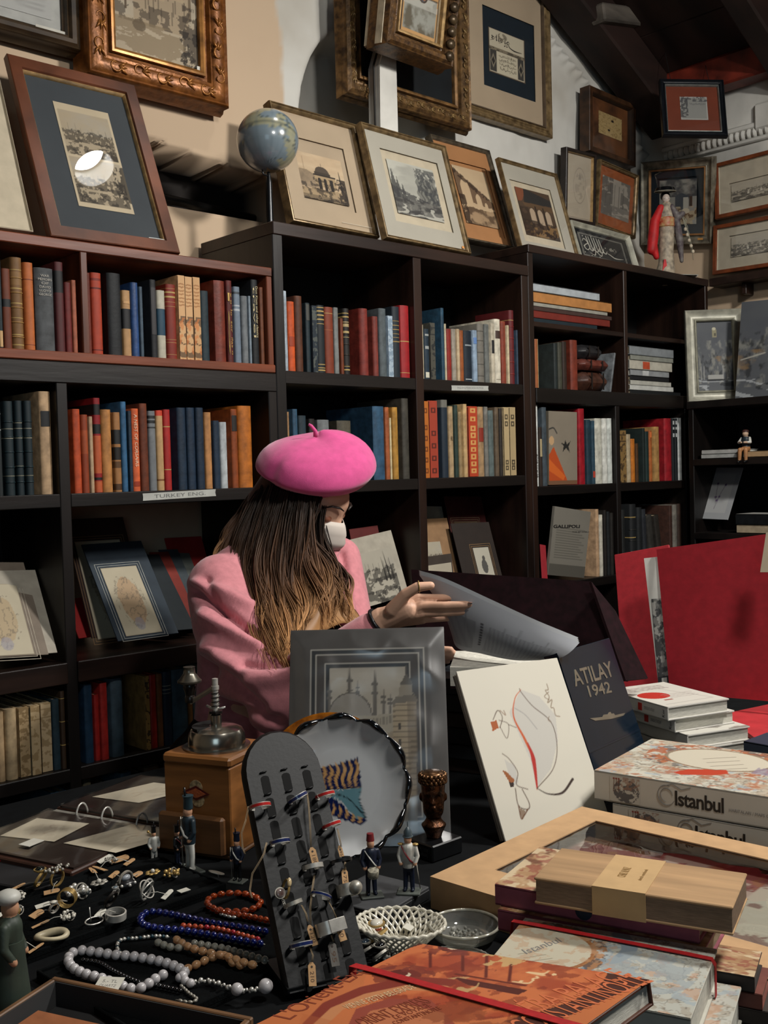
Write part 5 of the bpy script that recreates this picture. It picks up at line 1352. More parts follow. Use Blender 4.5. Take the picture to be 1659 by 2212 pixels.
for k in range(2):
 Mk_=Mb@TR(.033*k,-.002*k,-.0495*k)
 o=lying_book(('upper of two thick Istanbul map volumes with printed spine','lower of two thick Istanbul map volumes with printed spine')[k],Mk_,BL,BD,BT,grey_cover,pages_h,ist_cover()if k==0 else None,'-y',group='Istanbul map volumes')
 Sf=frame_m((0,-.0006,-BT),(1,0,0),(0,0,1))
 sheet('printed_emblem',galleon(185+k),.052,BT*.86,o,Sf@TR(.028,BT*.06,0),printed(.5))
 lettering('Istanbul',o,Sf@TR(.178,BT*.50,0),.03,ink_black,.00004,(.078,.024),bold=.0006,spacing=.92)
 cv=MB();
 for r_,ph in((.011,0),(.016,1.2)):cv.tube([(.125+r_*math.cos(t)*.9,BT*.55+r_*math.sin(t),0)for t in np.linspace(ph,ph+4.6,14)],[.0003+.0005*math.sin(math.pi*i/13)for i in range(14)],4)
 cv.tube([(.118,BT*.82,0),(.135,BT*.95,0),(.15,BT*.8,0),(.165,BT*.92,0)],.0005,4)
 e=cv.build('flourish',ink_grey,o,False,Sf);e['kind']='stuff'
 lettering('HARITALARI / MAPS OF ISTANBUL',o,Sf@TR(.272,BT*.40,0),.01,ink_grey,.00003,(.094,.0048))
 lettering('1422 - 1922',o,Sf@TR(.345 if k==0 else .34,BT*.36,0),.01,ink_black,.00003,(.04,.0085))
# ---- cream sketch portfolio leaning on the dark book
M,w,h=lean_fit((1092,1818),(1316,1765),(988,1449),(1201,1422),(2,TZ+.008))
US=U(M,h)
def dervish():
 A=Art(150,int(150*h/w),'#c3beb0',191,.012);a=A.asp;I='#4a3222';G='#a9a7a4'
 # (a line and wash drawing, turned on its side)
 A.poly([US(1100,1540),US(1125,1490),US(1165,1505),US(1200,1545),US(1205,1600),US(1190,1660),US(1160,1700),US(1145,1640)],G,.55)
 A.curve([US(1125,1490),US(1112,1510),US(1110,1550),US(1135,1600),US(1155,1650),US(1160,1705)],[.004,.006,.01,.018,.012,.006],'#b5542a')
 A.curve([US(1140,1605),US(1152,1640),US(1160,1700)],[.008,.03,.012],'#a3231a')
 A.curve([US(1122,1488),US(1126,1496),US(1150,1525),US(1190,1560),US(1203,1610),US(1195,1660),US(1160,1703)],.005,I)
 A.curve([US(1160,1703),US(1185,1715),US(1215,1712),US(1237,1683)],[.005,.008,.014,.016],'#2f1d15')
 A.curve([US(1112,1530),US(1135,1545),US(1160,1575)],.005,'#8d8a88')
 A.poly([US(1090,1640),US(1112,1655),US(1120,1690),US(1108,1700)],G,.6);A.curve([US(1085,1628),US(1100,1640),US(1118,1668),US(1116,1695),US(1140,1705)],.005,I)
 A.poly([US(1085,1665),US(1092,1665),US(1112,1685),US(1105,1697)],'#8a5128');A.poly([US(1100,1690),US(1110,1690),US(1110,1700),US(1102,1700)],'#2a1a12')
 A.curve([US(1113,1703),US(1120,1740),US(1140,1748),US(1143,1735),US(1128,1705)],.006,I);A.curve([US(1120,1740),US(1126,1768),US(1133,1760),US(1140,1748)],.008,'#5a3418');A.poly([US(1122,1745),US(1135,1752),US(1128,1772)],'#6a4a2c',.8)
 A.poly([US(1060,1560),US(1072,1556),US(1078,1572),US(1064,1580)],'#9a5128');A.curve([US(1065,1555),US(1075,1535),US(1085,1550),US(1080,1572)],.005,I);A.curve([US(1080,1570),US(1095,1595),US(1098,1565),US(1078,1556)],.004,I)
 A.curve([US(1080,1535),US(1092,1545),US(1088,1535)],.005,'#7a5a42');A.curve([US(1098,1565),US(1115,1572)],.004,I)
 A.curve([US(1181,1478),US(1184,1490),US(1178,1492),US(1186,1505),US(1183,1518),US(1192,1512),US(1190,1528),US(1196,1530),US(1200,1545),US(1209,1548)],.006,'#7d6a55');A.curve([US(1185,1495),US(1176,1505),US(1186,1512)],.005,'#7d6a55')
 A.curve([US(1186,1548),US(1184,1555),US(1190,1560)],.005,'#7d6a55')
 return A
sk=thing('drawing_portfolio','cream portfolio with a line drawing of a whirling figure leaning before the open album','book',M)
MB().box((0,0,-.004),(w,h,0),None,.001).build('front_board',mat('#c3beb0',.7,var=.02),sk)
for k in range(3):MB().box((.003,.003,-.0095-.0052*k),(w-.002,h-.003,-.0055-.0052*k)).build('leaf_block',mat(('#a8a196','#b9b2a2','#8f877a')[k],.8,var=.1),sk)
sheet('printed_drawing',dervish(),w-.001,h-.001,sk,TR(.0005,.0005,.0004),printed(.7))
# ---- navy submarine book
M,w,h=lean_fit((1305,1730),(1414,1672),(1203,1401),(1316,1388),(2,TZ+.008))
an=thing('book','navy hardback titled ATILAY 1942 with a silver submarine, leaning behind the portfolio','book',M)
navy_gloss=mat('#0d1a27',.16,var=.04,spec=.6,coat=.4)
MB().box((0,0,-.003),(w,h,0),None,.001).build('front_cover',navy_gloss,an)
MB().box((0,0,-.030),(w,h,-.027),None,.001).build('back_cover',navy_gloss,an)
MB().box((0,0,-.03),(.003,h,0),None,.001).build('spine',navy_gloss,an)
MB().box((.003,.003,-.027),(w-.003,h-.003,-.003)).build('page_block',pages_h,an)
MB().box((0,plane_loc(M,1330,1600)[1]-.002,0),(w,plane_loc(M,1330,1600)[1]+.002,.0008),None,.0003).build('cover_ridge',navy_gloss,an)
for s_,p,q,hh in(('ATILAY',(1237,1466),(1322,1444),.030),('1942',(1270,1494),(1318,1484),.022)):
 F_,L_=at_px(M,p,q);lettering(s_,an,F_,.03,foil,.0004,(L_,hh),bold=.0005)
sp=[(1273,1552),(1300,1549),(1303,1544),(1312,1543),(1314,1539),(1318,1538),(1320,1542),(1325,1541),(1328,1545),(1350,1540),(1346,1546),(1320,1553),(1285,1557)]
MB().prism([tuple(plane_loc(M,*p)[:2])for p in sp][::-1],.0002,.0009).build('submarine_emblem',foil,an)
# ---- pile of white paperbacks with red disc
A_=onZ(1.035,1442,1528);B_=onZ(1.035,1575,1509);xv=B_-A_;w=float(np.linalg.norm(xv));xv/=w;yv=np.array([-xv[1],xv[0],0])
Mw_=frame_m(A_,xv,yv,(0,0,1));wd=.20;UW=U(Mw_,wd)
def disc_cover(red=True,kind=0):
 A=Art(110,int(110*wd/w),'#bdbab0',201+kind,.02);a=A.asp
 if kind==0:
  c=UW(1412,1503);A.ell(c[0],c[1],.17,.15,'#a8291f');A.line([UW(1352,1478),UW(1540,1506),UW(1440,1522)],.01,'#8f8b84')
  A.rect(UW(1440,1512)[0]-.03,UW(1440,1512)[1]-.02,UW(1440,1512)[0]+.08,UW(1440,1512)[1]+.02,'#8a4a40');A.scribble(a*.4,.3,a*.9,.5,4,.012,'#8a7f7a',.8,.01,3)
  A.scribble(a*.15,.72,a*.8,.9,3,.03,'#8a7f7a',.8,.02,3)
 else:A.tone((A.noise(6,5,.4,2)>.55)*1.,'#5a5048',.7)
 return A
ofs=((0,0,0,0),(.02,.004,0,.02),(.030,-.02,0,-.03),(.034,-.024,0,-.02),(.02,-.02,0,.01))
zz=0
for k in range(5):
 t=(.027,.026,.028,.026,.026)[k]
 o=lying_book(('top white paperback with a red disc, behind the ATILAY book','white red-disc paperback, second in the pile','white paperback with etched cover, third in the pile','plain white paperback, fourth in the pile','lowest white paperback in the disc pile')[k],Mw_@TR(ofs[k][0],ofs[k][1],zz)@RZ(ofs[k][3]),w,wd,t,mat('#bdbab2',.5,var=.03),pages_h,disc_cover(kind=0 if k<2 else 1),'-x',group='white paperbacks in a pile')
 Sf=frame_m((-.0006,wd,-t),(0,-1,0),(0,0,1))
 if k<2:
  MB().box((wd-.09,.006,0),(wd-.078,t-.006,.0004)).build('spine_mark',mat('#a8291f',.5),o,False,Sf)
  lettering('DENIZALTI ATILAY',o,Sf@TR(wd-.055,t*.5,.0003),.01,ink_grey,.00003,(.032,.006));lettering('Kor',o,Sf@TR(wd-.012,t*.5,.0003)@RZ(math.pi/2),.01,ink_black,.00003,(t*.6,.007))
 zz-=t+.0006
# ---- big red folio box, open
Rz=.985
def fold_pts():pass
rl=onZ(Rz,1452,1560);rr=onZ(Rz,1700,1497)
M,w,h=lean_fit((1352,1575),(1452,1560),(1320,1197),(1428,1182),('pts',(dep(2.52,1352,1545),dep(2.46,1452,1535))))
fo=thing('folio_case','large red folio case standing open behind the white paperbacks','case',M)
red_c=mat('#961c25',.62,var=.07,scale=60,bump=.04);red_c2=mat('#a5222d',.62,var=.06,scale=60,bump=.04)
MB().box((0,0,-.006),(w*1.25,h,0),None,.001).build('left_board',red_c,fo)
Mi_=M.inverted()
def in_fo(P):return tuple(Mi_@Vector(P))
a0=dep(2.215,1392,1205);a1=dep(2.215,1420,1204);a2=dep(2.20,1450,1490);a3=dep(2.20,1424,1490)
def quad_slab(name,P,t,m,parent,inv):
 P=[np.array(p,float)for p in P];n=np.cross(P[1]-P[0],P[3]-P[0]);d=P[2]-CAM;P[2]=CAM+d*(((P[0]-CAM)@n)/(d@n))
 P=[np.array(inv(p))for p in P];n=np.cross(P[1]-P[0],P[3]-P[0]);n/=np.linalg.norm(n)
 mb=MB();v=[tuple(p)for p in P]+[tuple(p-n*t)for p in P]
 return mb.add(v,[(0,1,2,3),(7,6,5,4),(0,4,5,1),(1,5,6,2),(2,6,7,3),(3,7,4,0)]).build(name,m,parent)
quad_slab('photo_strip',(dep(2.452,1424,1495),dep(2.446,1450,1490),dep(2.462,1420,1203),dep(2.468,1391,1206)),.002,mat('#c3c2ba',.6,var=.03),fo,in_fo)
B3=[dep(2.42,1447,1496),dep(2.26,1720,1520),dep(2.30,1716,1145),dep(2.456,1418,1187)]
quad_slab('right_board',B3,.006,red_c2,fo,in_fo)
pst=MB();
Sq=[np.array(in_fo(p))for p in(dep(2.4495,1424.5,1494),dep(2.4435,1449.5,1489),dep(2.4535,1435,1292),dep(2.4595,1407,1294))]
Ap=Art(24,120,'#6d6c68',211,.05);Ap.tone((Ap.noise(22,4,1,2)>.5)*1.,'#2c2d2f',.85);Ap.tone((Ap.noise(14,4,1,3)>.6)*1.,'#a3a29b',.8);Ap.rect(0,0,1,.16,'#202226');Ap.rect(.06,.03,.14,.14,'#b0afa8');Ap.rect(.07,.05,.13,.07,'#202226')
ux_=Sq[1]-Sq[0];uy_=Sq[3]-Sq[0]
def bend(co,w_=1.0,h_=1.0):
 u=co[:,0:1];v=co[:,1:2];return Sq[0]+(Sq[1]-Sq[0])*u*(1-v)+(Sq[2]-Sq[3])*u*v+(Sq[3]-Sq[0])*v
sheet('printed_strip',Ap,1.0,1.0,fo,None,printed(.6),bend)
Bz=[onZ(.965,1562,1542),onZ(.965,1628,1592),onZ(.965,1760,1588),onZ(.965,1760,1500)]
quad_slab('lower_board',Bz,.008,mat('#a3262b',.6,var=.06,bump=.04),fo,in_fo)
base=[p.copy()for p in Bz]
for p in base:p[2]=.956
quad_slab('case_tray',base,.055,mat('#6f1219',.6),fo,in_fo)
quad_slab('loose_card',(dep(2.2,1642,1236),dep(2.17,1690,1236),dep(2.18,1690,1150),dep(2.21,1655,1150)),.002,mat('#b9ab94',.7,var=.03),fo,in_fo)
# slate book lying at the frame's edge, on the volumes
Ms,Ls=flatM(1.0,(1612,1600),(1690,1568));
lying_book('slate blue book behind the Istanbul volumes',frame_m(onZ(.985,1606,1601),(.0,-1,0),(1,0,0),(0,0,1)),.22,.09,.05,mat('#2a3140',.5,var=.05),pages_h,None,'-y')
# ================================================================ small things on the table
silver=mat('#c9c6be',.3,metal=.55,var=.1,scale=80)
silver_dull=mat('#a19d93',.42,metal=.5,var=.2,scale=80)
brass_s=mat('#b1935a',.32,metal=.5,var=.15,scale=80)
copper_s=mat('#a06a4c',.35,metal=.8,var=.15,scale=80)
red_enamel=mat('#a3201f',.25,var=.05,coat=.5);blue_enamel=mat('#16224f',.25,var=.05,coat=.5);black_enamel=mat('#101114',.3)
tag_paper=mat('#a8845c',.8,var=.08,scale=60);tag_white=mat('#c3c0b4',.8,var=.04)
twine=mat('#8d7a5f',.85,var=.15);thread_white=mat('#b9b6ab',.8)
def Z(px,py,z=TZ):return onZ(z,px,py)
def mold(path_px,z,**k):return[tuple(Z(x,y,z))for x,y in path_px]
# ---- coffee mill
A_=Z(360,1838);B_=Z(502,1858);xv=B_-A_;xv[2]=0;mw=float(np.linalg.norm(xv));xv/=mw;yv=np.array([-xv[1],xv[0],0])
Mm=frame_m(A_,xv,yv,(0,0,1));mh=.145
beech=mat('#7d5028',.42,var=.22,scale=14,stretch=(.25,.6,2.2),bump=.08);beech_d=mat('#5d3d22',.5,var=.25,scale=14,stretch=(.25,.6,2.2),bump=.08)
mill=thing('coffee_mill','old wooden coffee mill with chrome dome and side crank','grinder',Mm)
MB().box((0,0,.006),(mw,mw,mh),None,.002).build('body',beech,mill)
MB().box((-.003,-.003,0),(mw+.003,mw+.003,.007),None,.002).build('base_plate',beech_d,mill)
MB().box((-.002,-.002,mh),(mw+.002,mw+.002,mh+.016),None,.004).build('lid_board',beech,mill)
dr=MB().box((-.006,-.014,.006),(mw-.008,-.0005,.068),None,.004).build('drawer',beech_d,mill)
MB().lathe([(.001,0),(.004,0),(.004,.006),(.006,.012),(.001,.014)],12,TR(mw*.5,-.014,.04)@RX(math.pi/2)).build('drawer_knob',brass_s,dr,True)
cx=mw*.5
chrome=mat('#b5b0a4',.2,metal=.95,var=.22,scale=14,c2='#5c564d')
MB().lathe([(.055,0),(.055,.003),(.047,.004),(.047,.010),(.046,.022),(.042,.029),(.033,.033),(.015,.035),(.001,.0355)],40,TR(cx,cx,mh+.016)).build('dome',chrome,mill,30)
MB().prism([(.040*math.cos(t),.040*math.sin(t))for t in np.linspace(2.2,4.4,12)]+[(.012*math.cos(t),.012*math.sin(t))for t in np.linspace(4.4,2.2,6)],.0318,.0352,TR(cx,cx,mh+.016)).build('hopper_opening',mat('#050505',.8),mill)
zt=mh+.05
MB().lathe([(.009,0),(.009,.018),(.006,.02),(.006,.026)],16,TR(cx,cx,zt)).build('collar',chrome,mill,35)
MB().lathe([(.012,.0),(.012,.004)],6,TR(cx,cx,zt+.021)).build('nut',mat('#2a2725',.4,metal=.7),mill)
wg=MB();wg.tube([(cx-.018,cx,zt+.032),(cx-.008,cx,zt+.029),(cx+.008,cx,zt+.029),(cx+.018,cx,zt+.032)],.0022,6,flat=.6);wg.build('wing_nut',silver,mill,True)
MB().lathe([(.005,.02),(.005,.06),(.0065,.06),(.0065,.066),(.005,.066),(.005,.078),(.001,.079)],12,TR(cx,cx,zt)).build('shaft',silver,mill,35)
spg=MB();spg.tube([(cx+.0062*math.cos(t),cx+.0062*math.sin(t),zt+.028+.0011*t)for t in np.linspace(0,25,90)],.0013,5);spg.build('spring',mat('#4a4844',.35,metal=.8),mill,True)
a0=Mm.inverted()@Vector(dep(1.80,411,1517));a1=Vector((cx,cx,zt+.064))
MB().tube([tuple(a1),tuple(a0)],.0042,8,flat=.45,up=(0,0,1)).build('crank_arm',mat('#a8a095',.35,metal=.8),mill)
kn=MB();kn.lathe([(.001,0),(.008,0),(.009,.008),(.007,.012),(.011,.026),(.010,.030)],16,Matrix.Translation(a0));kn.build('crank_knob',mat('#14100d',.25),mill,40)
kc=MB();kc.lathe([(.010,.030),(.020,.034),(.0205,.037),(.017,.040),(.012,.047),(.010,.049),(.009,.058),(.010,.060),(.001,.060)],18,Matrix.Translation(a0));kc.build('knob_cap',mat('#6e6a60',.3,metal=.85,var=.2),mill,40)
Fm=frame_m((0,0,0),(1,0,0),(0,0,1));e=plane_loc(Mm@Fm,424,1713)
em=MB();em.lathe([(.001,0),(.012,0),(.012,.0006),(.001,.0006)],20,TR(e[0],e[1]+.009,0));em.lathe([(.001,0),(.012,0),(.012,.0006),(.001,.0006)],20,TR(e[0]+.003,e[1]-.010,0))
eo=em.build('trade_emblem',mat('#9a8664',.5,var=.25,scale=200),mill,False,Fm);eo['kind']='stuff'
MB().prism([(e[0]-.026,e[1]),(e[0],e[1]-.012),(e[0]+.026,e[1]),(e[0],e[1]+.012)],.0007,.0013).build('emblem_diamond',mat('#4d130f',.4),eo)
MB().prism([(e[0]-.019,e[1]),(e[0],e[1]-.008),(e[0]+.019,e[1]),(e[0],e[1]+.008)],.0014,.0018).build('emblem_field',mat('#a2512e',.45,var=.2,scale=300),eo)
# ---- ring binder of drawings
Mr,Lr=flatM(.922,(128,1746),(355,1785));
bn=thing('ring_binder','open ring binder with drawings in plastic pockets beside the coffee mill','binder',Mr)
dk=mat('#2b211d',.35,var=.15,scale=12,coat=.3)
MB().box((-.02,-.215,-.022),(.243,-.012,-.004),None,.002).build('lower_cover',mat('#3a241c',.4,var=.1),bn)
MB().box((-.02,.012,-.022),(.243,.235,-.004),None,.002).build('upper_cover',mat('#3a241c',.4,var=.1),bn)
MB().box((-.02,-.012,-.022),(.243,.012,-.010)).build('spine_strip',mat('#5b5048',.45),bn)
MB().box((-.015,-.008,-.010),(.258,.008,-.006)).build('ring_rail',silver_dull,bn)
pockets=[((-.012,-.205),(.238,-.014),-.004),((-.012,.014),(.238,.228),-.004)]
for i,(a,b,zz)in enumerate(pockets):
 MB().box((a[0],a[1],zz),(b[0],b[1],zz+.0032)).build('black_leaf',dk,bn)
def card(pts,seed,art=None):
 M2=Mr@TR(0,0,.0005);q=[plane_loc(M2,*p)for p in pts];A0_,B0_,D0_=q[0],q[1],q[3]
 ux=B0_-A0_;uy=D0_-A0_
 Ac=Art(60,44,'#b9af9a',seed,.03);c='#7d6048'
 rs=np.random.RandomState(seed)
 for k in range(3):
  p=[(.2+.9*rs.rand(),.25+.5*rs.rand())]
  for j in range(4):p.append((p[-1][0]+.22*(rs.rand()-.35),p[-1][1]+.3*(rs.rand()-.5)))
  Ac.curve(p,[.006,.016,.006],c if k else '#5a3a24',.8)
 Ac.tone((np.hypot((Ac.X-.7)/.5,(Ac.Y-.5)/.3)<1)*(Ac.noise(5,4)>.5),'#a59a86',.5)
 def fn(co):
  u=co[:,0:1];v=co[:,1:2];return A0_+ux*u+uy*v+np.array([0,0,.0004])
 sheet('drawing_card',Ac,1,1,bn,None,printed(.7),fn)
card([(0,1805),(117,1818),(213,1775),(80,1767)],221);card([(137,1821),(250,1842),(352,1790),(287,1780)],222);card([(199,1721),(300,1734),(362,1700),(332,1690)],223)
for i,(a,b,zz)in enumerate(pockets):
 g=MB();n1,n2=22,10
 vv=[(a[0]+(b[0]-a[0])*i1/n1,a[1]+(b[1]-a[1])*j/n2,.0018+.0012*math.sin(i1*.9+j*1.7)*math.sin(j*1.1+i))for j in range(n2+1)for i1 in range(n1+1)]
 g.add(vv,[(j*(n1+1)+i1,j*(n1+1)+i1+1,(j+1)*(n1+1)+i1+1,(j+1)*(n1+1)+i1)for j in range(n2)for i1 in range(n1)]).build('plastic_pocket',glass_sheet(1.45,.08,0,(1,1,1),.0),bn,True)
for px,py in((183,1752),(235,1762),(310,1775)):
 c=plane_loc(Mr,px,py)
 MB().tube([(c[0],-.014*math.cos(t)*1.0,-.006+.022*math.sin(t))for t in np.linspace(0,math.pi,12)],.0018,6).build('ring',silver,bn,True)
q=plane_loc(Mr,68,1825);MB().box((q[0]-.012,q[1]-.016,.0035),(q[0]+.012,q[1]+.016,.0042)).build('price_sticker',tag_white,bn)
# portfolio with a red edge under the binder
q=[Z(-60,1835,.915),Z(172,1876,.915),Z(-60,1850,.915)]
xv=q[1]-q[0];L_=float(np.linalg.norm(xv));xv/=L_;yv=np.array([-xv[1],xv[0],0])
Mq=frame_m(q[0],xv,yv,(0,0,1))
pf=thing('portfolio','dark portfolio with a bright red edge lying before the ring binder','folder',Mq)
MB().box((0,-.085,-.0149),(L_,.0,-.004),None,.002).build('cover',mat('#1d1d1f',.55,var=.25,scale=10),pf)
MB().box((0,-.017,-.004),(L_,.0,0),None,.0008).build('red_edge',mat('#b3121a',.6,var=.05),pf)
# ---- wrapped mosque print
M,w,h=lean_fit((619,1832),(975,1826),(634,1357),(988,1358),(2,TZ+.001))
UM=U(M,h)
def wrapped():
 A=Art(120,int(120*h/w),'#4a4744',231,.03);a=A.asp
 def fr(t,c):
  A.rect(t,t*1.02,a-t,1-t*1.0,c)
 for t,c in((.10,'#a8a59c'),(.106,'#26292c'),(.122,'#a8a59c'),(.128,'#3f3b38'),(.165,'#a8a59c'),(.171,'#24292d'),(.19,'#a29b8c')):fr(t,c)
 I='#5d5850';x0,x1=.19,a-.19
 m0=((A.X>x0)&(A.X<x1)&(A.Y>.19)&(A.Y<.81))*1.
 A.tone(m0*np.clip((A.noise(8,5,.3,2)-.45)*4,0,1),'#b5b0a4',.8)
 def mn(px,y0,y1,wd):
  b=UM(px,y0);t=UM(px,y1);A.line([b,(t[0],t[1]-.06)],wd,I);A.line([(t[0],t[1]-.06),t],[wd*.8,.002],I)
  for k in(.45,.65):y=b[1]+(t[1]-b[1])*k;A.rect(b[0]-wd,y,b[0]+wd,y+.012,I)
 for p in((712,1545,1470,.012),(755,1540,1440,.016),(772,1520,1472,.01),(810,1545,1448,.018),(829,1545,1490,.012),(843,1540,1500,.01)):mn(*p)
 c=UM(757,1548);A.ell(c[0],c[1],.10,.11,'#8f8b82',1,half='up');A.ell(c[0],c[1],.10,.11,I,1,ring=.03,half='up');A.ell(UM(730,1550)[0],c[1]-.01,.05,.06,'#8a867c',1,half='up')
 A.poly([UM(710,1548),UM(800,1545),UM(850,1543),UM(850,1580),UM(780,1590),UM(710,1585)],'#9c9686');
 for k in range(9):A.rect(UM(785+7*k,1570)[0],UM(785,1572-k)[1],UM(785+7*k,1570)[0]+.008,UM(785,1572-k)[1]+.035,'#6f6a60',.8)
 A.poly([UM(850,1800),UM(848,1520),UM(898,1512),UM(900,1800)],'#a2947b');A.poly([UM(882,1800),UM(880,1515),UM(900,1512),UM(902,1800)],'#7d715f',.8)
 A.tone(((A.X>UM(849,1600)[0])&(A.X<UM(900,1600)[0])&(A.Y>.2)&(A.Y<UM(870,1520)[1])&(np.sin(A.Y*260+6*np.floor(A.X*30))>.55))*1.,'#5b5142',.7)
 A.poly([UM(845,1522),UM(903,1514),UM(895,1500),UM(855,1505)],'#6b6458');A.poly([UM(860,1505),UM(892,1500),UM(890,1478),UM(864,1480)],'#8c8474');A.poly([UM(862,1480),UM(893,1478),UM(878,1455)],'#5f5a52');A.line([UM(878,1455),UM(877,1440)],.006,I)
 for y in(1575,1610):q=UM(860,y);A.rect(q[0],q[1],q[0]+.012,q[1]+.03,'#3c362e')
 A.poly([UM(780,1590),UM(850,1580),UM(850,1690),UM(800,1700)],'#8d8069',.8);A.tone(m0*(A.Y<.29)*(np.sin(A.Y*300+A.X*20)>.3),'#6f685c',.6);A.tone(m0*(A.Y<.33)*(A.Y>.27)*(A.noise(9,4,.5,5)>.45),'#4b463e',.8)
 return A
wp=thing('wrapped_print','matted drawing of a mosque and tower in shiny plastic wrap','print',M)
MB().box((0,0,-.004),(w,h,0),None,.001).build('mat_board',mat('#4a4744',.7),wp)
sheet('printed_sheet',wrapped(),w-.001,h-.001,wp,TR(.0005,.0005,.0006),printed(.7))
g=MB();n1,n2=70,90;rsn=fbm(n2+1,n1+1,77,3,3,1);rs2=fbm(n2+1,n1+1,78,3,3,1)
fold=np.abs(rsn-.5)*2
vv=[]
for j in range(n2+1):
 for i in range(n1+1):
  u,v=i/n1,j/n2;edge=min(u,1-u,v,1-v)
  vv.append((w*u,h*v,.0016+min(1,edge*10)*(.010*(.5-fold[j,i])+.004*rs2[j,i])))
g.add(vv,[(j*(n1+1)+i,j*(n1+1)+i+1,(j+1)*(n1+1)+i+1,(j+1)*(n1+1)+i)for j in range(n2)for i in range(n1)])
g.build('plastic_wrap',glass_sheet(1.5,.24,0,(1,1,1),.20),wp,True)
# ---- dark books stacked between the wrapped print and the portfolio
Mk2,_=flatM(1.09,(985,1600),(1075,1580))
for k in range(6):
 t=(.032,.036,.03,.034,.028,.029)[k];zt_=TZ+.1895-sum((.032,.036,.03,.034,.028,.029)[:k])
 P0=dep(2.10,1010,1500);
 lying_book(('dark volume directly under the open album','second dark volume under the open album, grey title patch','third dark volume under the open album','fourth dark volume under the open album, grey title patch','fifth dark volume under the open album','lowest dark volume under the open album')[k],
  frame_m((P0[0]-.02+.008*(k%2),P0[1]+.11,zt_),(.30,-.954,0),(.954,.30,0))@RZ((.03,-.02,.02,-.03,.0,.02)[k]),.27,.26,t-.0005,mat(('#1b2025','#151a1f','#2a1f1b','#12161a','#1d2226','#241a17')[k],.45),pages_tan,None,'-y',group='dark volumes under the album')
 if k in(1,3):
  r_=bpy.data.objects[[o.name for o in COL.objects if o.get('label','').startswith(('second dark','fourth dark')[k==3])][0]]
  MB().box((.05,-.0008,-t+.004),(.085,0,-.004)).build('title_patch',mat('#7d7f80',.7,var=.06),r_)
# ---- scalloped plate with a painted motif
Pc=dep(1.585,735,1702)
az=math.radians(-131-6);tl_=math.radians(22)
nrm=np.array([math.cos(az)*math.cos(tl_),math.sin(az)*math.cos(tl_),math.sin(tl_)]);uxp=np.cross([0,0,1],nrm);uxp/=np.linalg.norm(uxp);uyp=np.cross(nrm,uxp)
Mp_=frame_m(Pc,uxp,uyp,nrm);PR=.104
pl=thing('scalloped_plate','white scalloped plate with black wavy rim and a striped painted motif','plate',Mp_)
PA=Art(200,200,'#bdbfc0',241,.01)
def UPl(px,py):q=plane_loc(Mp_,px,py);return(.5+q[0]/(2.1*PR),.5+q[1]/(2.1*PR))
D_='#16204a';O_='#c79a62';T_='#5f8791'
PA.poly([UPl(640,1668),UPl(693,1660),UPl(773,1638),UPl(777,1672),UPl(780,1700),UPl(700,1708),UPl(640,1712)],D_)
for x in range(9):
 xx=655+14*x;PA.curve([UPl(xx,1664-x*2.5),UPl(xx+5,1676-x*2),UPl(xx-1,1690-x),UPl(xx+4,1704)],[.012,.022,.022,.010],O_)
PA.poly([UPl(640,1712),UPl(718,1708),UPl(780,1702),UPl(776,1730),UPl(789,1765),UPl(776,1772),UPl(762,1762),UPl(735,1730),UPl(700,1715)],T_)
PA.poly([UPl(640,1715),UPl(705,1718),UPl(738,1738),UPl(764,1768),UPl(790,1766),UPl(788,1778),UPl(776,1783),UPl(735,1770),UPl(700,1755),UPl(660,1748)],D_)
for x in range(7):
 xx=690+14*x;PA.curve([UPl(xx,1722+x*7),UPl(xx+3,1735+x*6),UPl(xx-2,1750+x*5)],[.008,.018,.008],O_)
PA.curve([UPl(705,1713),UPl(745,1722),UPl(770,1745),UPl(789,1766)],.006,'#121418');PA.curve([UPl(780,1702),UPl(776,1730),UPl(789,1765)],.006,'#121418');PA.line([UPl(640,1711),UPl(780,1701)],.006,'#121418')
nr,na=30,120;v=[];f=[];cl=[]
def scal(t):return 1+.022*(abs(math.cos(6*t))**.7-.5)*1.6+.008*math.sin(18*t)
for i in range(nr+1):
 s_=i/nr
 for k in range(na):
  t=2*math.pi*k/na;r=PR*.955*s_*(1+(scal(t)-1)*s_**4)
  zz=.020*max(0,(s_-.55)/.45)**2.0-.004*(1-s_)
  v.append((r*math.cos(t),r*math.sin(t),zz));x,y=.5+v[-1][0]/(2.1*PR),.5+v[-1][1]/(2.1*PR)
  cl.append(PA.a[int(y*199),int(x*199)])
for i in range(nr):
 for k in range(na):f.append((i*na+k,i*na+(k+1)%na,(i+1)*na+(k+1)%na,(i+1)*na+k))
me=bpy.data.meshes.new('glazed_face');me.from_pydata(v,[],f)
at=me.color_attributes.new('ink','FLOAT_COLOR','POINT');at.data.foreach_set('color',np.concatenate([np.array(cl),np.ones((len(cl),1))],1).reshape(-1).astype(np.float32))
me.materials.append(printed(.12,.6,.5));me.polygons.foreach_set('use_smooth',[True]*len(f));link('glazed_face',me,pl)
bk=MB();bk.lathe([(.001,-.008),(PR*.5,-.008),(PR*.52,-.014),(PR*.56,-.014),(PR*.58,-.008),(PR*.94,.012)],60,cap=False);bk.build('back',mat('#b3b4b3',.3),pl,40)
rm=MB();rm.tube([(PR*.97*scal(t)*math.cos(t),PR*.97*scal(t)*math.sin(t),.0185+.003*math.cos(12*t))for t in np.linspace(0,2*math.pi,120,endpoint=False)],[.0042+.0012*math.cos(12*t)for t in np.linspace(0,2*math.pi,120,endpoint=False)],8,closed=True)
rm.build('black_rim',mat('#0b0d10',.12,var=.03,coat=.6),pl,True)
st=thing('plate_stand','small black wire easel holding the scalloped plate','stand',Matrix.Translation((Pc[0],Pc[1],TZ)))
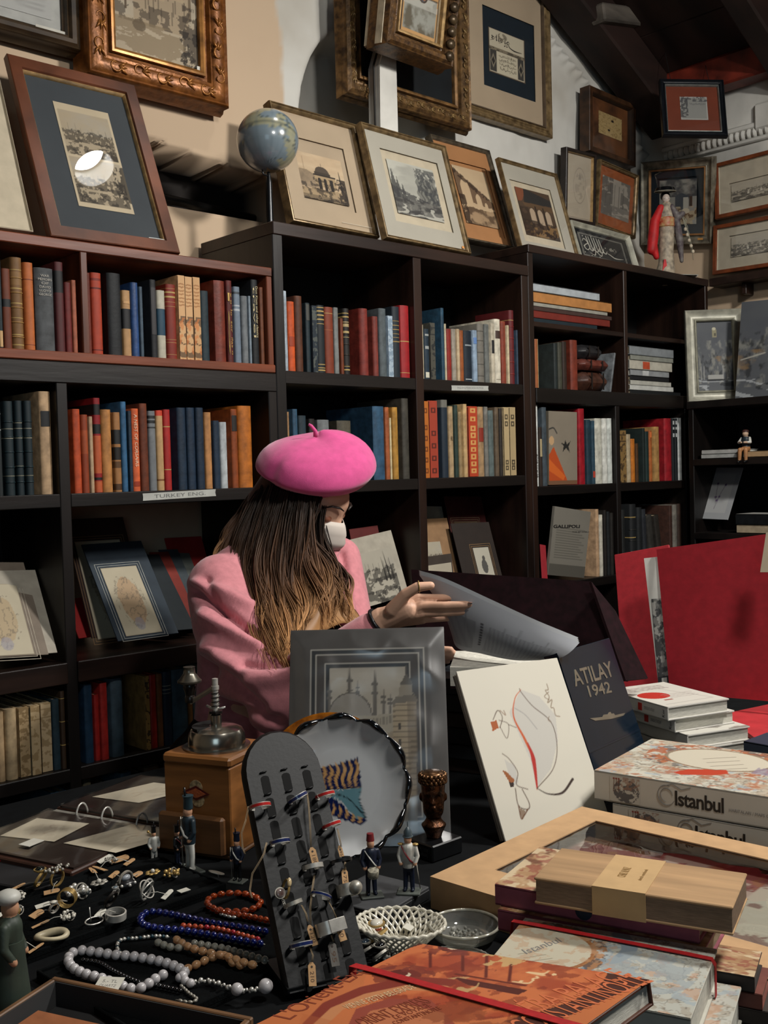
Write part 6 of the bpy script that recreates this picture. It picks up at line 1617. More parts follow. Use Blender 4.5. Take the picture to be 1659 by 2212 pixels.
hx=np.array([uxp[0],uxp[1],0]);back=-np.array([math.cos(az),math.sin(az),0])
def rel(p):return tuple(np.array(p)-np.array([Pc[0],Pc[1],TZ]))
for s_ in(-.04,.04):
 b0=Pc-uyp*PR*1.0+hx*s_;b0[2]=TZ
 MB().tube([rel(b0-back*.03+np.array([0,0,.012])),rel(b0-back*.028+np.array([0,0,.003])),rel(b0+back*.03+np.array([0,0,.003])),rel(b0+back*.05+np.array([0,0,.11]))],.002,6).build('easel_leg',mat('#101010',.35,metal=.6),st,True)
# orange glass thing peeping out behind the plate
Pg=dep(1.645,712,1692)
ow=thing('mottled_plate','orange mottled plate mostly hidden behind the scalloped one','plate',frame_m(Pg,uxp,uyp,nrm))
MB().lathe([(.001,0),(.06,0),(.062,-.003),(.105,.010),(.107,.012),(.103,.0125),(.06,.004),(.001,.004)],48).build('plate_body',mat('#a8641a',.2,var=.5,scale=60,c2='#5a2a06',coat=.5),ow,40)
# ---- velvet ring stand
Bl,Br=Z(623,2168),Z(803,2126);w_=float(np.linalg.norm(Br-Bl))
M,w,h=lean_fit((623,2168),(803,2126),(516,1640),(690,1640),(2,TZ))
h=plane_loc(M,600,1592)[1];M.translation.z+=.018*M[2][2]+.0005
rsb=thing('ring_stand','tall black velvet ring stand with rounded top and slots','display',M)
th_=.018
outl=[(0,0),(w,0),(w,h-w*.55)]+[(w/2+w/2*math.cos(t),h-w*.55+w*.55*math.sin(t))for t in np.linspace(.2,math.pi-.2,12)]+[(0,h-w*.55)]
pm=MB();inn=[(w/2+(x-w/2)*.955,.004+(y-.004)*.985 if y>.01 else y)for x,y in outl]
n=len(outl)
vv=[(x,y,-th_)for x,y in outl]+[(x,y,-.006)for x,y in outl]+[(x,y,0)for x,y in inn]
ff=[tuple(range(n-1,-1,-1)),tuple(range(2*n,3*n))]+[(r*n+i,r*n+(i+1)%n,(r+1)*n+(i+1)%n,(r+1)*n+i)for r in(0,1)for i in range(n)]
pad=mat('#07090b',.5,var=.1,scale=60,spec=.3,bump=.05)
pm.add(vv,ff).build('panel',pad,rsb,25)
slot=mat('#030303',.9)
for r in range(9):
 for c in range(3):
  x=w*(.24+.27*c);y=h*(.80-.092*r-.0)
  if y<.02:continue
  sl=MB();k=10;rr=w*.052
  poly=[(x+rr*math.cos(t),y+rr*math.sin(t)*.6)for t in np.linspace(0,math.pi,6)]+[(x+rr*math.cos(t),y-.018+rr*math.sin(t))for t in np.linspace(math.pi,2*math.pi,8)]
  sl.prism(poly,.0001,.0006).build('slot',slot,rsb)
  MB().tube([(x-rr,y+.007,.0012),(x+rr*.6,y+.0085,.0022)],.0012,5).build('slot_tab',pad,rsb,True)
ph_=math.asin(M[2][2]);MB().box((0,0,-.085),(w,.005,-.001)).build('foot_plate',pad,rsb,False,RX(ph_)if(M@RX(ph_)@Vector((0,0,-1)))[2]>(M@RX(-ph_)@Vector((0,0,-1)))[2]else RX(-ph_))
def ring_on(px,py,label,r=.0095,enamel=None,metal=silver,wide=.0022,tilt=0.0,kind=None,tags=()):
 r*=1.18;wide*=1.25
 q=plane_loc(M,px,py);P=M@Vector((q[0],q[1],.002))
 R3=M.to_3x3();T=frame_m(P,R3@Vector((1,0,0)),R3@Vector((0,0,1)))@RY(tilt)@RX(.12) # ring plane sticks out of the pad
 t=thing('ring',label,'ring',T,None)
 cy=r*.62
 MB().lathe([(r*.84,-wide),(r,-wide),(r,wide),(r*.84,wide),(r*.84,-wide)],36,TR(0,cy,0),cap=False).build('band',metal,t,40)
 if enamel:MB().lathe([(r*1.0,-wide*.62),(r*1.025,-wide*.62),(r*1.025,wide*.62),(r*1.0,wide*.62),(r,-wide*.62)],36,TR(0,cy,0),cap=False).build('enamel_inlay',enamel,t,40)
 if kind=='ball':MB().ball((r*.45,cy+r*.95,0),r*.62,16,10).build('ball_setting',silver_dull,t,True)
 if kind=='plate':MB().box((-r*.2,cy+r*.80,-wide),(r*1.15,cy+r*1.02,wide),None,.0006).build('flat_bezel',silver,t)
 if kind=='stone':MB().ball((r*.4,cy+r*1.0,0),(r*.5,r*.2,r*.25),12,8).build('stone',mat('#b8a27a',.15,var=.2,coat=.4),t,True)
 if kind=='drop':
  for k in range(3):MB().tube([(-r*.9+.0014*math.cos(u),cy+.001,-.003-.0022*k+.0014*math.sin(u))for u in np.linspace(0,6.28,10,endpoint=False)],.0004,4,closed=True).build('chain_link',silver_dull,t,True)
  MB().lathe([(.001,-.001),(.0068,-.001),(.0068,.001),(.001,.001)],20,TR(-r*.9,cy,-.0165)@RX(math.pi/2)).build('drop_mount',silver_dull,t,40)
  MB().ball((-r*.9,cy+.001,-.0165),(.0056,.0022,.0056),16,8).build('drop_stone',mat('#5b342c',.12,var=.3,scale=90,coat=.5,c2='#8d8a86'),t,True)
 inv=T.inverted()
 for tg in tags:
  pts=[inv@(M@Vector((plane_loc(M,*p,.008)[0],plane_loc(M,*p,.008)[1],.008+.004*math.sin(i*1.3))))for i,p in enumerate(tg['string'])]
  MB().tube(pts,.00055,4).build('twine',twine,t,True)
  MB().tube([p+Vector((.0012,.0,.0006))for p in pts],.00045,4).build('twine',twine,t,True)
  if 'tag' in tg:
   x0,y0,x1,y1=tg['tag'];a=plane_loc(M,x0,y0,.009);b=plane_loc(M,x1,y1,.009);tw=tg.get('w',.009);d=np.array([b[0]-a[0],b[1]-a[1]]);L=np.linalg.norm(d);d/=L;s2=np.array([-d[1],d[0]])*tw/2
   c0_=a[:2];c1_=b[:2];k=.004
   poly=[c0_+s2*.35,c0_+d*k+s2,c1_+s2,c1_-s2,c0_+d*k-s2,c0_-s2*.35]
   tm=inv@M@TR(0,0,.008)
   tgo=MB().prism([tuple(p)for p in poly],0,.0006).build('paper_tag',tg.get('m',tag_paper),t,False,tm)
   MB().lathe([(.0005,.0007),(.0013,.0007),(.0013,.0009),(.0005,.0009)],10,TR(*(c0_+d*k*1.3),0)).build('tag_hole',mat('#2a1d14',.7),tgo)
   mid=(c0_+c1_)/2+d*.003
   lettering(tg.get('t','210'),tgo,frame_m((mid[0],mid[1],.0007),(d[0],d[1],0),(-d[1],d[0],0)),.006,mat('#4a3320',.7),.00004,(L*.45,tw*.5))
ring_on(558,1746,'silver ring with red inlay, upper row of the velvet stand, nearest its edge',.0112,red_enamel,tags=[{'string':[(536,1742),(528,1775),(520,1800),(524,1830),(529,1842)]}])
ring_on(638,1728,'silver and blue ring with a long twine tag in the middle of the stand',.0112,blue_enamel,tilt=.35,tags=[{'string':[(662,1712),(664,1740),(668,1790),(672,1828)],'tag':(673,1830,684,1873),'t':'180'}])
ring_on(697,1722,'red ring at the top corner of the velvet stand before the plate',.0108,red_enamel,tilt=.1)
ring_on(711,1786,'lower red ring before the white plate',.0104,red_enamel,tilt=.16,tags=[{'string':[(728,1790),(731,1815),(735,1830)],'tag':(733,1826,739,1850),'w':.006,'t':'95'}])
ring_on(600,1823,'silver ring with navy inlay and looped twine hanging aside',.0106,blue_enamel,tags=[{'string':[(575,1820),(568,1845),(560,1860),(545,1885),(540,1920),(543,1940)]}])
ring_on(671,1876,'plain narrow silver ring below the square paper tag',.0110,None,tags=[{'string':[(678,1890),(672,1920),(668,1960),(671,1996)],'tag':(668,1998,682,2042),'w':.008,'t':'120'}])
ring_on(731,1864,'dark open ring with gold ends below the red rings',.0118,None,black_enamel,.0014,tags=[{'string':[(745,1862),(742,1872),(745,1880)],'tag':(744,1876,747,1910),'w':.008,'t':'75'}])
ring_on(612,1925,'gold hoop ring hanging upright with a pale stone',.0098,None,brass_s,.0010,1.35,'stone')
ring_on(628,1955,'silver ring with an oval brown drop pendant',.0100,None,silver_dull,.0018,.18,'drop',[{'string':[(650,1955),(658,1975),(663,1992)]}])
ring_on(689,1938,'slanting slim ring with blue line near the stand centre',.0108,blue_enamel,silver,.0016,-.45,None,[{'string':[(708,1945),(716,1965),(726,1985)],'tag':(727,1983,743,2032),'t':'140'}])
ring_on(745,1926,'broad silver ring with a round silver ball',.0115,None,silver_dull,.0056,0,'ball')
ring_on(703,2008,'broad flat-fronted silver signet ring low on the stand',.0130,None,silver,.0060,.08,'plate',[{'string':[(715,2020),(717,2035)],'tag':(716,2034,726,2087),'w':.010,'m':mat('#5c5853',.8),'t':'95'}])
ring_on(645,2044,'lowest silver ring with dark blue inlay and a buff tag',.0116,blue_enamel,tags=[{'string':[(668,2045),(673,2065),(672,2078)],'tag':(673,2078,676,2130),'t':'210'}])
# ---- velvet trays
def rect_tray(name,label,o,xe,ye,rim=.004,hgt=.012,rolls=0):
 O=Z(*o,TZ+hgt);X=Z(*xe,TZ+hgt)-O;Wd=float(np.linalg.norm(X));X/=Wd;Yv=np.array([-X[1],X[0],0]);Yp=Z(*ye,TZ+hgt)-O;D=float(Yp@Yv)
 if D<0:O=O+Yv*D;D=-D
 M=frame_m((O[0],O[1],TZ+.0005),X,Yv,(0,0,1));t=thing(name,label,'tray',M)
 MB().box((0,0,0),(Wd,D,.004)).build('tray_floor',velvet,t)
 for lo,hi in(((0,0,.004),(Wd,rim,hgt+.001)),((0,D-rim,.004),(Wd,D,hgt+.001)),((0,rim,.004),(rim,D-rim,hgt+.001)),((Wd-rim,rim,.004),(Wd,D-rim,hgt+.001))):MB().box(lo,hi,None,.001).build('rim',velvet,t)
 if rolls:
  for k in range(rolls):
   y=rim+(D-2*rim)*(k+.5)/rolls
   MB().tube([(rim,y,.0045+.2*(D-2*rim)/rolls),(Wd-rim,y,.0045+.2*(D-2*rim)/rolls)],(D-2*rim)/rolls*.52,10,flat=.4,up=(0,1,0)).build('velvet_roll',velvet,t,True)
 else:MB().box((rim,rim,.004),(Wd-rim,D-rim,hgt*.8),None,.001).build('pad',velvet,t)
 return t
rect_tray('ring_tray','black velvet ring tray crowded with silver rings',(40,2070),(489,1910),(223,1862),rolls=12)
rect_tray('bead_tray','black velvet tray of bead strands before the ring stand',(78,2098),(520,1932),(546,2118))
ZT=TZ+.0165
def tag_strip(parent,T,px,py,L,w,ang,m=None,z=ZT):
 P=Z(px,py,z);inv=T.inverted()
 M2=inv@frame_m(P,(math.cos(ang),math.sin(ang),.1),(-math.sin(ang),math.cos(ang),.25))
 MB().prism([(-L/2,-w/2),(L/2-.003,-w/2),(L/2,-w*.2),(L/2,w*.2),(L/2-.003,w/2),(-L/2,w/2)],0,.0005).build('paper_tag',m or tag_paper,parent,False,M2)
def trinket(px,py,r,label,kind='band',m=silver,stone=None,yaw=0.0,tilt=.2,tags=(),wide=.002,z=ZT,cat='ring',name='ring'):
 r*=1.22
 P=Z(px,py+.0,z);T=Matrix.Translation(P)@RZ(yaw)
 t=thing(name,label,cat,T)
 up=TR(0,0,r)@RX(math.pi/2+tilt)
 if kind in('band','stone','filigree','basket','open'):
  MB().lathe([(r*.86,-wide),(r,-wide*.8),(r,wide*.8),(r*.86,wide),(r*.86,-wide)],30,up,cap=False).build('band',m,t,40)
 if kind=='lie':MB().lathe([(r*.85,0),(r,.0005),(r,wide*2-.0005),(r*.85,wide*2),(r*.85,0)],32,RX(tilt),cap=False).build('band',m,t,40)
 if kind=='stone':MB().ball((0,0,2*r),(r*.62,r*.5,r*.34),14,8).build('stone',stone,t,True);MB().lathe([(r*.5,0),(r*.66,.001),(r*.68,.003),(r*.5,.003)],20,TR(0,0,2*r-.002)).build('bezel',m,t,40)
 if kind=='filigree':
  mb=MB();rs=np.random.RandomState(int(px))
  for k in range(16):a=rs.rand()*6.28;q=rs.rand()**.5*r*1.1;mb.ball((q*math.cos(a)*1.4,q*math.sin(a)*.8,2*r+.0012*rs.rand()),r*.2,6,5)
  o=mb.build('filigree_top',silver_dull if stone is None else stone,t,True);o['kind']='stuff'
 if kind=='cluster':
  mb=MB();rs=np.random.RandomState(int(px))
  for k in range(20):a=rs.rand()*6.28;q=rs.rand()**.5*r*1.5;mb.ball((q*math.cos(a),q*math.sin(a),r*.3+r*.5*rs.rand()),r*(.2+.2*rs.rand()),6,5)
  o=mb.build('ornament',m,t,True);o['kind']='stuff'
  MB().lathe([(r*.8,-.001),(r*.95,-.001),(r*.95,.001),(r*.8,.001),(r*.8,-.001)],24,TR(r*.5,0,r*.4)@RX(1.2),cap=False).build('band',silver_dull,t,40)
 if kind=='coil':
  for k in range(5):MB().tube([(k*.0028-.006,r*math.cos(u),r+r*math.sin(u))for u in np.linspace(0,6.28,24,endpoint=False)],.0007,5,closed=True).build('coil_band',m,t,True)
 if kind=='ivory':MB().tube([(r*1.25*math.cos(u),r*.75*math.sin(u),.004+.001*math.sin(2*u))for u in np.linspace(0,6.28,32,endpoint=False)],[r*.28+r*.1*math.sin(u)for u in np.linspace(0,6.28,32,endpoint=False)],10,closed=True).build('carved_ring',m,t,True)
 if kind=='flower':
  for k in range(7):MB().ball((r*.8*math.cos(k*.9),r*.8*math.sin(k*.9)*.8,.004),(r*.42,r*.3,.0015),8,6).build('petal',m,t,True)
  MB().ball((0,0,.006),r*.3,10,8).build('pearl',mat('#c3bfb4',.2,coat=.4),t,True)
 if kind=='basket':
  MB().ball((0,0,.006),(r*1.1,r*1.0,r*.62),16,10).build('studded_body',mat('#1a1a1c',.3),t,True)
  for k in range(7):MB().ball((r*1.05*math.cos(k*.9),r*.95*math.sin(k*.9),.007),r*.2,8,6).build('stud',silver,t,True)
  MB().ball((0,0,r*1.2),(r*.6,r*.5,r*.4),12,8).build('stone',mat('#8f949a',.2,coat=.4),t,True)
 if kind=='hoop':MB().tube([(r*math.cos(u),r*.55*math.sin(u),.002+.002*math.sin(u))for u in np.linspace(0,6.28,28,endpoint=False)],.0011,6,closed=True).build('hoop',m,t,True);MB().tube([(-r*.4,0,.002),(-r*.5,0,.022)],.0008,5).build('post',m,t,True)
 if kind=='open':
  for k in(-.6,.6):MB().lathe([(r*.8,-.0008),(r*.9,-.0008),(r*.9,.0008),(r*.8,.0008),(r*.8,-.0008)],24,TR(0,0,r)@RX(math.pi/2+k),cap=False).build('wire_band',m,t,40)
 for(tx,ty,L,w,a,mm)in tags:tag_strip(t,T,tx,ty,L,w,a,mm)
 for tg in tags:
  inv=T.inverted();a_=Vector((0,0,r*.6));b_=inv@Vector(Z(tg[0],tg[1],ZT+.001))
  MB().tube([a_,(a_+b_)/2+Vector((0,0,.003)),b_],.0005,4).build('thread',thread_white,t,True)
 return t
dark_cab=mat('#0d1412',.1,coat=.6);pale_blue=mat('#8fa5b0',.15,var=.2,coat=.4);smoke=mat('#5e6870',.15,coat=.4);pearl=mat('#c8c3b6',.18,coat=.5,var=.05)
trinket(88,1918,.011,'ring with a big black round stone standing on edge','stone',brass_s,dark_cab,.6,.5,[(38,1916,.026,.005,.2,tag_paper)])
trinket(124,1915,.0105,'bronze ring topped with an oval silver filigree shield','filigree',brass_s,None,.3,.1,[(112,1926,.022,.010,-.4,tag_paper)])
trinket(170,1935,.010,'chunky silver filigree brooch ring','cluster',silver,None,.3)
trinket(38,1940,.006,'small pear pendant on a twisted wire','cluster',pearl,None,.2,name='pendant',cat='pendant')
trinket(146,1958,.010,'gold spring ring of five loose coils','coil',brass_s,None,.8,.2,[(122,1950,.018,.008,.1,tag_paper),(94,1955,.022,.009,-.2,tag_white)])
trinket(35,1972,.006,'silver knot with white paper tags by the photo edge','cluster',silver,None,0,.2,[(14,1970,.026,.009,.3,tag_white),(22,1978,.028,.008,.5,tag_paper)],name='silver_knot',cat='trinket')
trinket(117,1974,.0065,'white pearl ring on silver wires','stone',silver,pearl,.2,.3,[(80,1974,.022,.011,.4,tag_paper)])
trinket(146,1984,.006,'cluster of three small pearls with a strip tag','cluster',pearl,None,0,.2,[(88,1996,.026,.004,.1,tag_paper)],name='pearl_cluster',cat='trinket')
trinket(112,2028,.012,'carved ivory coloured oval ring','ivory',mat('#b5a98c',.4,var=.15),None,-.5)
trinket(32,2042,.011,'copper band ring with amber stones','lie',copper_s,None,0,.15,[(78,2048,.026,.004,.35,tag_paper)],.003)
trinket(8,2025,.009,'ring with an oval pale blue stone at the photo edge','stone',brass_s,pale_blue,.3,.3)
trinket(34,2003,.009,'gold ring with a smoky stone behind the pale blue one','stone',brass_s,smoke,.9,.4)
trinket(214,1912,.010,'silver flower ring with a pearl centre','flower',silver_dull,None,.3,.2,[(200,1880,.02,.009,1.4,tag_paper)])
trinket(272,1918,.0105,'dark studded basket ring with an upright hoop','basket',silver_dull,None,.2,.2,[(247,1889,.022,.008,.5,tag_paper),(298,1888,.016,.010,.2,tag_paper)])
trinket(250,1940,.006,'tiny silver knot ring between basket ring and hoop','stone',silver,smoke,.4,.3)
trinket(318,1944,.0125,'large open-work silver ring standing upright beside a white tag','open',silver,None,.5,.2,[(362,1932,.028,.007,.55,tag_white)],.0012)
trinket(240,1962,.010,'dark band ring leaning behind the wide silver ring','band',mat('#3c3834',.35,metal=.8),None,.4,.5)
trinket(250,1984,.0115,'wide plain silver band ring lying on the tray','lie',silver,None,0,.1,[(218,1972,.022,.009,.6,tag_white)],.005)
trinket(204,1992,.0105,'flat silver hoop earring with an upright post','hoop',silver,None,0,name='earring',cat='earring')
trinket(330,1890,.009,'gold leaf brooch with two buff leaves','flower',brass_s,None,.4,name='brooch',cat='brooch')
trinket(374,1892,.007,'small gold brooch on a pin beside the leaf brooch','cluster',brass_s,None,.6,name='brooch',cat='brooch')
trinket(240,1862,.005,'bundle of folded price tags at the tray corner','cluster',silver_dull,None,0,.2,[(228,1855,.03,.010,.3,tag_white),(258,1856,.03,.014,-.2,tag_paper),(280,1862,.024,.007,.4,tag_paper),(215,1876,.026,.010,1.9,tag_paper)],name='tag_bundle',cat='tags')
Pn=Z(468,1900,ZT)
pd=thing('pin_badge','round metal pin standing on its needle at the tray rim','pin',Matrix.Translation(Pn))
MB().lathe([(.001,0),(.012,0),(.012,.001),(.001,.001)],20,TR(0,0,.010)@RY(.35)).build('disc',silver_dull,pd,40);MB().tube([(.004,0,0),(.002,0,.010)],.0008,5).build('needle',silver_dull,pd,True)
MB().box((-.064,-.006,.0),(-.048,.006,.0006)).build('paper_tag',tag_white,pd)
# ---- bead strands: every bead is a part of its strand
def strand(label,path_px,d,m,z=None,wire=None,stretch=1.0,closed=False,extra=(),every=None,m2=None,name='bead_strand',cat='beads',group=None):
 z=z or TZ+.0115+d/2
 P=smooth_pts([Z(x,y,z)for x,y in path_px],12);seg=np.linalg.norm(np.diff(P,axis=0),axis=1);cum=np.concatenate([[0],np.cumsum(seg)])
 O=P[0].copy();O[2]=TZ+.0115
 t=thing(name,label,cat,Matrix.Translation(O),group)
 mb=MB().ball((0,0,0),(d/2*stretch,d/2,d/2),14,9);me=None
 step=d*stretch*1.0;k=0;s_=0
 while s_<=cum[-1]:
  p=np.array([np.interp(s_,cum,P[:,i])for i in range(3)]);q=np.array([np.interp(min(s_+.001,cum[-1]),cum,P[:,i])for i in range(3)])
  yaw=math.atan2(q[1]-p[1],q[0]-p[0]);M2=Matrix.Translation(Vector(p-O))@RZ(yaw)
  mm=m2 if(every and k%every==every-1)else m
  if me is None:o=mb.build('bead',m,t,True,M2);me=o.data
  else:o=link('bead',me,t,M2)
  if mm is not m:o.material_slots[0].link='OBJECT';o.material_slots[0].material=mm
  s_+=step;k+=1
 MB().tube([tuple(p-O)for p in P[::6]]+[tuple(P[-1]-O)],.0007,5).build('cord',wire or thread_white,t,True)
 return t,O
def bead_glass(c,t=.6,r=.08):return mat(c,r,var=.1,scale=40,trans=t,coat=.5,spec=.6)
white_q=mat('#c9c5c6',.25,var=.06,scale=60,trans=.25,coat=.3);blue_b=bead_glass('#101c5c',.25);amber_b=bead_glass('#b8481a',.55);honey_b=bead_glass('#dba878',.55);clear_b=bead_glass('#a9a79a',.5);coral_b=mat('#b0472a',.22,var=.25,coat=.4);black_b=mat('#08090b',.08,coat=.6)
strand('blue glass bead strand looping across the tray',[(572,2012),(520,2003),(470,1996),(430,1988),(385,1978),(340,1970),(315,1972),(303,1985),(312,1998),(345,2005),(390,2009),(440,2017),(490,2026),(535,2034),(572,2040)],.0098,blue_b)
strand('coral and orange beads lying inside the blue loop',[(396,2000),(430,2003),(465,2006),(500,2014),(535,2024),(562,2031)],.0082,coral_b,m2=mat('#9c1f2a',.2,coat=.4),every=5)
strand('long white quartz bead strand with a price tag',[(352,2106),(330,2118),(310,2132),(285,2136),(250,2125),(215,2112),(185,2104),(160,2092),(148,2078),(152,2062),(172,2053),(205,2056),(245,2062),(290,2066),(340,2075),(380,2088),(402,2104),(385,2112)],.0122,white_q)
t_,O_=strand('short tail of white quartz beads on silver chain',[(388,2112),(402,2119),(416,2126)],.0105,white_q)
tl=[tuple(Z(x,y,TZ+.016)-O_)for x,y in((418,2124),(450,2120),(480,2130),(512,2138),(540,2142),(570,2134))]
for k in range(26):
 p=np.array(smooth_pts(tl,8));q=p[int(k*(len(p)-1)/25)];MB().ball(tuple(q+np.array([0,0,.002*(k%2)])),.0022+.001*(k%3==0),6,5).build('silver_link',silver,t_,True)
for x,y,r in((512,2137,.0072),(574,2130,.0085)):MB().ball(tuple(Z(x,y,TZ+.018)-O_),r,16,10).build('bead',white_q,t_,True)
q=Z(236,2124,TZ+.026);tg=MB().box((-.015,-.0105,0),(.015,.0105,.0006)).build('price_tag',tag_white,t_,False,Matrix.Translation(Vector(q-O_))@RZ(-.9)@RX(.2))
lettering('5.- TL',tg,TR(0,.003,.0007),.008,ink_grey,.00003,(.018,.005));lettering('QUARTZ',tg,TR(0,-.005,.0007),.008,ink_grey,.00003,(.02,.005))
strand('bright amber bead bracelet at the back of the bead tray',[(505+58*math.cos(u),1949+20*math.sin(u))for u in np.linspace(0,6.1,13)],.0088,amber_b,stretch=1.35)
strand('second amber bracelet partly under the first',[(470,1968),(500,1974),(530,1978),(560,1984),(590,1990)],.0085,amber_b)
strand('honey glass bead strand crossing the clear one',[(382,2030),(410,2046),(448,2057),(490,2066),(530,2080),(556,2086)],.0100,honey_b,stretch=1.3,z=TZ+.020)
strand('second honey glass strand, curving from the white loop',[(405,2092),(432,2080),(458,2068),(490,2064),(500,2078),(530,2088)],.0100,honey_b,stretch=1.3)
strand('clear pale bead strand behind the honey beads',[(420,2038),(450,2043),(490,2050),(530,2062),(580,2076)],.0098,clear_b)
strand('milky faceted beads with a pointed end',[(342,2036),(365,2045),(392,2048)],.0095,clear_b,stretch=1.2)
strand('thin silver and dark teal wire bracelet',[(262,2062),(253,2046),(262,2030),(300,2026),(335,2022),(365,2024)],.0050,silver,m2=mat('#20363f',.2,coat=.4),every=3)
strand('black bead string under the white quartz beads',[(180,2074),(215,2080),(250,2100),(300,2122),(345,2130),(390,2140)],.0058,black_b)
strand('silver leaf shaped chain behind the blue beads',[(478,1975),(505,1982),(530,1976),(560,1984)],.0046,silver,stretch=1.6)
strand('silver tassel chain lying before the white beads',[(392,2130),(408,2145),(425,2158),(410,2165),(380,2160)],.0042,silver_dull,stretch=1.5)
# right of the stand
strand('black faceted beads in front of the dark slab',[(768,1990),(790,1984),(812,1988),(832,1996)],.0078,black_b)
strand('orange beads behind the lattice dish',[(768,2000),(790,2004),(812,2006),(828,2008)],.0070,amber_b,stretch=1.5)
Pw=Z(866,2046,TZ);
ld=thing('lattice_dish','white openwork porcelain dish with a woven wall','dish',Matrix.Translation((Pw[0],Pw[1],TZ))@RZ(math.radians(-60))@Matrix.Scale(.72,4))
porc=mat('#c3beae',.2,var=.04,coat=.4)
def bowl_pt(u,v):r=.030+.030*v+.004*v*v;return(1.25*r*math.cos(u),r*math.sin(u),.004+.040*v)
for k in range(30):
 u0=2*math.pi*k/30
 for s_ in(1,-1):MB().tube([bowl_pt(u0+s_*.55*v,v)for v in np.linspace(0,1,7)],.0026,6).build('lattice_strip',porc,ld,True)
MB().tube([bowl_pt(u,0)for u in np.linspace(0,6.283,40,endpoint=False)],.004,8,closed=True).build('foot_ring',porc,ld,True)
rmw=MB();rmw.tube([tuple(np.array(bowl_pt(u,1))+np.array([0,0,.0015*math.cos(30*u)]))for u in np.linspace(0,6.283,120,endpoint=False)],.0034,8,closed=True);rmw.build('rim',porc,ld,True)
MB().prism([(1.25*.030*math.cos(u),.030*math.sin(u))for u in np.linspace(0,6.283,28,endpoint=False)],.001,.004).build('bowl_floor',porc,ld)
Pd=Z(1004,2030,TZ+.0)
gd=thing('glass_dish','round clear glass dish beside the putti notebooks','dish',Matrix.Translation((Pd[0],Pd[1],TZ+.0005))@Matrix.Scale(.86,4))
MB().lathe([(.001,0),(.032,0),(.044,.010),(.050,.022),(.054,.023),(.053,.020),(.047,.008),(.034,.004),(.001,.004)],44).build('glass_body',mat('#b9bab4',.06,var=.02,trans=.85,spec=.6),gd,40)
MB().tube([(.052*math.cos(u),.052*math.sin(u),.0235)for u in np.linspace(0,6.283,50,endpoint=False)],.0024,8,closed=True).build('rim',mat('#a9a698',.1,metal=.3,coat=.5),gd,True)
cb=MB();
for k in range(20):a=k*2.4;r=.004*math.sqrt(k);cb.ball((r*math.cos(a)*1.4,r*math.sin(a)*1.4,.008),.0028,7,5)
o=cb.build('cut_glass_boss',mat('#a9a9a0',.05,trans=.7),gd,True);o['kind']='stuff'
Pt=Z(1010,2040,TZ)
sd=thing('silver_coaster','flat round silver coaster with a corded rim under the notebook edge','coaster',Matrix.Translation((Pt[0]-.055,Pt[1]-.03,TZ+.0003)))
MB().lathe([(.001,0),(.045,0),(.048,.003),(.045,.002),(.001,.0015)],40).build('disc',silver_dull,sd,40);MB().tube([(.047*math.cos(u),.047*math.sin(u),.003+.0004*math.cos(40*u))for u in np.linspace(0,6.283,120,endpoint=False)],.0016,6,closed=True).build('corded_rim',silver,sd,True)
trinket(905,2008,.008,'bundle of silver cord with a white leaf tag beside the slab','cluster',silver,None,0,.2,[(890,1996,.03,.012,.3,tag_white)],z=TZ,name='cord_bundle',cat='trinket')
tb2=bpy.data.objects['cord_bundle']
for k in range(4):MB().tube([(-.012+.003*k,0,.004),(-.004,.012,.02),(.006,.004+.003*k,.03-.003*k),(.014,-.006,.012),(.02,-.012,.004)],.0008,5).build('cord_loop',thread_white,tb2,True)
trinket(815,2050,.0135,'large pearl ring in a ring of small stones by the lattice dish','stone',brass_s,pearl,.4,.9,z=TZ)
trinket(790,2072,.009,'ring with a clear blue grey stone beside the stand foot','stone',silver_dull,mat('#3b4a58',.08,trans=.5,coat=.5),.2,.9,z=TZ)
trinket(822,2084,.010,'ring with a faceted black stone in front of the lattice dish','stone',silver_dull,black_b,.2,.8,z=TZ)
trinket(845,2068,.007,'small silver leaf ring beside the black stone','cluster',silver,None,.2,.8,z=TZ)
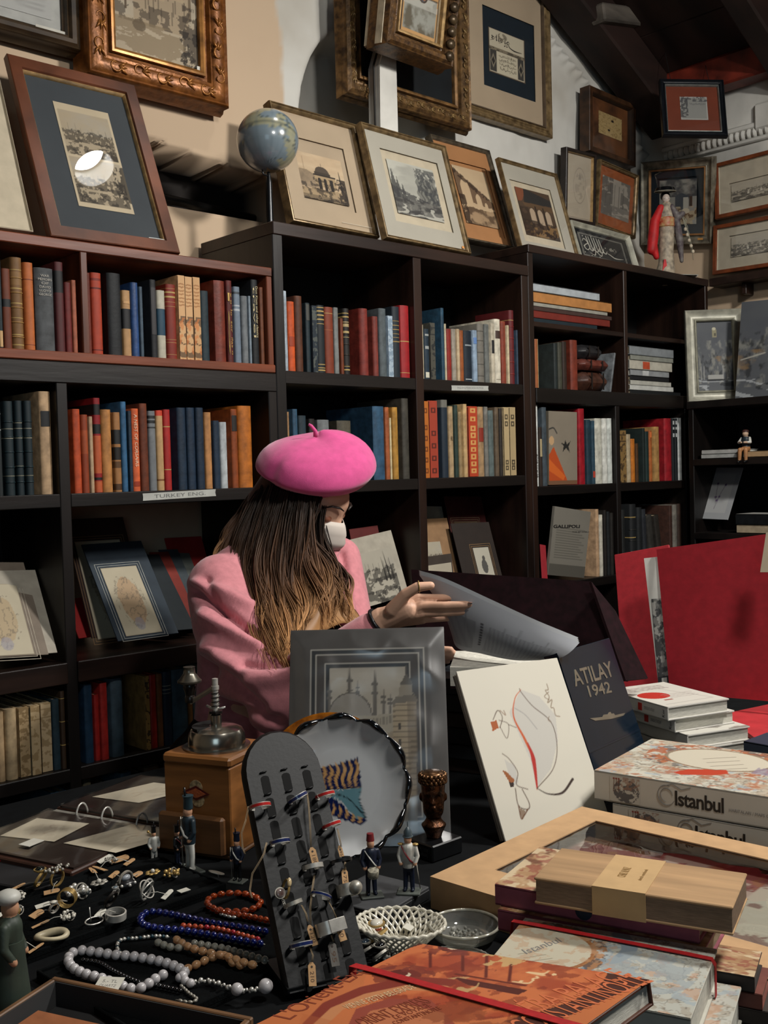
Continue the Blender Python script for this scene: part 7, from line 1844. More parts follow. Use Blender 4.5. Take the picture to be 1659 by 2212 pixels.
# ---- slab with toy soldiers, bust on its block
S0=Z(828,1975,TZ+.018);S1=Z(928,1915,TZ+.018);xv=S1-S0;Ls_=float(np.linalg.norm(xv));xv/=Ls_;yv=np.array([-xv[1],xv[0],0])
sb_=thing('display_slab','low dark grey slab carrying two toy soldiers','base',frame_m((S0[0],S0[1],TZ+.0005),xv,yv,(0,0,1)))
MB().box((0,0,0),(Ls_,.105,.0135),None,.001).build('block',mat('#17191b',.6,var=.1),sb_)
MB().box((0.0005,0.0005,.0135),(Ls_-.0005,.1045,.0175),None,.001).build('top_board',mat('#37383a',.7,var=.12,scale=40),sb_)
SZ=TZ+.018
skin_toy=mat('#b08467',.5,var=.05)
def soldier(P,H,yaw,label,coat,legs,hat,belt=None,hatk='shako',extra=None,base=True,lean=0.0):
 s_=H/.10
 t=thing('toy_soldier',label,'figurine',Matrix.Translation(P)@RZ(yaw)@RX(lean)@Matrix.Scale(s_,4))
 if base:MB().box((-.018,-.014,0),(.018,.014,.0035),None,.001).build('base',mat('#4a4f4a',.6,var=.15),t)
 b=MB()
 for sx in(-1,1):limb(b,[(sx*.0055,0,.006),(sx*.005,.001,.022),(sx*.004,0,.042)],[.0035,.0040,.0050],10)
 for sx in(-1,1):capsule(b,(sx*.006,-.005,.0055),(sx*.006,.002,.006),.003,.0032,8)
 capsule(b,(0,0,.042),(0,0,.070),.0088,.0098,12);capsule(b,(0,0,.07),(0,-.001,.08),.005,.0045,10);b.ball((0,-.001,.084),(.0062,.007,.0078),12,8)
 for sx in(-1,1):limb(b,[(sx*.0105,0,.072),(sx*.0145,-.001,.058),(sx*.011,-.007,.047)],[.0042,.0036,.003],10)
 me=remesh(b,.0011,3);me.materials.append(legs);me.materials.append(coat);me.materials.append(skin_toy)
 z=np.empty(len(me.polygons)*3);me.polygons.foreach_get('center',z);z=z.reshape(-1,3)
 mi=np.where(z[:,2]>.0785,2,np.where(z[:,2]>.040,1,0));mi[(np.abs(z[:,0])>.007)&(z[:,2]<.0495)&(z[:,2]>.043)&(z[:,1]<-.004)]=2
 me.polygons.foreach_set('material_index',mi.astype(np.int32));link('body',me,t)
 if hatk=='shako':MB().lathe([(.0065,.088),(.0068,.090),(.0062,.100),(.0078,.106),(.001,.1065)],14).build('hat',hat,t,40);MB().tube([(0,-.004,.104),(0,-.005,.118)],.0015,6).build('plume',black_enamel,t,True)
 if hatk=='fez':MB().lathe([(.0066,.0885),(.0054,.100),(.001,.1005)],14).build('hat',hat,t,40)
 if hatk=='spike':MB().lathe([(.0082,.0875),(.0085,.0885),(.0068,.089),(.0064,.096),(.003,.101),(.0008,.103),(.0008,.110),(.0001,.112)],14).build('hat',hat,t,40)
 if hatk=='turban':MB().ball((0,0,.092),(.0095,.0095,.006),14,8).build('hat',hat,t,True)
 if belt is not None:MB().tube([(-.0095,-.003,.074),(-.003,-.0102,.064),(.004,-.0102,.054),(.0092,-.004,.047)],.0016,6,flat=.5).build('sash',belt,t,True)
 if extra=='drum':MB().lathe([(.0085,0),(.009,.001),(.009,.011),(.0085,.012)],16,TR(.001,-.013,.036)@RX(.25)).build('drum',mat('#8d8878',.4,var=.3,scale=200),t,40)
 if extra=='epaulette':
  for sx in(-1,1):MB().ball((sx*.0115,0,.076),(.005,.0045,.002),10,6).build('epaulette',brass_s,t,True)
  MB().tube([(.013,-.003,.046),(.017,.002,.006)],.0008,5).build('sword',silver_dull,t,True)
 if extra=='musket':MB().tube([(-.012,-.004,.006),(-.013,-.005,.075)],.0009,5).build('musket',silver_dull,t,True)
 if extra=='horn':MB().tube([(-.006,-.008,.083),(-.016,-.016,.096)],[.0008,.0014],6).build('trumpet',brass_s,t,True);MB().ball((-.018,-.018,.098),.004,8,6).build('trumpet_bell',brass_s,t,True)
 return t
navy_t=mat('#11192b',.45);white_t=mat('#b9b8b0',.45);black_t=mat('#0c0d0f',.4);maroon_t=mat('#6a1a1e',.5);teal_t=mat('#23343a',.45)
face=math.radians(-131+90)
soldier(Z(803,1936,SZ),.088,face+.15,'toy drummer soldier in dark uniform and red fez',navy_t,navy_t,maroon_t,white_t,'fez','drum')
soldier(Z(884,1928,SZ),.090,face-.2,'toy officer in white tunic with spiked helmet',white_t,navy_t,mat('#3d4a50',.4),maroon_t,'spike','epaulette')
soldier(Z(411,1884,TZ),.112,face-.9,'toy soldier in dark blue coat and white breeches before the coffee mill',mat('#16242c',.45),white_t,teal_t,white_t,'shako','musket')
soldier(Z(334,1868,TZ),.058,face+.4,'toy bugler in white beside the coffee mill drawer',white_t,white_t,black_t,None,'shako','horn')
soldier(Z(384,1872,TZ),.062,face+1.2,'dark toy soldier half hidden behind the tall blue one',black_t,navy_t,black_t,maroon_t,'shako')
soldier(Z(514,1905,TZ),.070,face-.4,'dark toy soldier with a brown pouch beside the ring stand',navy_t,black_t,navy_t,white_t,'shako','musket')
tm=soldier(Z(28,2200,TZ),.150,face+1.5,'robed figurine in white turban at the bottom photo corner',mat('#2f382f',.55,var=.15),mat('#2f382f',.55,var=.15),white_t,None,'turban')
MB().lathe([(.015,.004),(.0135,.02),(.011,.045),(.0105,.06)],18).build('robe',mat('#333d33',.6,var=.15),tm,40)
B0_=Z(935,1866,TZ+.0);B1_=Z(1000,1842,TZ);xv=B1_-B0_;Lb=float(np.linalg.norm(xv));xv/=Lb;yv=np.array([-xv[1],xv[0],0])
Mbu=frame_m((B0_[0],B0_[1],TZ+.0005),xv,yv,(0,0,1))
bu=thing('bronze_bust','small bronze head with headband on a black block','bust',Mbu)
MB().box((0,0,0),(Lb,.056,.026),None,.002).build('plinth',mat('#0d0e10',.3,coat=.3),bu)
for k,s_ in enumerate(('NEFERTITI','ISTANBUL')):lettering(s_,bu,frame_m((-.0004,.028,.017-.008*k),(0,-1,0),(0,0,1)),.01,mat('#3c3f40',.5),.00003,(.036,.005))
hb=MB();c=Vector((Lb*.5,.030,.026))
fx=Mbu.to_3x3().inverted()@Vector((-.72,-.69,0));fx.normalize();sx=Vector((0,0,1)).cross(fx)
def hp_(f_,s_,z_):return tuple(c+fx*f_+sx*s_+Vector((0,0,z_)))
prof=MB();prof.lathe([(.012,0),(.013,.006),(.018,.016),(.020,.021),(.015,.025),(.012,.030),(.012,.04)],20,Matrix.Translation(c));hb.v+=prof.v;hb.f+=prof.f;hb.mi+=prof.mi
capsule(hb,hp_(.002,0,.045),hp_(.0,0,.085),.0165,.0195);hb.ball(hp_(.008,0,.046),(.012,.012,.010));capsule(hb,hp_(.020,0,.060),hp_(.015,0,.072),.0035,.0022)
for q in(-1,1):hb.ball(hp_(.0145,q*.008,.074),(.0045,.0045,.003));hb.ball(hp_(0,q*.019,.064),(.003,.004,.007));hb.ball(hp_(.013,q*.008,.0795),(.005,.005,.0022))
hb.ball(hp_(.0175,0,.0525),(.004,.006,.0022));hb.ball(hp_(.017,0,.048),(.004,.006,.0022));hb.ball(hp_(.012,0,.042),(.006,.007,.005))
me=remesh(hb,.0016,3);me.materials.append(mat('#6a4630',.28,metal=.85,var=.35,scale=120,c2='#1c120d',bump=.3));link('head',me,bu)
hd=MB();
for ring_ in range(3):
 for k in range(18):
  a=2*math.pi*k/18+ring_*.17;hd.ball(tuple(c+Vector((.0195*math.cos(a),.0195*math.sin(a),.090+.0045*ring_))),.0042,7,5)
hd.ball(tuple(c+Vector((0,0,.1))),(.019,.019,.007))
o=hd.build('curled_headband',mat('#7d5a3c',.3,metal=.85,var=.35,scale=140,c2='#2a1a10'),bu,True);o['kind']='stuff'
# ---- shallow wooden case at the near corner
W0=Z(118,2108,TZ+.034);W1=Z(548,2196,TZ+.034);xv=W1-W0;Lw_=float(np.linalg.norm(xv));xv/=Lw_;yv=np.array([xv[1],-xv[0],0]) # towards the viewer
Mwc=frame_m((W0[0],W0[1],TZ+.0005),-yv*1.0,xv,(0,0,1))
Mwc=frame_m((W0[0],W0[1],TZ+.0005),xv,-yv,(0,0,1))
wc=thing('wooden_case','shallow wooden case with black lining and a tan leather pad','box',Mwc)
edge_w=mat('#6b4d33',.5,var=.25,scale=20,stretch=(.2,1,1));lining=mat('#0c0d0e',.85,sheen=.2)
for lo,hi in(((0,-.007,0),(Lw_,0,.0335)),((0,-.16,0),(.007,-.007,.0335)),((Lw_-.007,-.16,0),(Lw_,-.007,.0335)),((0,-.167,0),(Lw_,-.16,.0335))):
 MB().box(lo,hi,None,.0012).build('case_wall',edge_w,wc)
MB().box((.007,-.16,0),(Lw_-.007,-.007,.003)).build('case_floor',lining,wc)
MB().box((.007,-.0085,.003),(Lw_-.007,-.007,.0315)).build('lining_panel',lining,wc)
MB().box((.007,-.155,.003),(.0085,-.009,.0315)).build('lining_panel',lining,wc)
MB().box((.010,-.158,.0032),(Lw_-.012,-.040,.016),None,.003).build('leather_pad',mat('#8a5434',.6,var=.12,scale=30,bump=.1),wc)
# ================================================================ odds and ends on the bookcases
# globe
Gp=onY(2.45,572,303);gr=67*float((Gp-CAM)@AX[2])/FPX
Tg=Matrix.Translation((Gp[0]+.01,Gp[1],2.2005));gz=Gp[2]-2.2005
gl=thing('globe','small grey blue globe on a dark stand at the middle bookcase corner','globe',Tg)
ga=Art(180,90,'#6f7c84',401,.06);ga.tone(((ga.noise(5,5,.6,2)>.56)&(ga.Y>.12))*1.,'#8d8a6c',.85);nn=ga.noise(5,5,.6,2);ga.tone((np.abs(nn-.56)<.012)*1.,'#3c4444',.8)
ga.tone((ga.X>1.25)*(ga.X<1.75)*(ga.noise(9,4,1,4)>.5),'#a08f5e',.7)
for k in range(1,9):ga.line([(0,k/9),(2,k/9)],.006,'#59666c',.5)
for k in range(24):ga.line([(k/12,0),(k/12,1)],.006,'#59666c',.45)
ga.line([(0,.5),(2,.5)],.012,'#2c3438',.9)
mb=MB();nu,nv=72,36;vv=[];cl=[]
for j in range(nv+1):
 for i in range(nu):
  ph=-math.pi/2+math.pi*j/nv;th=2*math.pi*i/nu;vv.append((gr*math.cos(ph)*math.cos(th),gr*math.cos(ph)*math.sin(th),gr*math.sin(ph)));cl.append(ga.a[min(89,int(j/nv*89)),int(i/nu*179)])
me=bpy.data.meshes.new('sphere_map');me.from_pydata(vv,[],[(j*nu+i,j*nu+(i+1)%nu,(j+1)*nu+(i+1)%nu,(j+1)*nu+i)for j in range(nv)for i in range(nu)]);
at=me.color_attributes.new('ink','FLOAT_COLOR','POINT');at.data.foreach_set('color',np.concatenate([np.array(cl),np.ones((len(cl),1))],1).reshape(-1).astype(np.float32))
me.materials.append(printed(.22,.5,.5));me.polygons.foreach_set('use_smooth',[True]*len(me.polygons));link('map_sphere',me,gl,TR(0,0,gz)@RZ(2.4)@RX(.35))
MB().lathe([(.055,0),(.056,.004),(.045,.008),(.012,.011),(.010,.03),(.009,gz-gr-.03),(.006,gz-gr-.012),(.004,gz-gr)],28).build('stand',mat('#15171a',.25,metal=.4),gl,35)
MB().tube([(-.022,0,gz-gr+.004),(-.020,0,gz-gr-.008),(0,0,gz-gr-.012)],.0025,6).build('axis_arm',mat('#2a2d30',.3,metal=.7),gl,True)
# doll in kimono
Dp=onY(2.44,1436,590);Dp[2]=2.2755;Hd=(1.5+0) # stands on the corner case
ds=float((Dp-CAM)@AX[2])/FPX
dl=thing('kimono_doll','doll in red and silver kimono with a wide black hat','doll',Matrix.Translation(Dp)@RZ(math.radians(-42)))
def D(px,py,off=0.0):return(ds*(px-1436)*.98,-off,ds*(590-py))
kim=mat('#b9ab94',.6,var=.35,scale=45,c2='#6d6459');kred=mat('#b3161a',.6,var=.12,scale=40)
b=MB();limb(b,[D(1440,575),D(1440,530),D(1442,490),D(1440,455),D(1442,436)],[.034,.030,.032,.030,.022],16);capsule(b,D(1436,584),D(1440,555),.042,.030,16);dbody=remesh(b,.0035,3);dbody.materials.append(kim);link('kimono',dbody,dl)
b=MB();limb(b,[D(1428,440,.01),D(1414,470,.012),D(1410,500,.014),D(1406,530,.014)],[.014,.020,.022,.020],14);limb(b,[D(1412,490,.014),D(1408,520,.014),D(1416,545,.014)],[.02,.02,.012],12);m_=remesh(b,.003,3);m_.materials.append(kred);link('red_sleeve',m_,dl)
b=MB();limb(b,[D(1452,440,.01),D(1464,462,.014),D(1474,455,.02)],[.014,.016,.012],12);limb(b,[D(1462,465,.012),D(1468,510,.012),D(1472,555,.012)],[.014,.016,.008],12);m_=remesh(b,.003,3);m_.materials.append(mat('#6f6a66',.6,var=.4,scale=50,c2='#3a2a34'));link('trailing_sleeve',m_,dl)
MB().lathe([(.030,0),(.0335,.004),(.0335,.036),(.030,.04)],20,Matrix.Translation(D(1441,482,.002))).build('sash',mat('#a33a26',.5,var=.4,scale=60,c2='#b09a6a'),dl,40)
MB().prism([(-.016,0),(.014,0),(.004,.075),(-.004,.075)],-.004,.004,Matrix.Translation(D(1432,592,.030))@RX(math.pi/2)).build('under_robe',kred,dl)
hd=MB();hd.ball(D(1441,420,.004),(.0155,.016,.019),16,12);ho=hd.build('head',mat('#cbbcb0',.4),dl,True)
MB().ball(D(1441,414,-.006),(.0205,.017,.019),14,10).build('hair',mat('#0d0c0e',.3),dl,True)
for q in(-1,1):MB().box((-.003,-.001,-.0006),(.003,.001,.0006),Matrix.Translation(D(1441+q*5,421,.0195))).build('eye',black_enamel,ho)
MB().ball(D(1441,429,.017),(.0018,.0012,.001),8,6).build('lips',kred,ho,True)
MB().lathe([(.043,.003),(.044,0),(.040,.008),(.036,.016),(.020,.020),(.001,.021)],32,Matrix.Translation(D(1440,405))@RX(.12)).build('hat',mat('#0c0d10',.22,coat=.5),dl,40)
MB().tube([(.0435*math.cos(t),.0435*math.sin(t),.001)for t in np.linspace(0,6.283,40,endpoint=False)],.0014,6,Matrix.Translation(D(1440,405))@RX(.12),closed=True).build('hat_rim',mat('#a39c8a',.4),dl,True)
for k in range(5):MB().tube([D(1470,452,.02),D(1482+k*3,470+14*k,.022),D(1480+k*4,490+16*k,.02)],.0012,5).build('flower_stem',mat('#8d8a78',.6),dl,True);MB().ball(D(1480+k*4,488+12*k,.02),(.007,.005,.008),8,6).build('blossom',mat('#bdb09a',.6),dl,True)
# papers in the corner
for k in range(4):
 P=onZ(2.278+.0025*k,1478+9*k,603);
 o=MB().box((0,0,0),(.10,.055,.002)).build('paper_sheet',tag_white if k%2 else mat('#8f908c',.7),None,False,Matrix.Translation((3.845+.02*k,2.365+.006*k,2.2755+.0022*k))@RZ(-.5+.12*k))
 tag(o,'loose %s paper %s in the corner on top of the corner bookcase'%(('grey','white','dull grey','bright white')[k],('lowest','above the lowest','below the topmost','topmost')[k]),'paper','papers in the corner')
# books lying flat in the corner case
def flat_stack(items,zs,group,Y0=2.365):
 z=zs
 for(x0,x1,y0,y1,c,lab,rot)in items:
  P0,P1=onY(Y0,x0,(y0+y1)/2),onY(Y0,x1,(y0+y1)/2);P0[0]=max(P0[0],2.92 if x0<1300 else 3.48);w=P1[0]-P0[0];t=(onY(Y0,x0,y0)[2]-onY(Y0,x0,y1)[2])
  c1,c2=(c,c)if isinstance(c,str)else c
  o=lying_book(lab,frame_m((P0[0],Y0,z+t),(1,0,0),(0,1,0))@RZ(abs(rot)*.3),w,.20,t,mat(c1,.5,var=.08),pages_h if c1!=c2 else pages_tan,None,'-y',group=group)
  if c1!=c2:MB().box((w*.30,-.0005,-t*.9),(w*.46,0,-t*.1)).build('spine_patch',mat(c2,.5),o)
  z+=t+.0004
flat_stack([(1140,1290,700,709,'#17252c','dark teal flat book, lowest in the corner stack',0),(1142,1318,682,698,'#6a241c','worn dark red flat book in the corner stack',.01),(1142,1322,672,681,'#3c2c28','thin brown flat book in the corner stack',-.01),(1146,1312,663,671,'#8c8a80','thin grey flat book in the corner stack',0),(1143,1321,637,660,'#a5713f','ochre-spined flat book, second from the top',0),(1143,1295,618,636,'#9aa0a4','pale grey flat book, top of the corner stack',.0)],2.0155,'flat books in the corner case')
flat_stack([(1362,1470,836,844,'#15181a','black flat book, lowest of the white stack',0),(1361,1455,824,835,'#b9bab4','white flat book near the bottom of the stack',.01),(1362,1450,813,823,'#aaa99f','off-white flat book, third from the bottom',-.01),(1362,1445,803,812,'#17191c','black flat book with pale title in the white stack',0),(1362,1445,788,802,('#85888a','#b5b7b6'),'grey flat book with title patch in the white stack',0),(1360,1452,766,786,('#aeaa9c','#b0492c'),'cream flat book with orange patch',.01),(1362,1454,754,765,'#7f8178','olive grey flat book in the white stack',0),(1360,1455,734,753,'#7b8083','thick grey flat book, top of the white stack',-.01)],1.7865,'flat books stacked by the painting')
# leaning tan book, leather rolls, thin leaning book
x0,x1=base_x(2.37,1.7865,1152),base_x(2.37,1.7865,1194)
o,_=book(Matrix.Translation((x0,2.37,1.7865))@RZ(math.radians(-32)),.022,.17,.15,mat('#9a8664',.65,var=.15),paper_edge,'tan book turned face out beside the leather rolls','books on row with leather rolls');spine_label(o,.022,.007,.0,.17,mat('#8a4a1c',.6),0,1)
for k,(ya,yb,c,lab)in enumerate(((800,846,'#43261a','brown leather roll at the bottom of the three'),(776,800,'#5a2a20','reddish leather roll in the middle of the three'),(745,776,'#1e1d1f','black leather roll on top of the three'))):
 za,zb_=[onY(2.38,1285,y)[2]for y in(yb,ya)];za=max(za,1.7866 if k==0 else 0);
 xa,xb=base_x(2.38,1.8,1256),base_x(2.38,1.8,(1318,1316,1304)[k]);t=thing('leather_roll',lab,'roll',Matrix.Translation((xa,2.372,za)),'leather rolls in the corner case');H_=(zb_-za)*.97;W_=xb-xa
 MB().box((0,0,0),(W_,.16,H_),None,H_*.42).build('wrap',mat(c,.5,var=.25,bump=.2),t,40)
 for q in(.3,.7):MB().box((W_*q-.004,-.0012,H_*.1),(W_*q+.004,.0,H_*.9)).build('strap',mat('#150f0c',.5),t)
xa=base_x(2.37,1.79,1318);M2=Matrix.Translation((xa+.002,2.372,1.7866))@RY(math.radians(13));o,_=book(M2,.010,.155,.17,mat('#5f6366',.5,var=.3),white_edge,'thin grey book leaning against the upright','books on row with leather rolls')
# face-out books and prints in the cells
def board_print(label,bl,br,tl,tr_,anchor,c,art=None,inner=None,t=.004,lines=None,name='matted_print',cat='print',group=None,mats=None):
 M,w,h=lean_fit(bl,br,tl,tr_,anchor);zb_=min(M.translation.z,(M@Vector((w,0,0)))[2]);M.translation.z+=t*abs(M[2][2])+max(0,max([q for q in(1.078,1.085,1.10,1.2375,1.4455,1.7865)if q<zb_+.06])+.001-zb_)
 r=thing(name,label,cat,M,group);MB().box((0,0,-t),(w,h,0),None,.0008).build('mat_board',mat(c,.7,var=.06),r)
 if inner:
  q=rect_in(M,inner)
  if lines:
   for k in(.012,.005):ring('mat_line',(q[0]-k-.0012,q[1]-k-.0012,q[2]+k+.0012,q[3]+k+.0012),(q[0]-k,q[1]-k,q[2]+k,q[3]+k),.0006,.0005,mat(lines,.6),r)
  if art:sheet('printed_sheet',art,q[2]-q[0],q[3]-q[1],r,TR(q[0],q[1],.0008),printed(.65))
 elif art:sheet('printed_sheet',art,w-.001,h-.001,r,TR(.0005,.0005,.0006),printed(.65))
 return r,M,w,h
ab=Art(60,100,'#7a7163',411,.06);ab.poly([(0,0),(.42,0),(.10,.52),(0,.40)],'#a8441a');ab.poly([(.0,.36),(.34,.12),(.30,.06),(0,.2)],'#c05a20');ab.rect(0,0,.6,.06,'#6a4a34');ab.poly([(.34,.62),(.38,.55),(.46,.6),(.41,.52),(.44,.44),(.36,.5),(.29,.45),(.31,.53),(.25,.57),(.33,.56)],'#1d1c1a');ab.ell(.06,.60,.05,.06,'#b0906a');ab.curve([(.0,.75),(.1,.77),(.17,.70)],.02,'#2a2a2a')
board_print('grey abstract cover with an orange wedge and a dark star, face out',(1186,1052),(1247,1050),(1185,893),(1246,893),(1,2.366),'#6e6658',ab,None,.022,name='book',cat='book')
go=Art(80,110,'#6f6b62',415,.04)
for k in range(13):go.line([(.08,.70-.036*k),(.64-.05*((k*5)%3),.70-.036*k)],.012,'#4a4740',.8)
go.rect(0,0,.73,.17,'#4d4a43')
r,M,w,h=board_print('face-out grey book titled GALLIPOLI',(1184,1262),(1262,1268),(1190,1118),(1286,1120),(1,2.37),'#6f6b62',go,None,.012,name='book',cat='book')
F_,L_=at_px(M,(1195,1137),(1252,1137),.0012);lettering('GALLIPOLI',r,F_,.02,ink_black,.00005,(L_,.012),bold=.0006)
F_,L_=at_px(M,(1235,1149),(1274,1149),.0012);lettering('THE ISTANBUL',r,F_,.02,ink_black,.00005,(L_,.004))
board_print('red folder leaning beside the gallipoli book',(1172,1262),(1184,1264),(1170,1180),(1176,1180),(1,2.36),'#8a1a24',None,None,.004,name='folder',cat='folder')
def mapart(seed,c,hole=True):
 A=Art(60,84,'#b0a68f',seed,.05);a=A.asp;A.tone((np.hypot((A.X-a*.5)/.22,(A.Y-.5)/.34)+.3*(A.noise(7,4,1,2)-.5)<1)*1.,c,.55);A.tone((np.abs(A.noise(9,4,1,3)-.5)<.03)*(np.hypot((A.X-a*.5)/.28,(A.Y-.5)/.4)<1),'#6b6152',.6)
 border(A,'#8d826c',.012);A.tone((np.hypot((A.X-a*.5)/.09,(A.Y-.16)/.09)<1)*1.,'#8a8894',.6);return A
shelf_a=(1,2.39)
board_print('map in grey mat leaning at the photo edge',(-60,1440),(106,1430),(-90,1232),(34,1228),(1,2.352),'#75695c',mapart(421,'#a58a62'),[(-40,1424),(87,1408),(-60,1266),(20,1258)],lines='#b5ab98')
board_print('pale mat board behind the grey map',(-20,1438),(125,1426),(-50,1250),(63,1247),(1,2.362),'#9f988a')
board_print('map in slate blue mat with white lines',(256,1407),(387,1388),(174,1198),(308,1187),(1,2.40),'#27323c',mapart(425,'#a87f55'),[(272,1374),(351,1366),(216,1228),(294,1222)],lines='#a9aaa2')
board_print('old map in brown mat behind the slate blue one',(200,1416),(330,1398),(120,1160),(284,1150),(1,2.50),'#2e1a14',mapart(427,'#8d7a58'),[(212,1382),(300,1370),(160,1170),(268,1165)],lines='#8a6a45')
board_print('red mat board low behind the brown map',(172,1420),(250,1408),(160,1330),(200,1330),(1,2.53),'#a3201f')
for k,(x,c,lab)in enumerate(((352,'#1b2226','black leaning mat beside the slate blue map'),(366,'#7a2a20','dark red leaning mat beside the map'),(380,'#3a4348','grey leaning mat in glossy film'),(394,'#5a5f5a','green grey leaning mat in glossy film'))):
 board_print(lab,(x+30,1390-4*k),(x+72,1386-4*k),(x-46+6*k,1226-4*k),(x-10+6*k,1224-4*k),(1,2.43+.028*k),c)
board_print('bright red cover leaning behind the woman',(405,1372),(485,1362),(352,1192),(440,1184),(1,2.56),'#8f1c1c',None)
board_print('maroon cover leaning behind the bright red one',(385,1376),(475,1362),(316,1182),(410,1174),(1,2.62),'#4d1714')
ve=view_city(431,'#a39d8e','#26231f',80,76,.6)
ve.line([(.86,.4),(.84,.95)],[.05,.004],'#1a1815');ve.line([(.76,.4),(.75,.85)],[.045,.004],'#1f1c18');ve.line([(.95,.4),(.94,.8)],[.045,.004],'#1f1c18')
board_print('cypress harbour engraving with ornate white margin behind the open hand',(785,1330),(884,1300),(735,1178),(855,1170),(1,2.40),'#a59e8f',ve,[(790,1312),(868,1290),(750,1196),(845,1188)])
board_print('red cover behind the cypress harbour engraving',(785,1325),(846,1312),(735,1164),(836,1150),(1,2.45),'#571a18')
board_print('print in tan mat standing in the middle case',(925,1310),(1000,1300),(905,1145),(952,1140),(1,2.44),'#8a6a4a',view_city(435,'#a39a86','#5a5145',50,40,.4),[(930,1222),(962,1218),(912,1172),(948,1170)])
board_print('pale print in front of the tan mat',(930,1310),(985,1300),(918,1218),(978,1215),(1,2.40),'#3c332c',Art(30,24,'#a89f8d',5,.05),[(925,1300),(982,1292),(920,1220),(975,1217)])
board_print('white-edged print behind the tan mat',(925,1305),(990,1300),(900,1120),(945,1116),(1,2.48),'#a39c8c')
pd_=Art(40,60,'#aaa596',441,.03);pd_.ell(.34,.4,.12,.22,'#4c4a46');pd_.ell(.36,.66,.06,.08,'#4c4a46')
board_print('small costume print in dark brown mat',(1010,1310),(1092,1300),(975,1160),(1056,1160),(1,2.40),'#241b16',pd_,[(1040,1260),(1072,1240),(1020,1184),(1050,1182)],lines='#8a6a45')
board_print('maroon mat standing behind the costume print',(1000,1308),(1080,1300),(962,1110),(1038,1104),(1,2.46),'#4a1a18',Art(30,20,'#6d5a45',6,.05),[(985,1150),(1035,1146),(980,1128),(1030,1124)],lines='#a39070')
# shelf labels
tp=mat('#a9aaa4',.6,var=.05)
def shelf_label(lab,text,p,q,Y,hh,tc='#5f615f',name='shelf_label'):
 A_,B_=onY(Y,*p),onY(Y,*q);x=B_-A_;L=float(np.linalg.norm(x));M=frame_m(A_,x,(-x[2],0,x[0]))
 t=thing(name,lab,'label',M);MB().prism([(0,-hh/2),(L,-hh/2),(L-.002,0),(L,hh/2),(0,hh/2),(.001,0)],.0003,.0009).build('paper_strip',tp,t);lettering(text,t,TR(L*.5,0,.001),.01,mat(tc,.6),.00003,(L*.7,hh*.5))
shelf_label('white tape label TURKEY on the shelf edge beside the beret','TURKEY ENG.',(308,1074),(466,1064),FY-.0005,.018)
shelf_label('paper label for foreign languages on the middle bookcase shelf','ENGLISH & FRANÇAIS & DEUTSCH',(975,838),(1055,839),FY+.0025,.016)
# on the low cabinet: flat sailing book, sitting boy, flower print, leather volume
Ps=onZ(1.529,1488,982)
sa_=Art(70,44,'#5e6468',451,.04);sa_.rect(0,0,2,.26,'#77797a');sa_.poly([(.15,.3),(.22,.3),(.2,.58)],'#b5b5ae');sa_.rect(.1,.18,1.0,.3,'#3a2a22');sa_.poly([(.8,0),(1.6,0),(1.6,.34),(1.1,.34)],'#a8a9a4')
lying_book('photo book with a sailing boat on its cover, lying in the end cabinet',frame_m((3.812,2.245,1.529+.034),(0,-1,0),(1,0,0)),.155,.16,.0165,mat('#a9aaa6',.5),pages_h,sa_,'-y');lying_book('white book under the sailing boat book',frame_m((3.812,2.247,1.529+.017),(0,-1,0),(1,0,0)),.155,.16,.0165,mat('#a3a5a2',.5),pages_h,None,'-y')
lying_book('cream book lying under the sitting boy figurine',frame_m((3.806,2.052,1.529+.0232),(0,-1,0),(1,0,0)),.30,.15,.023,mat('#a88a66',.6,var=.08),pages_tan,None,'-y')
Bp=onX(3.806,1607,990);bf_=thing('boy_figurine','painted figurine of a sitting boy in dark waistcoat and tan trousers','figurine',frame_m((3.812,Bp[1],1.5525),(0,-1,0),(1,0,0)))
b=MB();limb(b,[(0,.012,.008),(0,.012,.045),(0,.01,.058)],[.016,.015,.007],12);b.ball((0,.008,.068),(.012,.012,.013),12,8)
for q in(-1,1):limb(b,[(q*.008,.012,.008),(q*.012,-.014,.006),(q*.013,-.016,-.035)],[.009,.0085,.0065],10);limb(b,[(q*.016,.01,.05),(q*.024,.0,.034),(q*.006,-.014,.034)],[.006,.0055,.0045],10);capsule(b,(q*.013,-.016,-.038),(q*.013,-.026,-.040),.0055,.005,8)
me=remesh(b,.0018,3)
for m_ in(mat('#a5754c',.5),mat('#1c2a33',.5),mat('#c2a58c',.5),black_t,white_t):me.materials.append(m_)
c_=np.empty(len(me.polygons)*3);me.polygons.foreach_get('center',c_);c_=c_.reshape(-1,3);mi=np.where(c_[:,2]>.056,2,np.where((c_[:,2]>.018)&(np.abs(c_[:,0])<.016),1,np.where(c_[:,2]>.018,4,np.where(c_[:,2]<-.033,3,0))));mi[(c_[:,1]<-.010)&(c_[:,2]>.02)]=2
me.polygons.foreach_set('material_index',mi.astype(np.int32));link('body',me,bf_);MB().lathe([(.0135,.074),(.013,.078),(.008,.083),(.001,.084)],14,TR(0,.009,0)).build('cap',mat('#3a1c16',.6),bf_,40)
fl=Art(50,80,'#8f9193',461,.03);fl.rect(.10,.12,.52,.88,'#9b9c9c');
for p in(((.28,.3),(.24,.5),(.22,.68)),((.30,.3),(.33,.5),(.38,.66)),((.29,.28),(.28,.2))):fl.curve(list(p),.010,'#5d5560')
for x,y in((.22,.68),(.38,.66),(.25,.42),(.32,.43),(.29,.36)):fl.ell(x,y,.022,.022,'#5b4a6a')
board_print('pale flower print in grey mat leaning in the end cabinet',(1506,1121),(1572,1124),(1534,1010),(1611,1012),(0,3.86),'#8f9193',fl)
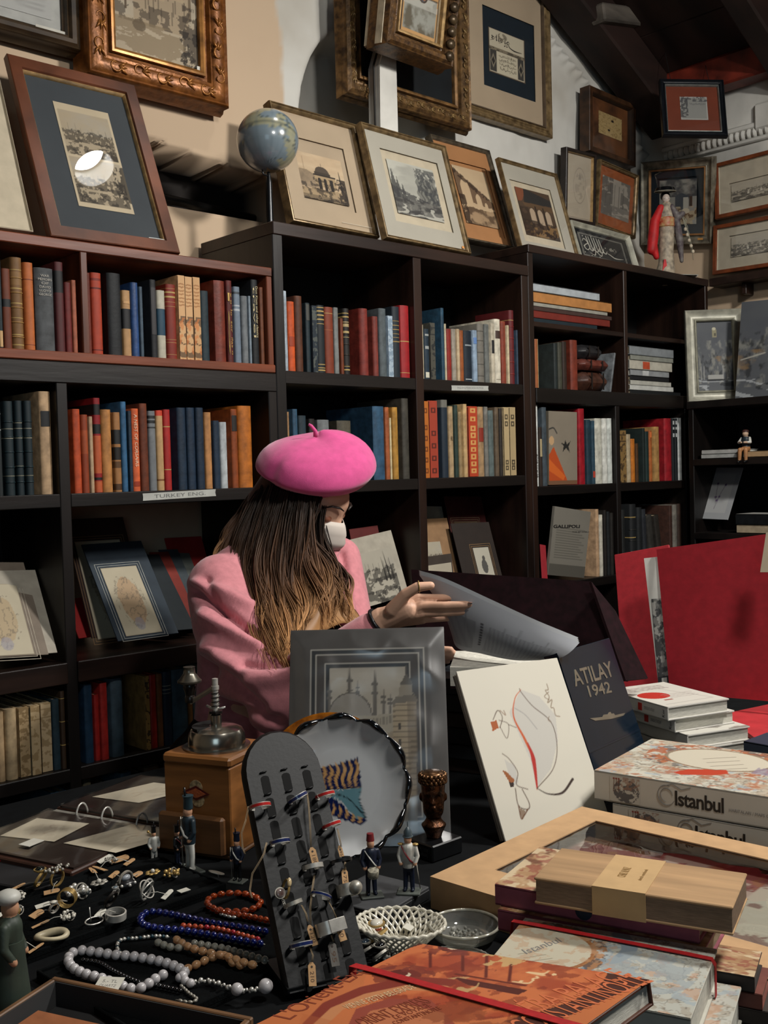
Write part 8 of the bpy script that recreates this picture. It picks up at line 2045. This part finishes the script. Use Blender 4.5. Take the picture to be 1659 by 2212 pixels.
lying_book('thick black leather volume with pale pages, lying in the end cabinet',frame_m((3.815,2.105,1.2375+.074),(0,-1,0),(1,0,0)),.26,.14,.042,mat('#14171a',.35,var=.2),pages_h,Art(40,24,'#a9a8a2',471,.06),'-y');lying_book('cream volume under the black leather one',frame_m((3.812,2.10,1.2375+.0315),(0,-1,0),(1,0,0)),.26,.145,.031,mat('#a3947c',.6),pages_tan,None,'-y')
# pendant lamp above the frames: only its reflection shows, in the walnut frame's glass
pdl=thing('pendant_lamp','pendant lamp mirrored in the glass of the walnut frame','lamp',Matrix.Translation((2.02,1.90,3.44)))
MB().lathe([(.076,0),(.080,0),(.084,.10),(.075,.14),(.03,.16),(.02,.18),(.001,.18)],36,cap=False).build('shade',mat('#2a2c2c',.4,metal=.5),pdl,40)
MB().tube([(0,0,.18),(0,0,.70)],.004,6).build('cord',black_t,pdl)
# ================================================================ the woman turning a page
def V(px,py,d):return Vector(dep(d,px,py))
RT=Vector(_r);TW=Vector((-math.sin(YAW),-math.cos(YAW),0));ZU=Vector((0,0,1))
Hc=V(662,1087,2.50)
fh=(RT*.92+TW*.40).normalized();pt=math.radians(30)
HF=(fh*math.cos(pt)-ZU*math.sin(pt)).normalized();HU=(ZU*math.cos(pt)+fh*math.sin(pt)).normalized();HL=HU.cross(HF)
RO=math.radians(-4);HU,HL=HU*math.cos(RO)+HL*math.sin(RO),HL*math.cos(RO)-HU*math.sin(RO)
def H(f,l,u):return Hc+HF*f+HL*l+HU*u
skin=mat('#d0a48a',.5,var=.05,scale=30,spec=.4);
wool=mat('#c57d84',.85,var=.06,scale=60,bump=.1,bscale=400,sheen=.25);felt=mat('#cb4a86',.9,var=.05,scale=50,bump=.12,bscale=500,sheen=.35)
PB=Vector((V(520,1640,2.56).x,V(520,1640,2.56).y,0))
per=thing('person','woman in pink beret, pink blazer and white face mask turning a page','person',Matrix.Translation(PB))
WI=Matrix.Translation(-PB)
def hang(name,me,m,parent=per):
 me.transform(WI);me.materials.clear();me.materials.append(m);return link(name,me,parent)
RS,LS=V(470,1262,2.40),V(700,1275,2.70);EL,WR=V(598,1528,2.20),V(826,1342,2.12)
LE,LW=V(770,1455,2.52),V(870,1410,2.30);NB=V(606,1240,2.52);PV=V(515,1625,2.56)
b=MB()
b.ball((0,0,0),(.074,.094,.098),24,16,Matrix(((HL.x,HF.x,HU.x,H(-.012,0,.03).x),(HL.y,HF.y,HU.y,H(-.012,0,.03).y),(HL.z,HF.z,HU.z,H(-.012,0,.03).z),(0,0,0,1))))
limb(b,[H(.03,0,.03),H(.042,0,-.03),H(.052,0,-.085)],[.066,.055,.034],18)
for q in(-1,1):
 b.ball(tuple(H(.060,q*.036,-.018)),.028,12,8);b.ball(tuple(H(.062,q*.034,.036)),(.021,.021,.012),12,8);b.ball(tuple(H(-.005,q*.074,-.012)),(.012,.016,.026),10,8)
 b.ball(tuple(H(.066,q*.032,.006)),.0155,12,8)
limb(b,[H(.082,0,.022),H(.096,0,-.010),H(.108,0,-.030)],[.009,.0095,.011],12);b.ball(tuple(H(.086,0,-.060)),(.020,.020,.010),12,8);b.ball(tuple(H(.040,0,.050)),(.046,.046,.034),14,10)
limb(b,[H(-.02,0,-.05),NB],[.052,.058],18)
limb(b,[NB,V(575,1330,2.53),V(540,1480,2.55),PV],[.07,.115,.105,.115],20);limb(b,[RS,NB,LS],[.055,.06,.055],16)
limb(b,[RS,EL,WR],[.05,.04,.026],16);limb(b,[LS,LE,LW],[.05,.04,.026],16)
def hand(W,K,tips,thumb,rr):
 """palm from the wrist to a row of knuckles, then each finger in three joints"""
 kc=sum(K,Vector())/4
 for k in K:limb(b,[W,W.lerp(k,.5),k],[.021,.014,.0098],12)
 for k,t,r,lift in zip(K,tips,rr,(.3,.6,.4,-.4)):
  d=t-k;n=TW*.010*lift
  limb(b,[k,k+d*.42+n,k+d*.74+n*.6,t],[r*1.12,r,r*.95,r*.82],12)
 limb(b,thumb,[.016,.0115,.0098,.0082],12)
hand(WR,[V(905,1292,2.105),V(911,1309,2.085),V(914,1325,2.09),V(912,1338,2.105)],[V(1010,1291,2.075),V(1027,1305,2.055),V(1020,1320,2.065),V(1000,1334,2.10)],
     [V(848,1318,2.09),V(876,1284,2.07),V(902,1268,2.06),V(930,1265,2.06)],(.0074,.0076,.0072,.0064))
hand(LW,[V(915,1400,2.26),V(919,1410,2.265),V(920,1419,2.27),V(917,1428,2.28)],[V(975,1402,2.23),V(984,1411,2.235),V(982,1420,2.24),V(968,1430,2.25)],[V(880,1398,2.28),V(905,1386,2.25),V(922,1384,2.24),V(938,1384,2.23)],(.0074,.0076,.0072,.0064))
for q in(-1,1):
 hp=PV+HL.cross(ZU).cross(ZU)*0+Vector((-q*.085,.01,-.03));kn=Vector((hp.x,hp.y-.03,.46));an_=Vector((hp.x,hp.y+.02,.075))
 limb(b,[hp,kn,an_],[.088,.056,.036],16);limb(b,[an_+Vector((0,.03,-.035)),an_+Vector((0,-.13,-.045))],[.038,.028],12)
me=remesh(b,.0042,4);hang('body',me,skin)
# finer right hand is kept by a second, closer skin over the same bones
b=MB();hand(WR.lerp(V(905,1315,2.09),.12),[V(905,1292,2.105),V(911,1309,2.085),V(914,1325,2.09),V(912,1338,2.105)],[V(1010,1291,2.075),V(1027,1305,2.055),V(1020,1320,2.065),V(1000,1334,2.10)],
     [V(848,1318,2.09),V(876,1284,2.07),V(902,1268,2.06),V(930,1265,2.06)],(.0080,.0082,.0078,.0070));capsule(b,WR,WR.lerp(EL,.3),.0285,.034,16);capsule(b,WR,V(880,1318,2.092),.027,.022,16)
hand_me=remesh(b,.0016,5);ho=hang('hand',hand_me,skin)
for i,(p,t)in enumerate((((1000,1290,2.075),(1010,1290,2.068)),((1016,1303,2.053),(1026,1304,2.047)),((1010,1319,2.064),(1019,1320,2.058)))):
 MB().ball((0,0,0),(.0048,.0034,.0022),10,6,frame_m(V(*p)-PB+TW*.0052+ZU*.0025,V(*t)-V(*p),ZU.cross(V(*t)-V(*p)),TW)).build('fingernail',mat('#c99a86',.25,coat=.4),ho,True)
bt=MB();d=(WR-EL).normalized();a_=d.orthogonal().normalized();c_=d.cross(a_);cc_=WR+d*-.006
bt.tube([tuple(cc_+a_*.0305*math.cos(t)+c_*.0305*math.sin(t)-PB)for t in np.linspace(0,6.283,30,endpoint=False)],.0042,8,closed=True);bt.build('hair_tie',black_enamel,per,True)
rt=MB();c_=V(905,1267,2.06);d=(V(930,1265,2.06)-V(902,1268,2.06)).normalized();a_=d.orthogonal().normalized();e_=d.cross(a_)
rt.tube([tuple(c_+a_*.0108*math.cos(t)+e_*.0108*math.sin(t)-PB)for t in np.linspace(0,6.283,20,endpoint=False)],.0012,6,closed=True);rt.build('finger_ring',brass_s,per,True)
# trousers and shoes
b=MB()
for q in(-1,1):
 hp=PV+Vector((-q*.085,.01,-.03));limb(b,[hp,Vector((hp.x,hp.y-.03,.46)),Vector((hp.x,hp.y+.02,.09))],[.104,.074,.064],16)
b.ball(tuple(PV),(.15,.125,.13),16,12);hang('trousers',remesh(b,.009,4),black_t)
for q in(-1,1):
 hp=PV+Vector((-q*.085,.01,-.03));b=MB();limb(b,[Vector((hp.x,hp.y+.05,.045)),Vector((hp.x,hp.y-.02,.045)),Vector((hp.x,hp.y-.115,.036))],[.045,.044,.034],14);hang('shoe',remesh(b,.006,4),mat('#1c1512',.4))
# blazer: torso, puffed sleeves, lapel; folds run across the upper arm
b=MB()
limb(b,[V(560,1275,2.53),V(548,1350,2.54),V(530,1480,2.55),V(522,1620,2.56),V(522,1720,2.56)],[.125,.135,.115,.118,.132],24)
limb(b,[V(485,1268,2.41),V(560,1225,2.50),V(640,1225,2.58),V(712,1270,2.68)],[.072,.085,.085,.07],18)
limb(b,[V(478,1270,2.40),V(500,1345,2.34),V(545,1440,2.27),V(600,1512,2.20)],[.078,.086,.084,.072],20)
limb(b,[V(600,1512,2.20),V(650,1490,2.18),V(720,1430,2.15),V(800,1366,2.13)],[.074,.066,.052,.040],20)
limb(b,[V(735,1205,2.66),V(745,1290,2.62),V(762,1390,2.55),V(770,1455,2.52)],[.052,.058,.058,.055],18)
limb(b,[V(770,1455,2.52),V(852,1418,2.33)],[.055,.042],18)
limb(b,[V(715,1180,2.50),V(728,1250,2.46),V(745,1330,2.42)],[.022,.030,.030],14)
me=remesh(b,.0065,6)
n=len(me.vertices);co=np.empty(n*3);me.vertices.foreach_get('co',co);co=co.reshape(-1,3);no=np.empty(n*3);me.vertices.foreach_get('normal',no);no=no.reshape(-1,3)
q=(co-CAM)@AX.T;pxs=829.5+FPX*q[:,0]/q[:,2];pys=1106+FPX*q[:,1]/q[:,2]
def fold(pts,w,amp):
 """a pulled crease (amp < 0) or roll (amp > 0) of cloth along a line over the sleeve"""
 global disp
 P=smooth_pts(pts,8);best=np.full(n,1e9)
 for i in range(len(P)-1):
  d=P[i+1]-P[i];t=np.clip(((pxs-P[i,0])*d[0]+(pys-P[i,1])*d[1])/(d@d),0,1);best=np.minimum(best,np.hypot(pxs-P[i,0]-t*d[0],pys-P[i,1]-t*d[1]))
 disp+=amp*np.exp(-(best/w)**2)
disp=np.zeros(n)
for pts,w,a in(([(418,1275),(460,1305),(520,1345),(575,1385)],9,-.016),([(425,1262),(480,1278),(540,1310)],12,.010),([(440,1330),(500,1365),(560,1400)],13,.011),([(448,1255),(462,1290),(478,1320)],9,-.008),
                  ([(450,1400),(510,1440),(570,1450),(640,1430)],16,.014),([(530,1440),(580,1444),(630,1436)],10,-.016),([(470,1450),(520,1490),(560,1530)],14,-.014),([(540,1475),(600,1470),(650,1450)],14,.012),([(500,1530),(550,1545),(600,1560)],12,-.010),
                  ([(470,1500),(480,1550),(500,1600)],14,.010),([(455,1420),(450,1500),(452,1590)],12,-.010),([(740,1200),(748,1260),(752,1320)],8,-.008)):fold(pts,w,a)
co+=no*disp[:,None]*1.5;me.vertices.foreach_set('co',co.ravel());me.update();bz=hang('blazer',me,wool)
b=MB();limb(b,[V(722,1260,2.47),V(735,1320,2.44),V(745,1400,2.44)],[.026,.034,.05],14);hang('black_top',remesh(b,.005,3),black_t)
# beret
BA=(ZU*.90+TW*.34+RT*.13).normalized();bx=RT-BA*RT.dot(BA);bx.normalize();by=BA.cross(bx);BC=V(674,1045,2.50)
mb=MB();N_=72
prof=[(.086,.002),(.088,-.004),(.092,-.002),(.096,.008),(.108,.016),(.124,.022),(.137,.034),(.1405,.041),(.1395,.050),(.134,.066),(.120,.084),(.096,.100),(.064,.111),(.03,.117),(.004,.119)]
v=[]
for r,z in prof:
 for k in range(N_):
  t=2*math.pi*k/N_;g=1+.03*math.cos(t-.2)*(z>.02)+.012*math.sin(3*t+1)*(z>.02)
  dent=math.exp(-((t-4.0+6.283*(t<.5))/.10)**2)*.010*max(0,1-abs(z-.055)/.05);fr=.006*math.sin(2*t+.5)*(z>.02)
  rr=r*g-dent;zz=z+fr+.010*math.cos(t)*(z>.03)
  v.append(tuple(BC+bx*rr*math.cos(t)+by*rr*math.sin(t)+BA*(zz)-PB))
f=[(i*N_+k,i*N_+(k+1)%N_,(i+1)*N_+(k+1)%N_,(i+1)*N_+k)for i in range(len(prof)-1)for k in range(N_)]+[tuple(range((len(prof)-1)*N_,len(prof)*N_))]
mb.add(v,f);bo=mb.build('beret',felt,per,True)
sm=bo.modifiers.new('soft','SUBSURF');sm.levels=sm.render_levels=1
tp=BC+BA*.117;MB().tube([tuple(p-PB)for p in(tp,tp+BA*.014-RT*.004,tp+BA*.026-RT*.014,tp+BA*.030-RT*.020)],[.007,.0045,.004,.003],8).build('beret_stalk',felt,bo,True)
# face mask, brow, lid, lashes
mk=MB();n1,n2=16,12;vv=[]
for j in range(n2+1):
 for i in range(n1+1):
  l=-.070+.14*i/n1;vq=j/n2;u=.006-.1*vq-.012*(l/.07)**2+.010*(l/.07)**2*(vq>.5)
  f_=.127-.072*(l/.074)**2-.030*abs(2*vq-.9)**1.6+.006*math.exp(-(l/.014)**2)*(1-vq)-.003*(j%4==0)
  vv.append(tuple(H(f_,l*(1-.10*vq),u)-PB))
mo=mk.add(vv,[(j*(n1+1)+i,j*(n1+1)+i+1,(j+1)*(n1+1)+i+1,(j+1)*(n1+1)+i)for j in range(n2)for i in range(n1)]).build('face_mask',mat('#c3bab0',.8,var=.03,scale=20),per,True)
so=mo.modifiers.new('cloth','SOLIDIFY');so.thickness=.0016
for q in(-1,1):
 for u0,u1 in((-.002,.004),(-.085,-.03)):MB().tube([tuple(H(.052,q*.069,u0)-PB),tuple(H(.028,q*.080,(u0+u1)/2)-PB),tuple(H(-.008,q*.084,u1)-PB)],.0012,5).build('ear_loop',tag_white,mo,True)
hair_dark=mat('#1d130e',.45,var=.2)
for q in(-1,1):
 MB().tube([tuple(H(f,q*l,u)-PB)for f,l,u in((.0985,.012,.036),(.094,.028,.043),(.082,.044,.042),(.068,.055,.032))],[.0022,.0036,.0030,.001],7,flat=.6).build('eyebrow',hair_dark,per,True)
 MB().ball(tuple(H(.0735,q*.032,.0065)-PB),(.0145,.0145,.0125),16,10).build('eyelid',mat('#96614a',.5,var=.06),per,True)
 ls=MB()
 ls.tube([tuple(H(.0835-.35*abs(l-.030),q*l,-.0015-.10*abs(l-.030))-PB)for l in np.linspace(.017,.050,9)],.0014,5)
 for l in np.linspace(.018,.050,10):a=H(.0840-.35*abs(l-.030),q*l,-.0015);ls.tube([tuple(a-PB),tuple(a+HF*.006-HU*.006+HL*(q*(l-.03)*.25)-PB)],[.0006,.0002],4)
 o=ls.build('eyelashes',hair_dark,per);o['kind']='stuff'
# hair: guides from under the beret, filled with locks, dark at the root and gold at the tips
GD=[[(590,1022,2.56),(540,1085,2.55),(490,1150,2.53),(468,1200,2.50),(500,1240,2.44)],
      [(588,1030,2.50),(550,1100,2.47),(518,1190,2.42),(530,1275,2.34),(568,1370,2.24),(606,1432,2.17)],
      [(604,1040,2.45),(575,1120,2.42),(556,1210,2.37),(572,1300,2.29),(606,1385,2.20),(630,1452,2.13)],
      [(634,1052,2.42),(612,1140,2.38),(600,1230,2.34),(616,1310,2.28),(632,1375,2.21),(622,1425,2.15)],
      [(660,1060,2.41),(648,1150,2.37),(640,1235,2.34),(662,1305,2.29),(656,1355,2.24),(640,1405,2.19)],
      [(674,1066,2.41),(662,1140,2.385),(670,1205,2.36),(698,1270,2.32),(694,1325,2.28),(676,1375,2.24)],
      [(686,1066,2.425),(673,1105,2.415),(676,1165,2.40),(706,1220,2.385),(728,1275,2.36),(718,1320,2.34),(738,1345,2.33)],
      [(700,1180,2.45),(716,1210,2.44),(744,1250,2.42),(738,1290,2.40),(768,1322,2.38),(786,1352,2.37)]]
GP=[]
for g in GD:
 P=smooth_pts([V(*p)for p in g],12);s_=np.concatenate([[0],np.cumsum(np.linalg.norm(np.diff(P,axis=0),axis=1))]);GP.append(np.stack([np.interp(np.linspace(0,s_[-1],26),s_,P[:,i])for i in range(3)],1))
GP=np.array(GP)
hm=bpy.data.materials.new('hair');hm.use_nodes=True;nt=hm.node_tree;bs=nt.nodes['Principled BSDF'];bs.inputs['Roughness'].default_value=.46;bs.inputs['Specular IOR Level'].default_value=.22
ak=nt.nodes.new('ShaderNodeAttribute');ak.attribute_name='ink';nt.links.new(ak.outputs['Color'],bs.inputs['Base Color'])
root,midc,tip=[np.array(lin(c))for c in('#22170f','#553a28','#b98a5a')]
def hcol(t):
 t=np.clip(t,0,1)[...,None];a=np.clip((t-.12)/.45,0,1);c=np.clip((t-.48)/.5,0,1)**1.2;return(root*(1-a)+midc*a)*(1-c)+tip*c
def ink(me,cols):
 at=me.color_attributes.new('ink','FLOAT_COLOR','POINT');at.data.foreach_set('color',np.concatenate([cols,np.ones((len(cols),1))],1).reshape(-1).astype(np.float32))
ni=40;vv=[];tt=[]
for a in np.linspace(0,6.999,ni):
 i=int(a);fr=a-i;P=GP[i]*(1-fr)+GP[i+1]*fr
 for j in range(26):vv.append(P[j]);tt.append(j/25)
inw=np.array([-TW.x,-TW.y,0])*.055
for a in range(ni):
 for j in range(26):vv.append(vv[a*26+j]+inw*(1-.5*j/25)+np.array([0,0,0]));tt.append(j/25)
S_=ni*26
ff=[(a*26+j,a*26+j+1,(a+1)*26+j+1,(a+1)*26+j)for a in range(ni-1)for j in range(25)];ff+=[tuple(S_+k for k in f[::-1])for f in ff]
for j in range(25):ff+=[(j,S_+j,S_+j+1,j+1),((ni-1)*26+j,(ni-1)*26+j+1,S_+(ni-1)*26+j+1,S_+(ni-1)*26+j)]
for a in range(ni-1):ff+=[(a*26,(a+1)*26,S_+(a+1)*26,S_+a*26),(a*26+25,S_+a*26+25,S_+(a+1)*26+25,(a+1)*26+25)]
mb=MB().add([tuple(Vector(p)-PB)for p in vv],ff);me=mb.mesh('hair');ink(me,hcol(np.array(tt))*.7);me.materials.append(hm);me.polygons.foreach_set('use_smooth',[True]*len(me.polygons));hr=link('hair',me,per)
rs=np.random.RandomState(5);mb=MB();cols=[]
towards=np.array([TW.x,TW.y,0])
for lk in range(84):
 a=min(6.98,max(0,7*(lk+rs.rand())/64))if lk<64 else(lk-64)*.06;i=int(a);fr=a-i;C0=GP[i]*(1-fr)+GP[i+1]*fr
 end=25-int(rs.rand()**1.6*8);C0=C0[:end];u=np.linspace(0,(end-1)/25,end);ph,am,fq,tone=rs.rand()*6.28,.009+.02*rs.rand(),.9+.9*rs.rand(),.7+.75*rs.rand()
 C0=C0+np.outer(am*np.sin(ph+fq*6.28*u)*u**1.2,np.array(RT))+np.outer(.003+.006*rs.rand()+am*.7*np.cos(ph*1.7+fq*6.28*u)*u,towards)
 sh_=.16*(rs.rand()-.5);rl=.009+.008*rs.rand()
 for k in range(15):
  an_,q=rs.rand()*6.283,rs.rand()**.5*rl;sp=(1-.65*np.clip((u/u[-1]-.45)/.55,0,1))*(1+.5*np.sin(u*9+ph))
  P=C0+np.outer(q*math.cos(an_)*sp,np.array(RT))+np.outer(q*.55*math.sin(an_)*sp,towards)+np.outer(.003*np.sin(u*14+an_*3)*u,np.array(RT))
  m_=end-(rs.randint(0,4)if end>12 else 0);P=P[:m_];r0=.0014+.0022*rs.rand();R_=[r0*min(1,.6+6*t)*(1-.8*max(0,(t-.6)/.4))for t in np.linspace(0,1,m_)]
  mb.tube([tuple(Vector(p)-PB)for p in P],R_,4,flat=.6)
  cols.append(np.repeat(hcol(u[:m_]+sh_)*(tone*(.8+.4*rs.rand())),4,axis=0))
for k in range(40): # loose single hairs over the shoulder and the chest
 a=rs.rand()*2 if k<26 else 5.6+1.3*rs.rand();i=min(6,int(a));fr=a-i;P=GP[i]*(1-fr)+GP[i+1]*fr;u=np.linspace(0,1,26)
 P=P+np.outer(u**2*(.05*(rs.rand()-.6)),np.array(RT))+np.outer(.01+.02*u*rs.rand(),towards)+np.outer(u*.02*(rs.rand()-.3),[0,0,1])
 mb.tube([tuple(Vector(p)-PB)for p in P],.0007,4);cols.append(np.repeat(hcol(u*.8),4,axis=0))
me=mb.mesh('locks',False);ink(me,np.concatenate(cols));me.materials.append(hm);me.polygons.foreach_set('use_smooth',[True]*len(me.polygons));o=link('hair_locks',me,hr);o['kind']='stuff'
b=MB();b.ball((0,0,0),(.086,.103,.105),24,16,Matrix(((HL.x,HF.x,HU.x,H(-.026,0,.034).x),(HL.y,HF.y,HU.y,H(-.026,0,.034).y),(HL.z,HF.z,HU.z,H(-.026,0,.034).z),(0,0,0,1))))
limb(b,[H(-.05,0,.0),H(-.07,0,-.05),V(580,1190,2.58)],[.08,.07,.05],18)
me=remesh(b,.006,4);me.transform(WI);ink(me,np.tile(root,(len(me.vertices),1)));me.materials.clear();me.materials.append(hm);link('scalp_hair',me,hr)
# ---- the open album she leafs through
AT=TZ+.19
al=thing('open_album','huge open album with a dark velvet cover and a curling printed page','book',Matrix.Translation(V(1080,1430,2.15)))
AI=lambda p:np.array(Vector(p)-al.location)
vel=mat('#1a080c',.9,var=.2,scale=60,spec=.15)
cv4=[V(905,1420,2.38),V(1352,1470,2.13),V(1276,1256,2.20),V(888,1230,2.46)]
quad_slab('raised_cover',cv4,.014,vel,al,AI);
quad_slab('cover_flap',[V(1352,1470,2.13),V(1400,1465,2.19),V(1330,1320,2.26),V(1277,1256,2.206)],.006,vel,al,AI)
Q=[Vector(onZ(AT+.0425,*p))for p in((972,1441),(1190,1444),(1232,1406),(985,1406))]
quad_slab('text_block',Q,.036,pages_h,al,AI);quad_slab('lower_cover',[q+Vector((0,0,-.037))for q in Q],.004,vel,al,AI)
Ed=np.array(smooth_pts([V(905,1241,2.12),V(960,1258,2.08),V(1060,1304,2.03),V(1160,1350,1.985),V(1252,1388,1.95)],10));Hg=np.array(smooth_pts([V(978,1330,2.14),V(984,1395,2.14),V(1040,1412,2.08),V(1110,1426,2.03),V(1180,1426,1.99)],10))
Pt_=Art(110,80,'#adb0b6',301,.02)
Pt_.a[:]=Pt_.a
for c0_,c1_ in((.10,.42),(.50,.92)):
 for k in range(30):x=c0_*Pt_.asp+(c1_-c0_)*Pt_.asp*k/30;Pt_.line([(x,.10),(x+.02,.62+.2*((k*7)%5)/5*(k%6==0)-.0)],.010,'#84868a',.8)
x=.46*Pt_.asp;
for k in range(9):Pt_.rect(x-.012,.2+.05*k,x+.012,.235+.05*k,'#5c5d62')
def page_fn(co,back=0.0):
 u=np.clip(co[:,0],0,1)*40;i=np.minimum(u.astype(int),39);fr=(u-i)[:,None]
 E=Ed[i]*(1-fr)+Ed[i+1]*fr;G=Hg[i]*(1-fr)+Hg[i+1]*fr;v_=co[:,1:2]
 bul=np.sin(v_*math.pi)*.018*np.array([TW.x,TW.y,-.3]);return G*(1-v_)+E*v_+bul-np.array([TW.x,TW.y,0])*back-np.array(al.location)
sheet('turning_page',Pt_,1,1,al,None,printed(.7),page_fn)
for k in(1,2,3):sheet('page_behind',Art(30,20,'#b4b6b8',310+k,.01),1,1,al,None,printed(.7),lambda co,k=k:page_fn(co,.004*k)+np.array([0,0,.0025*k]))
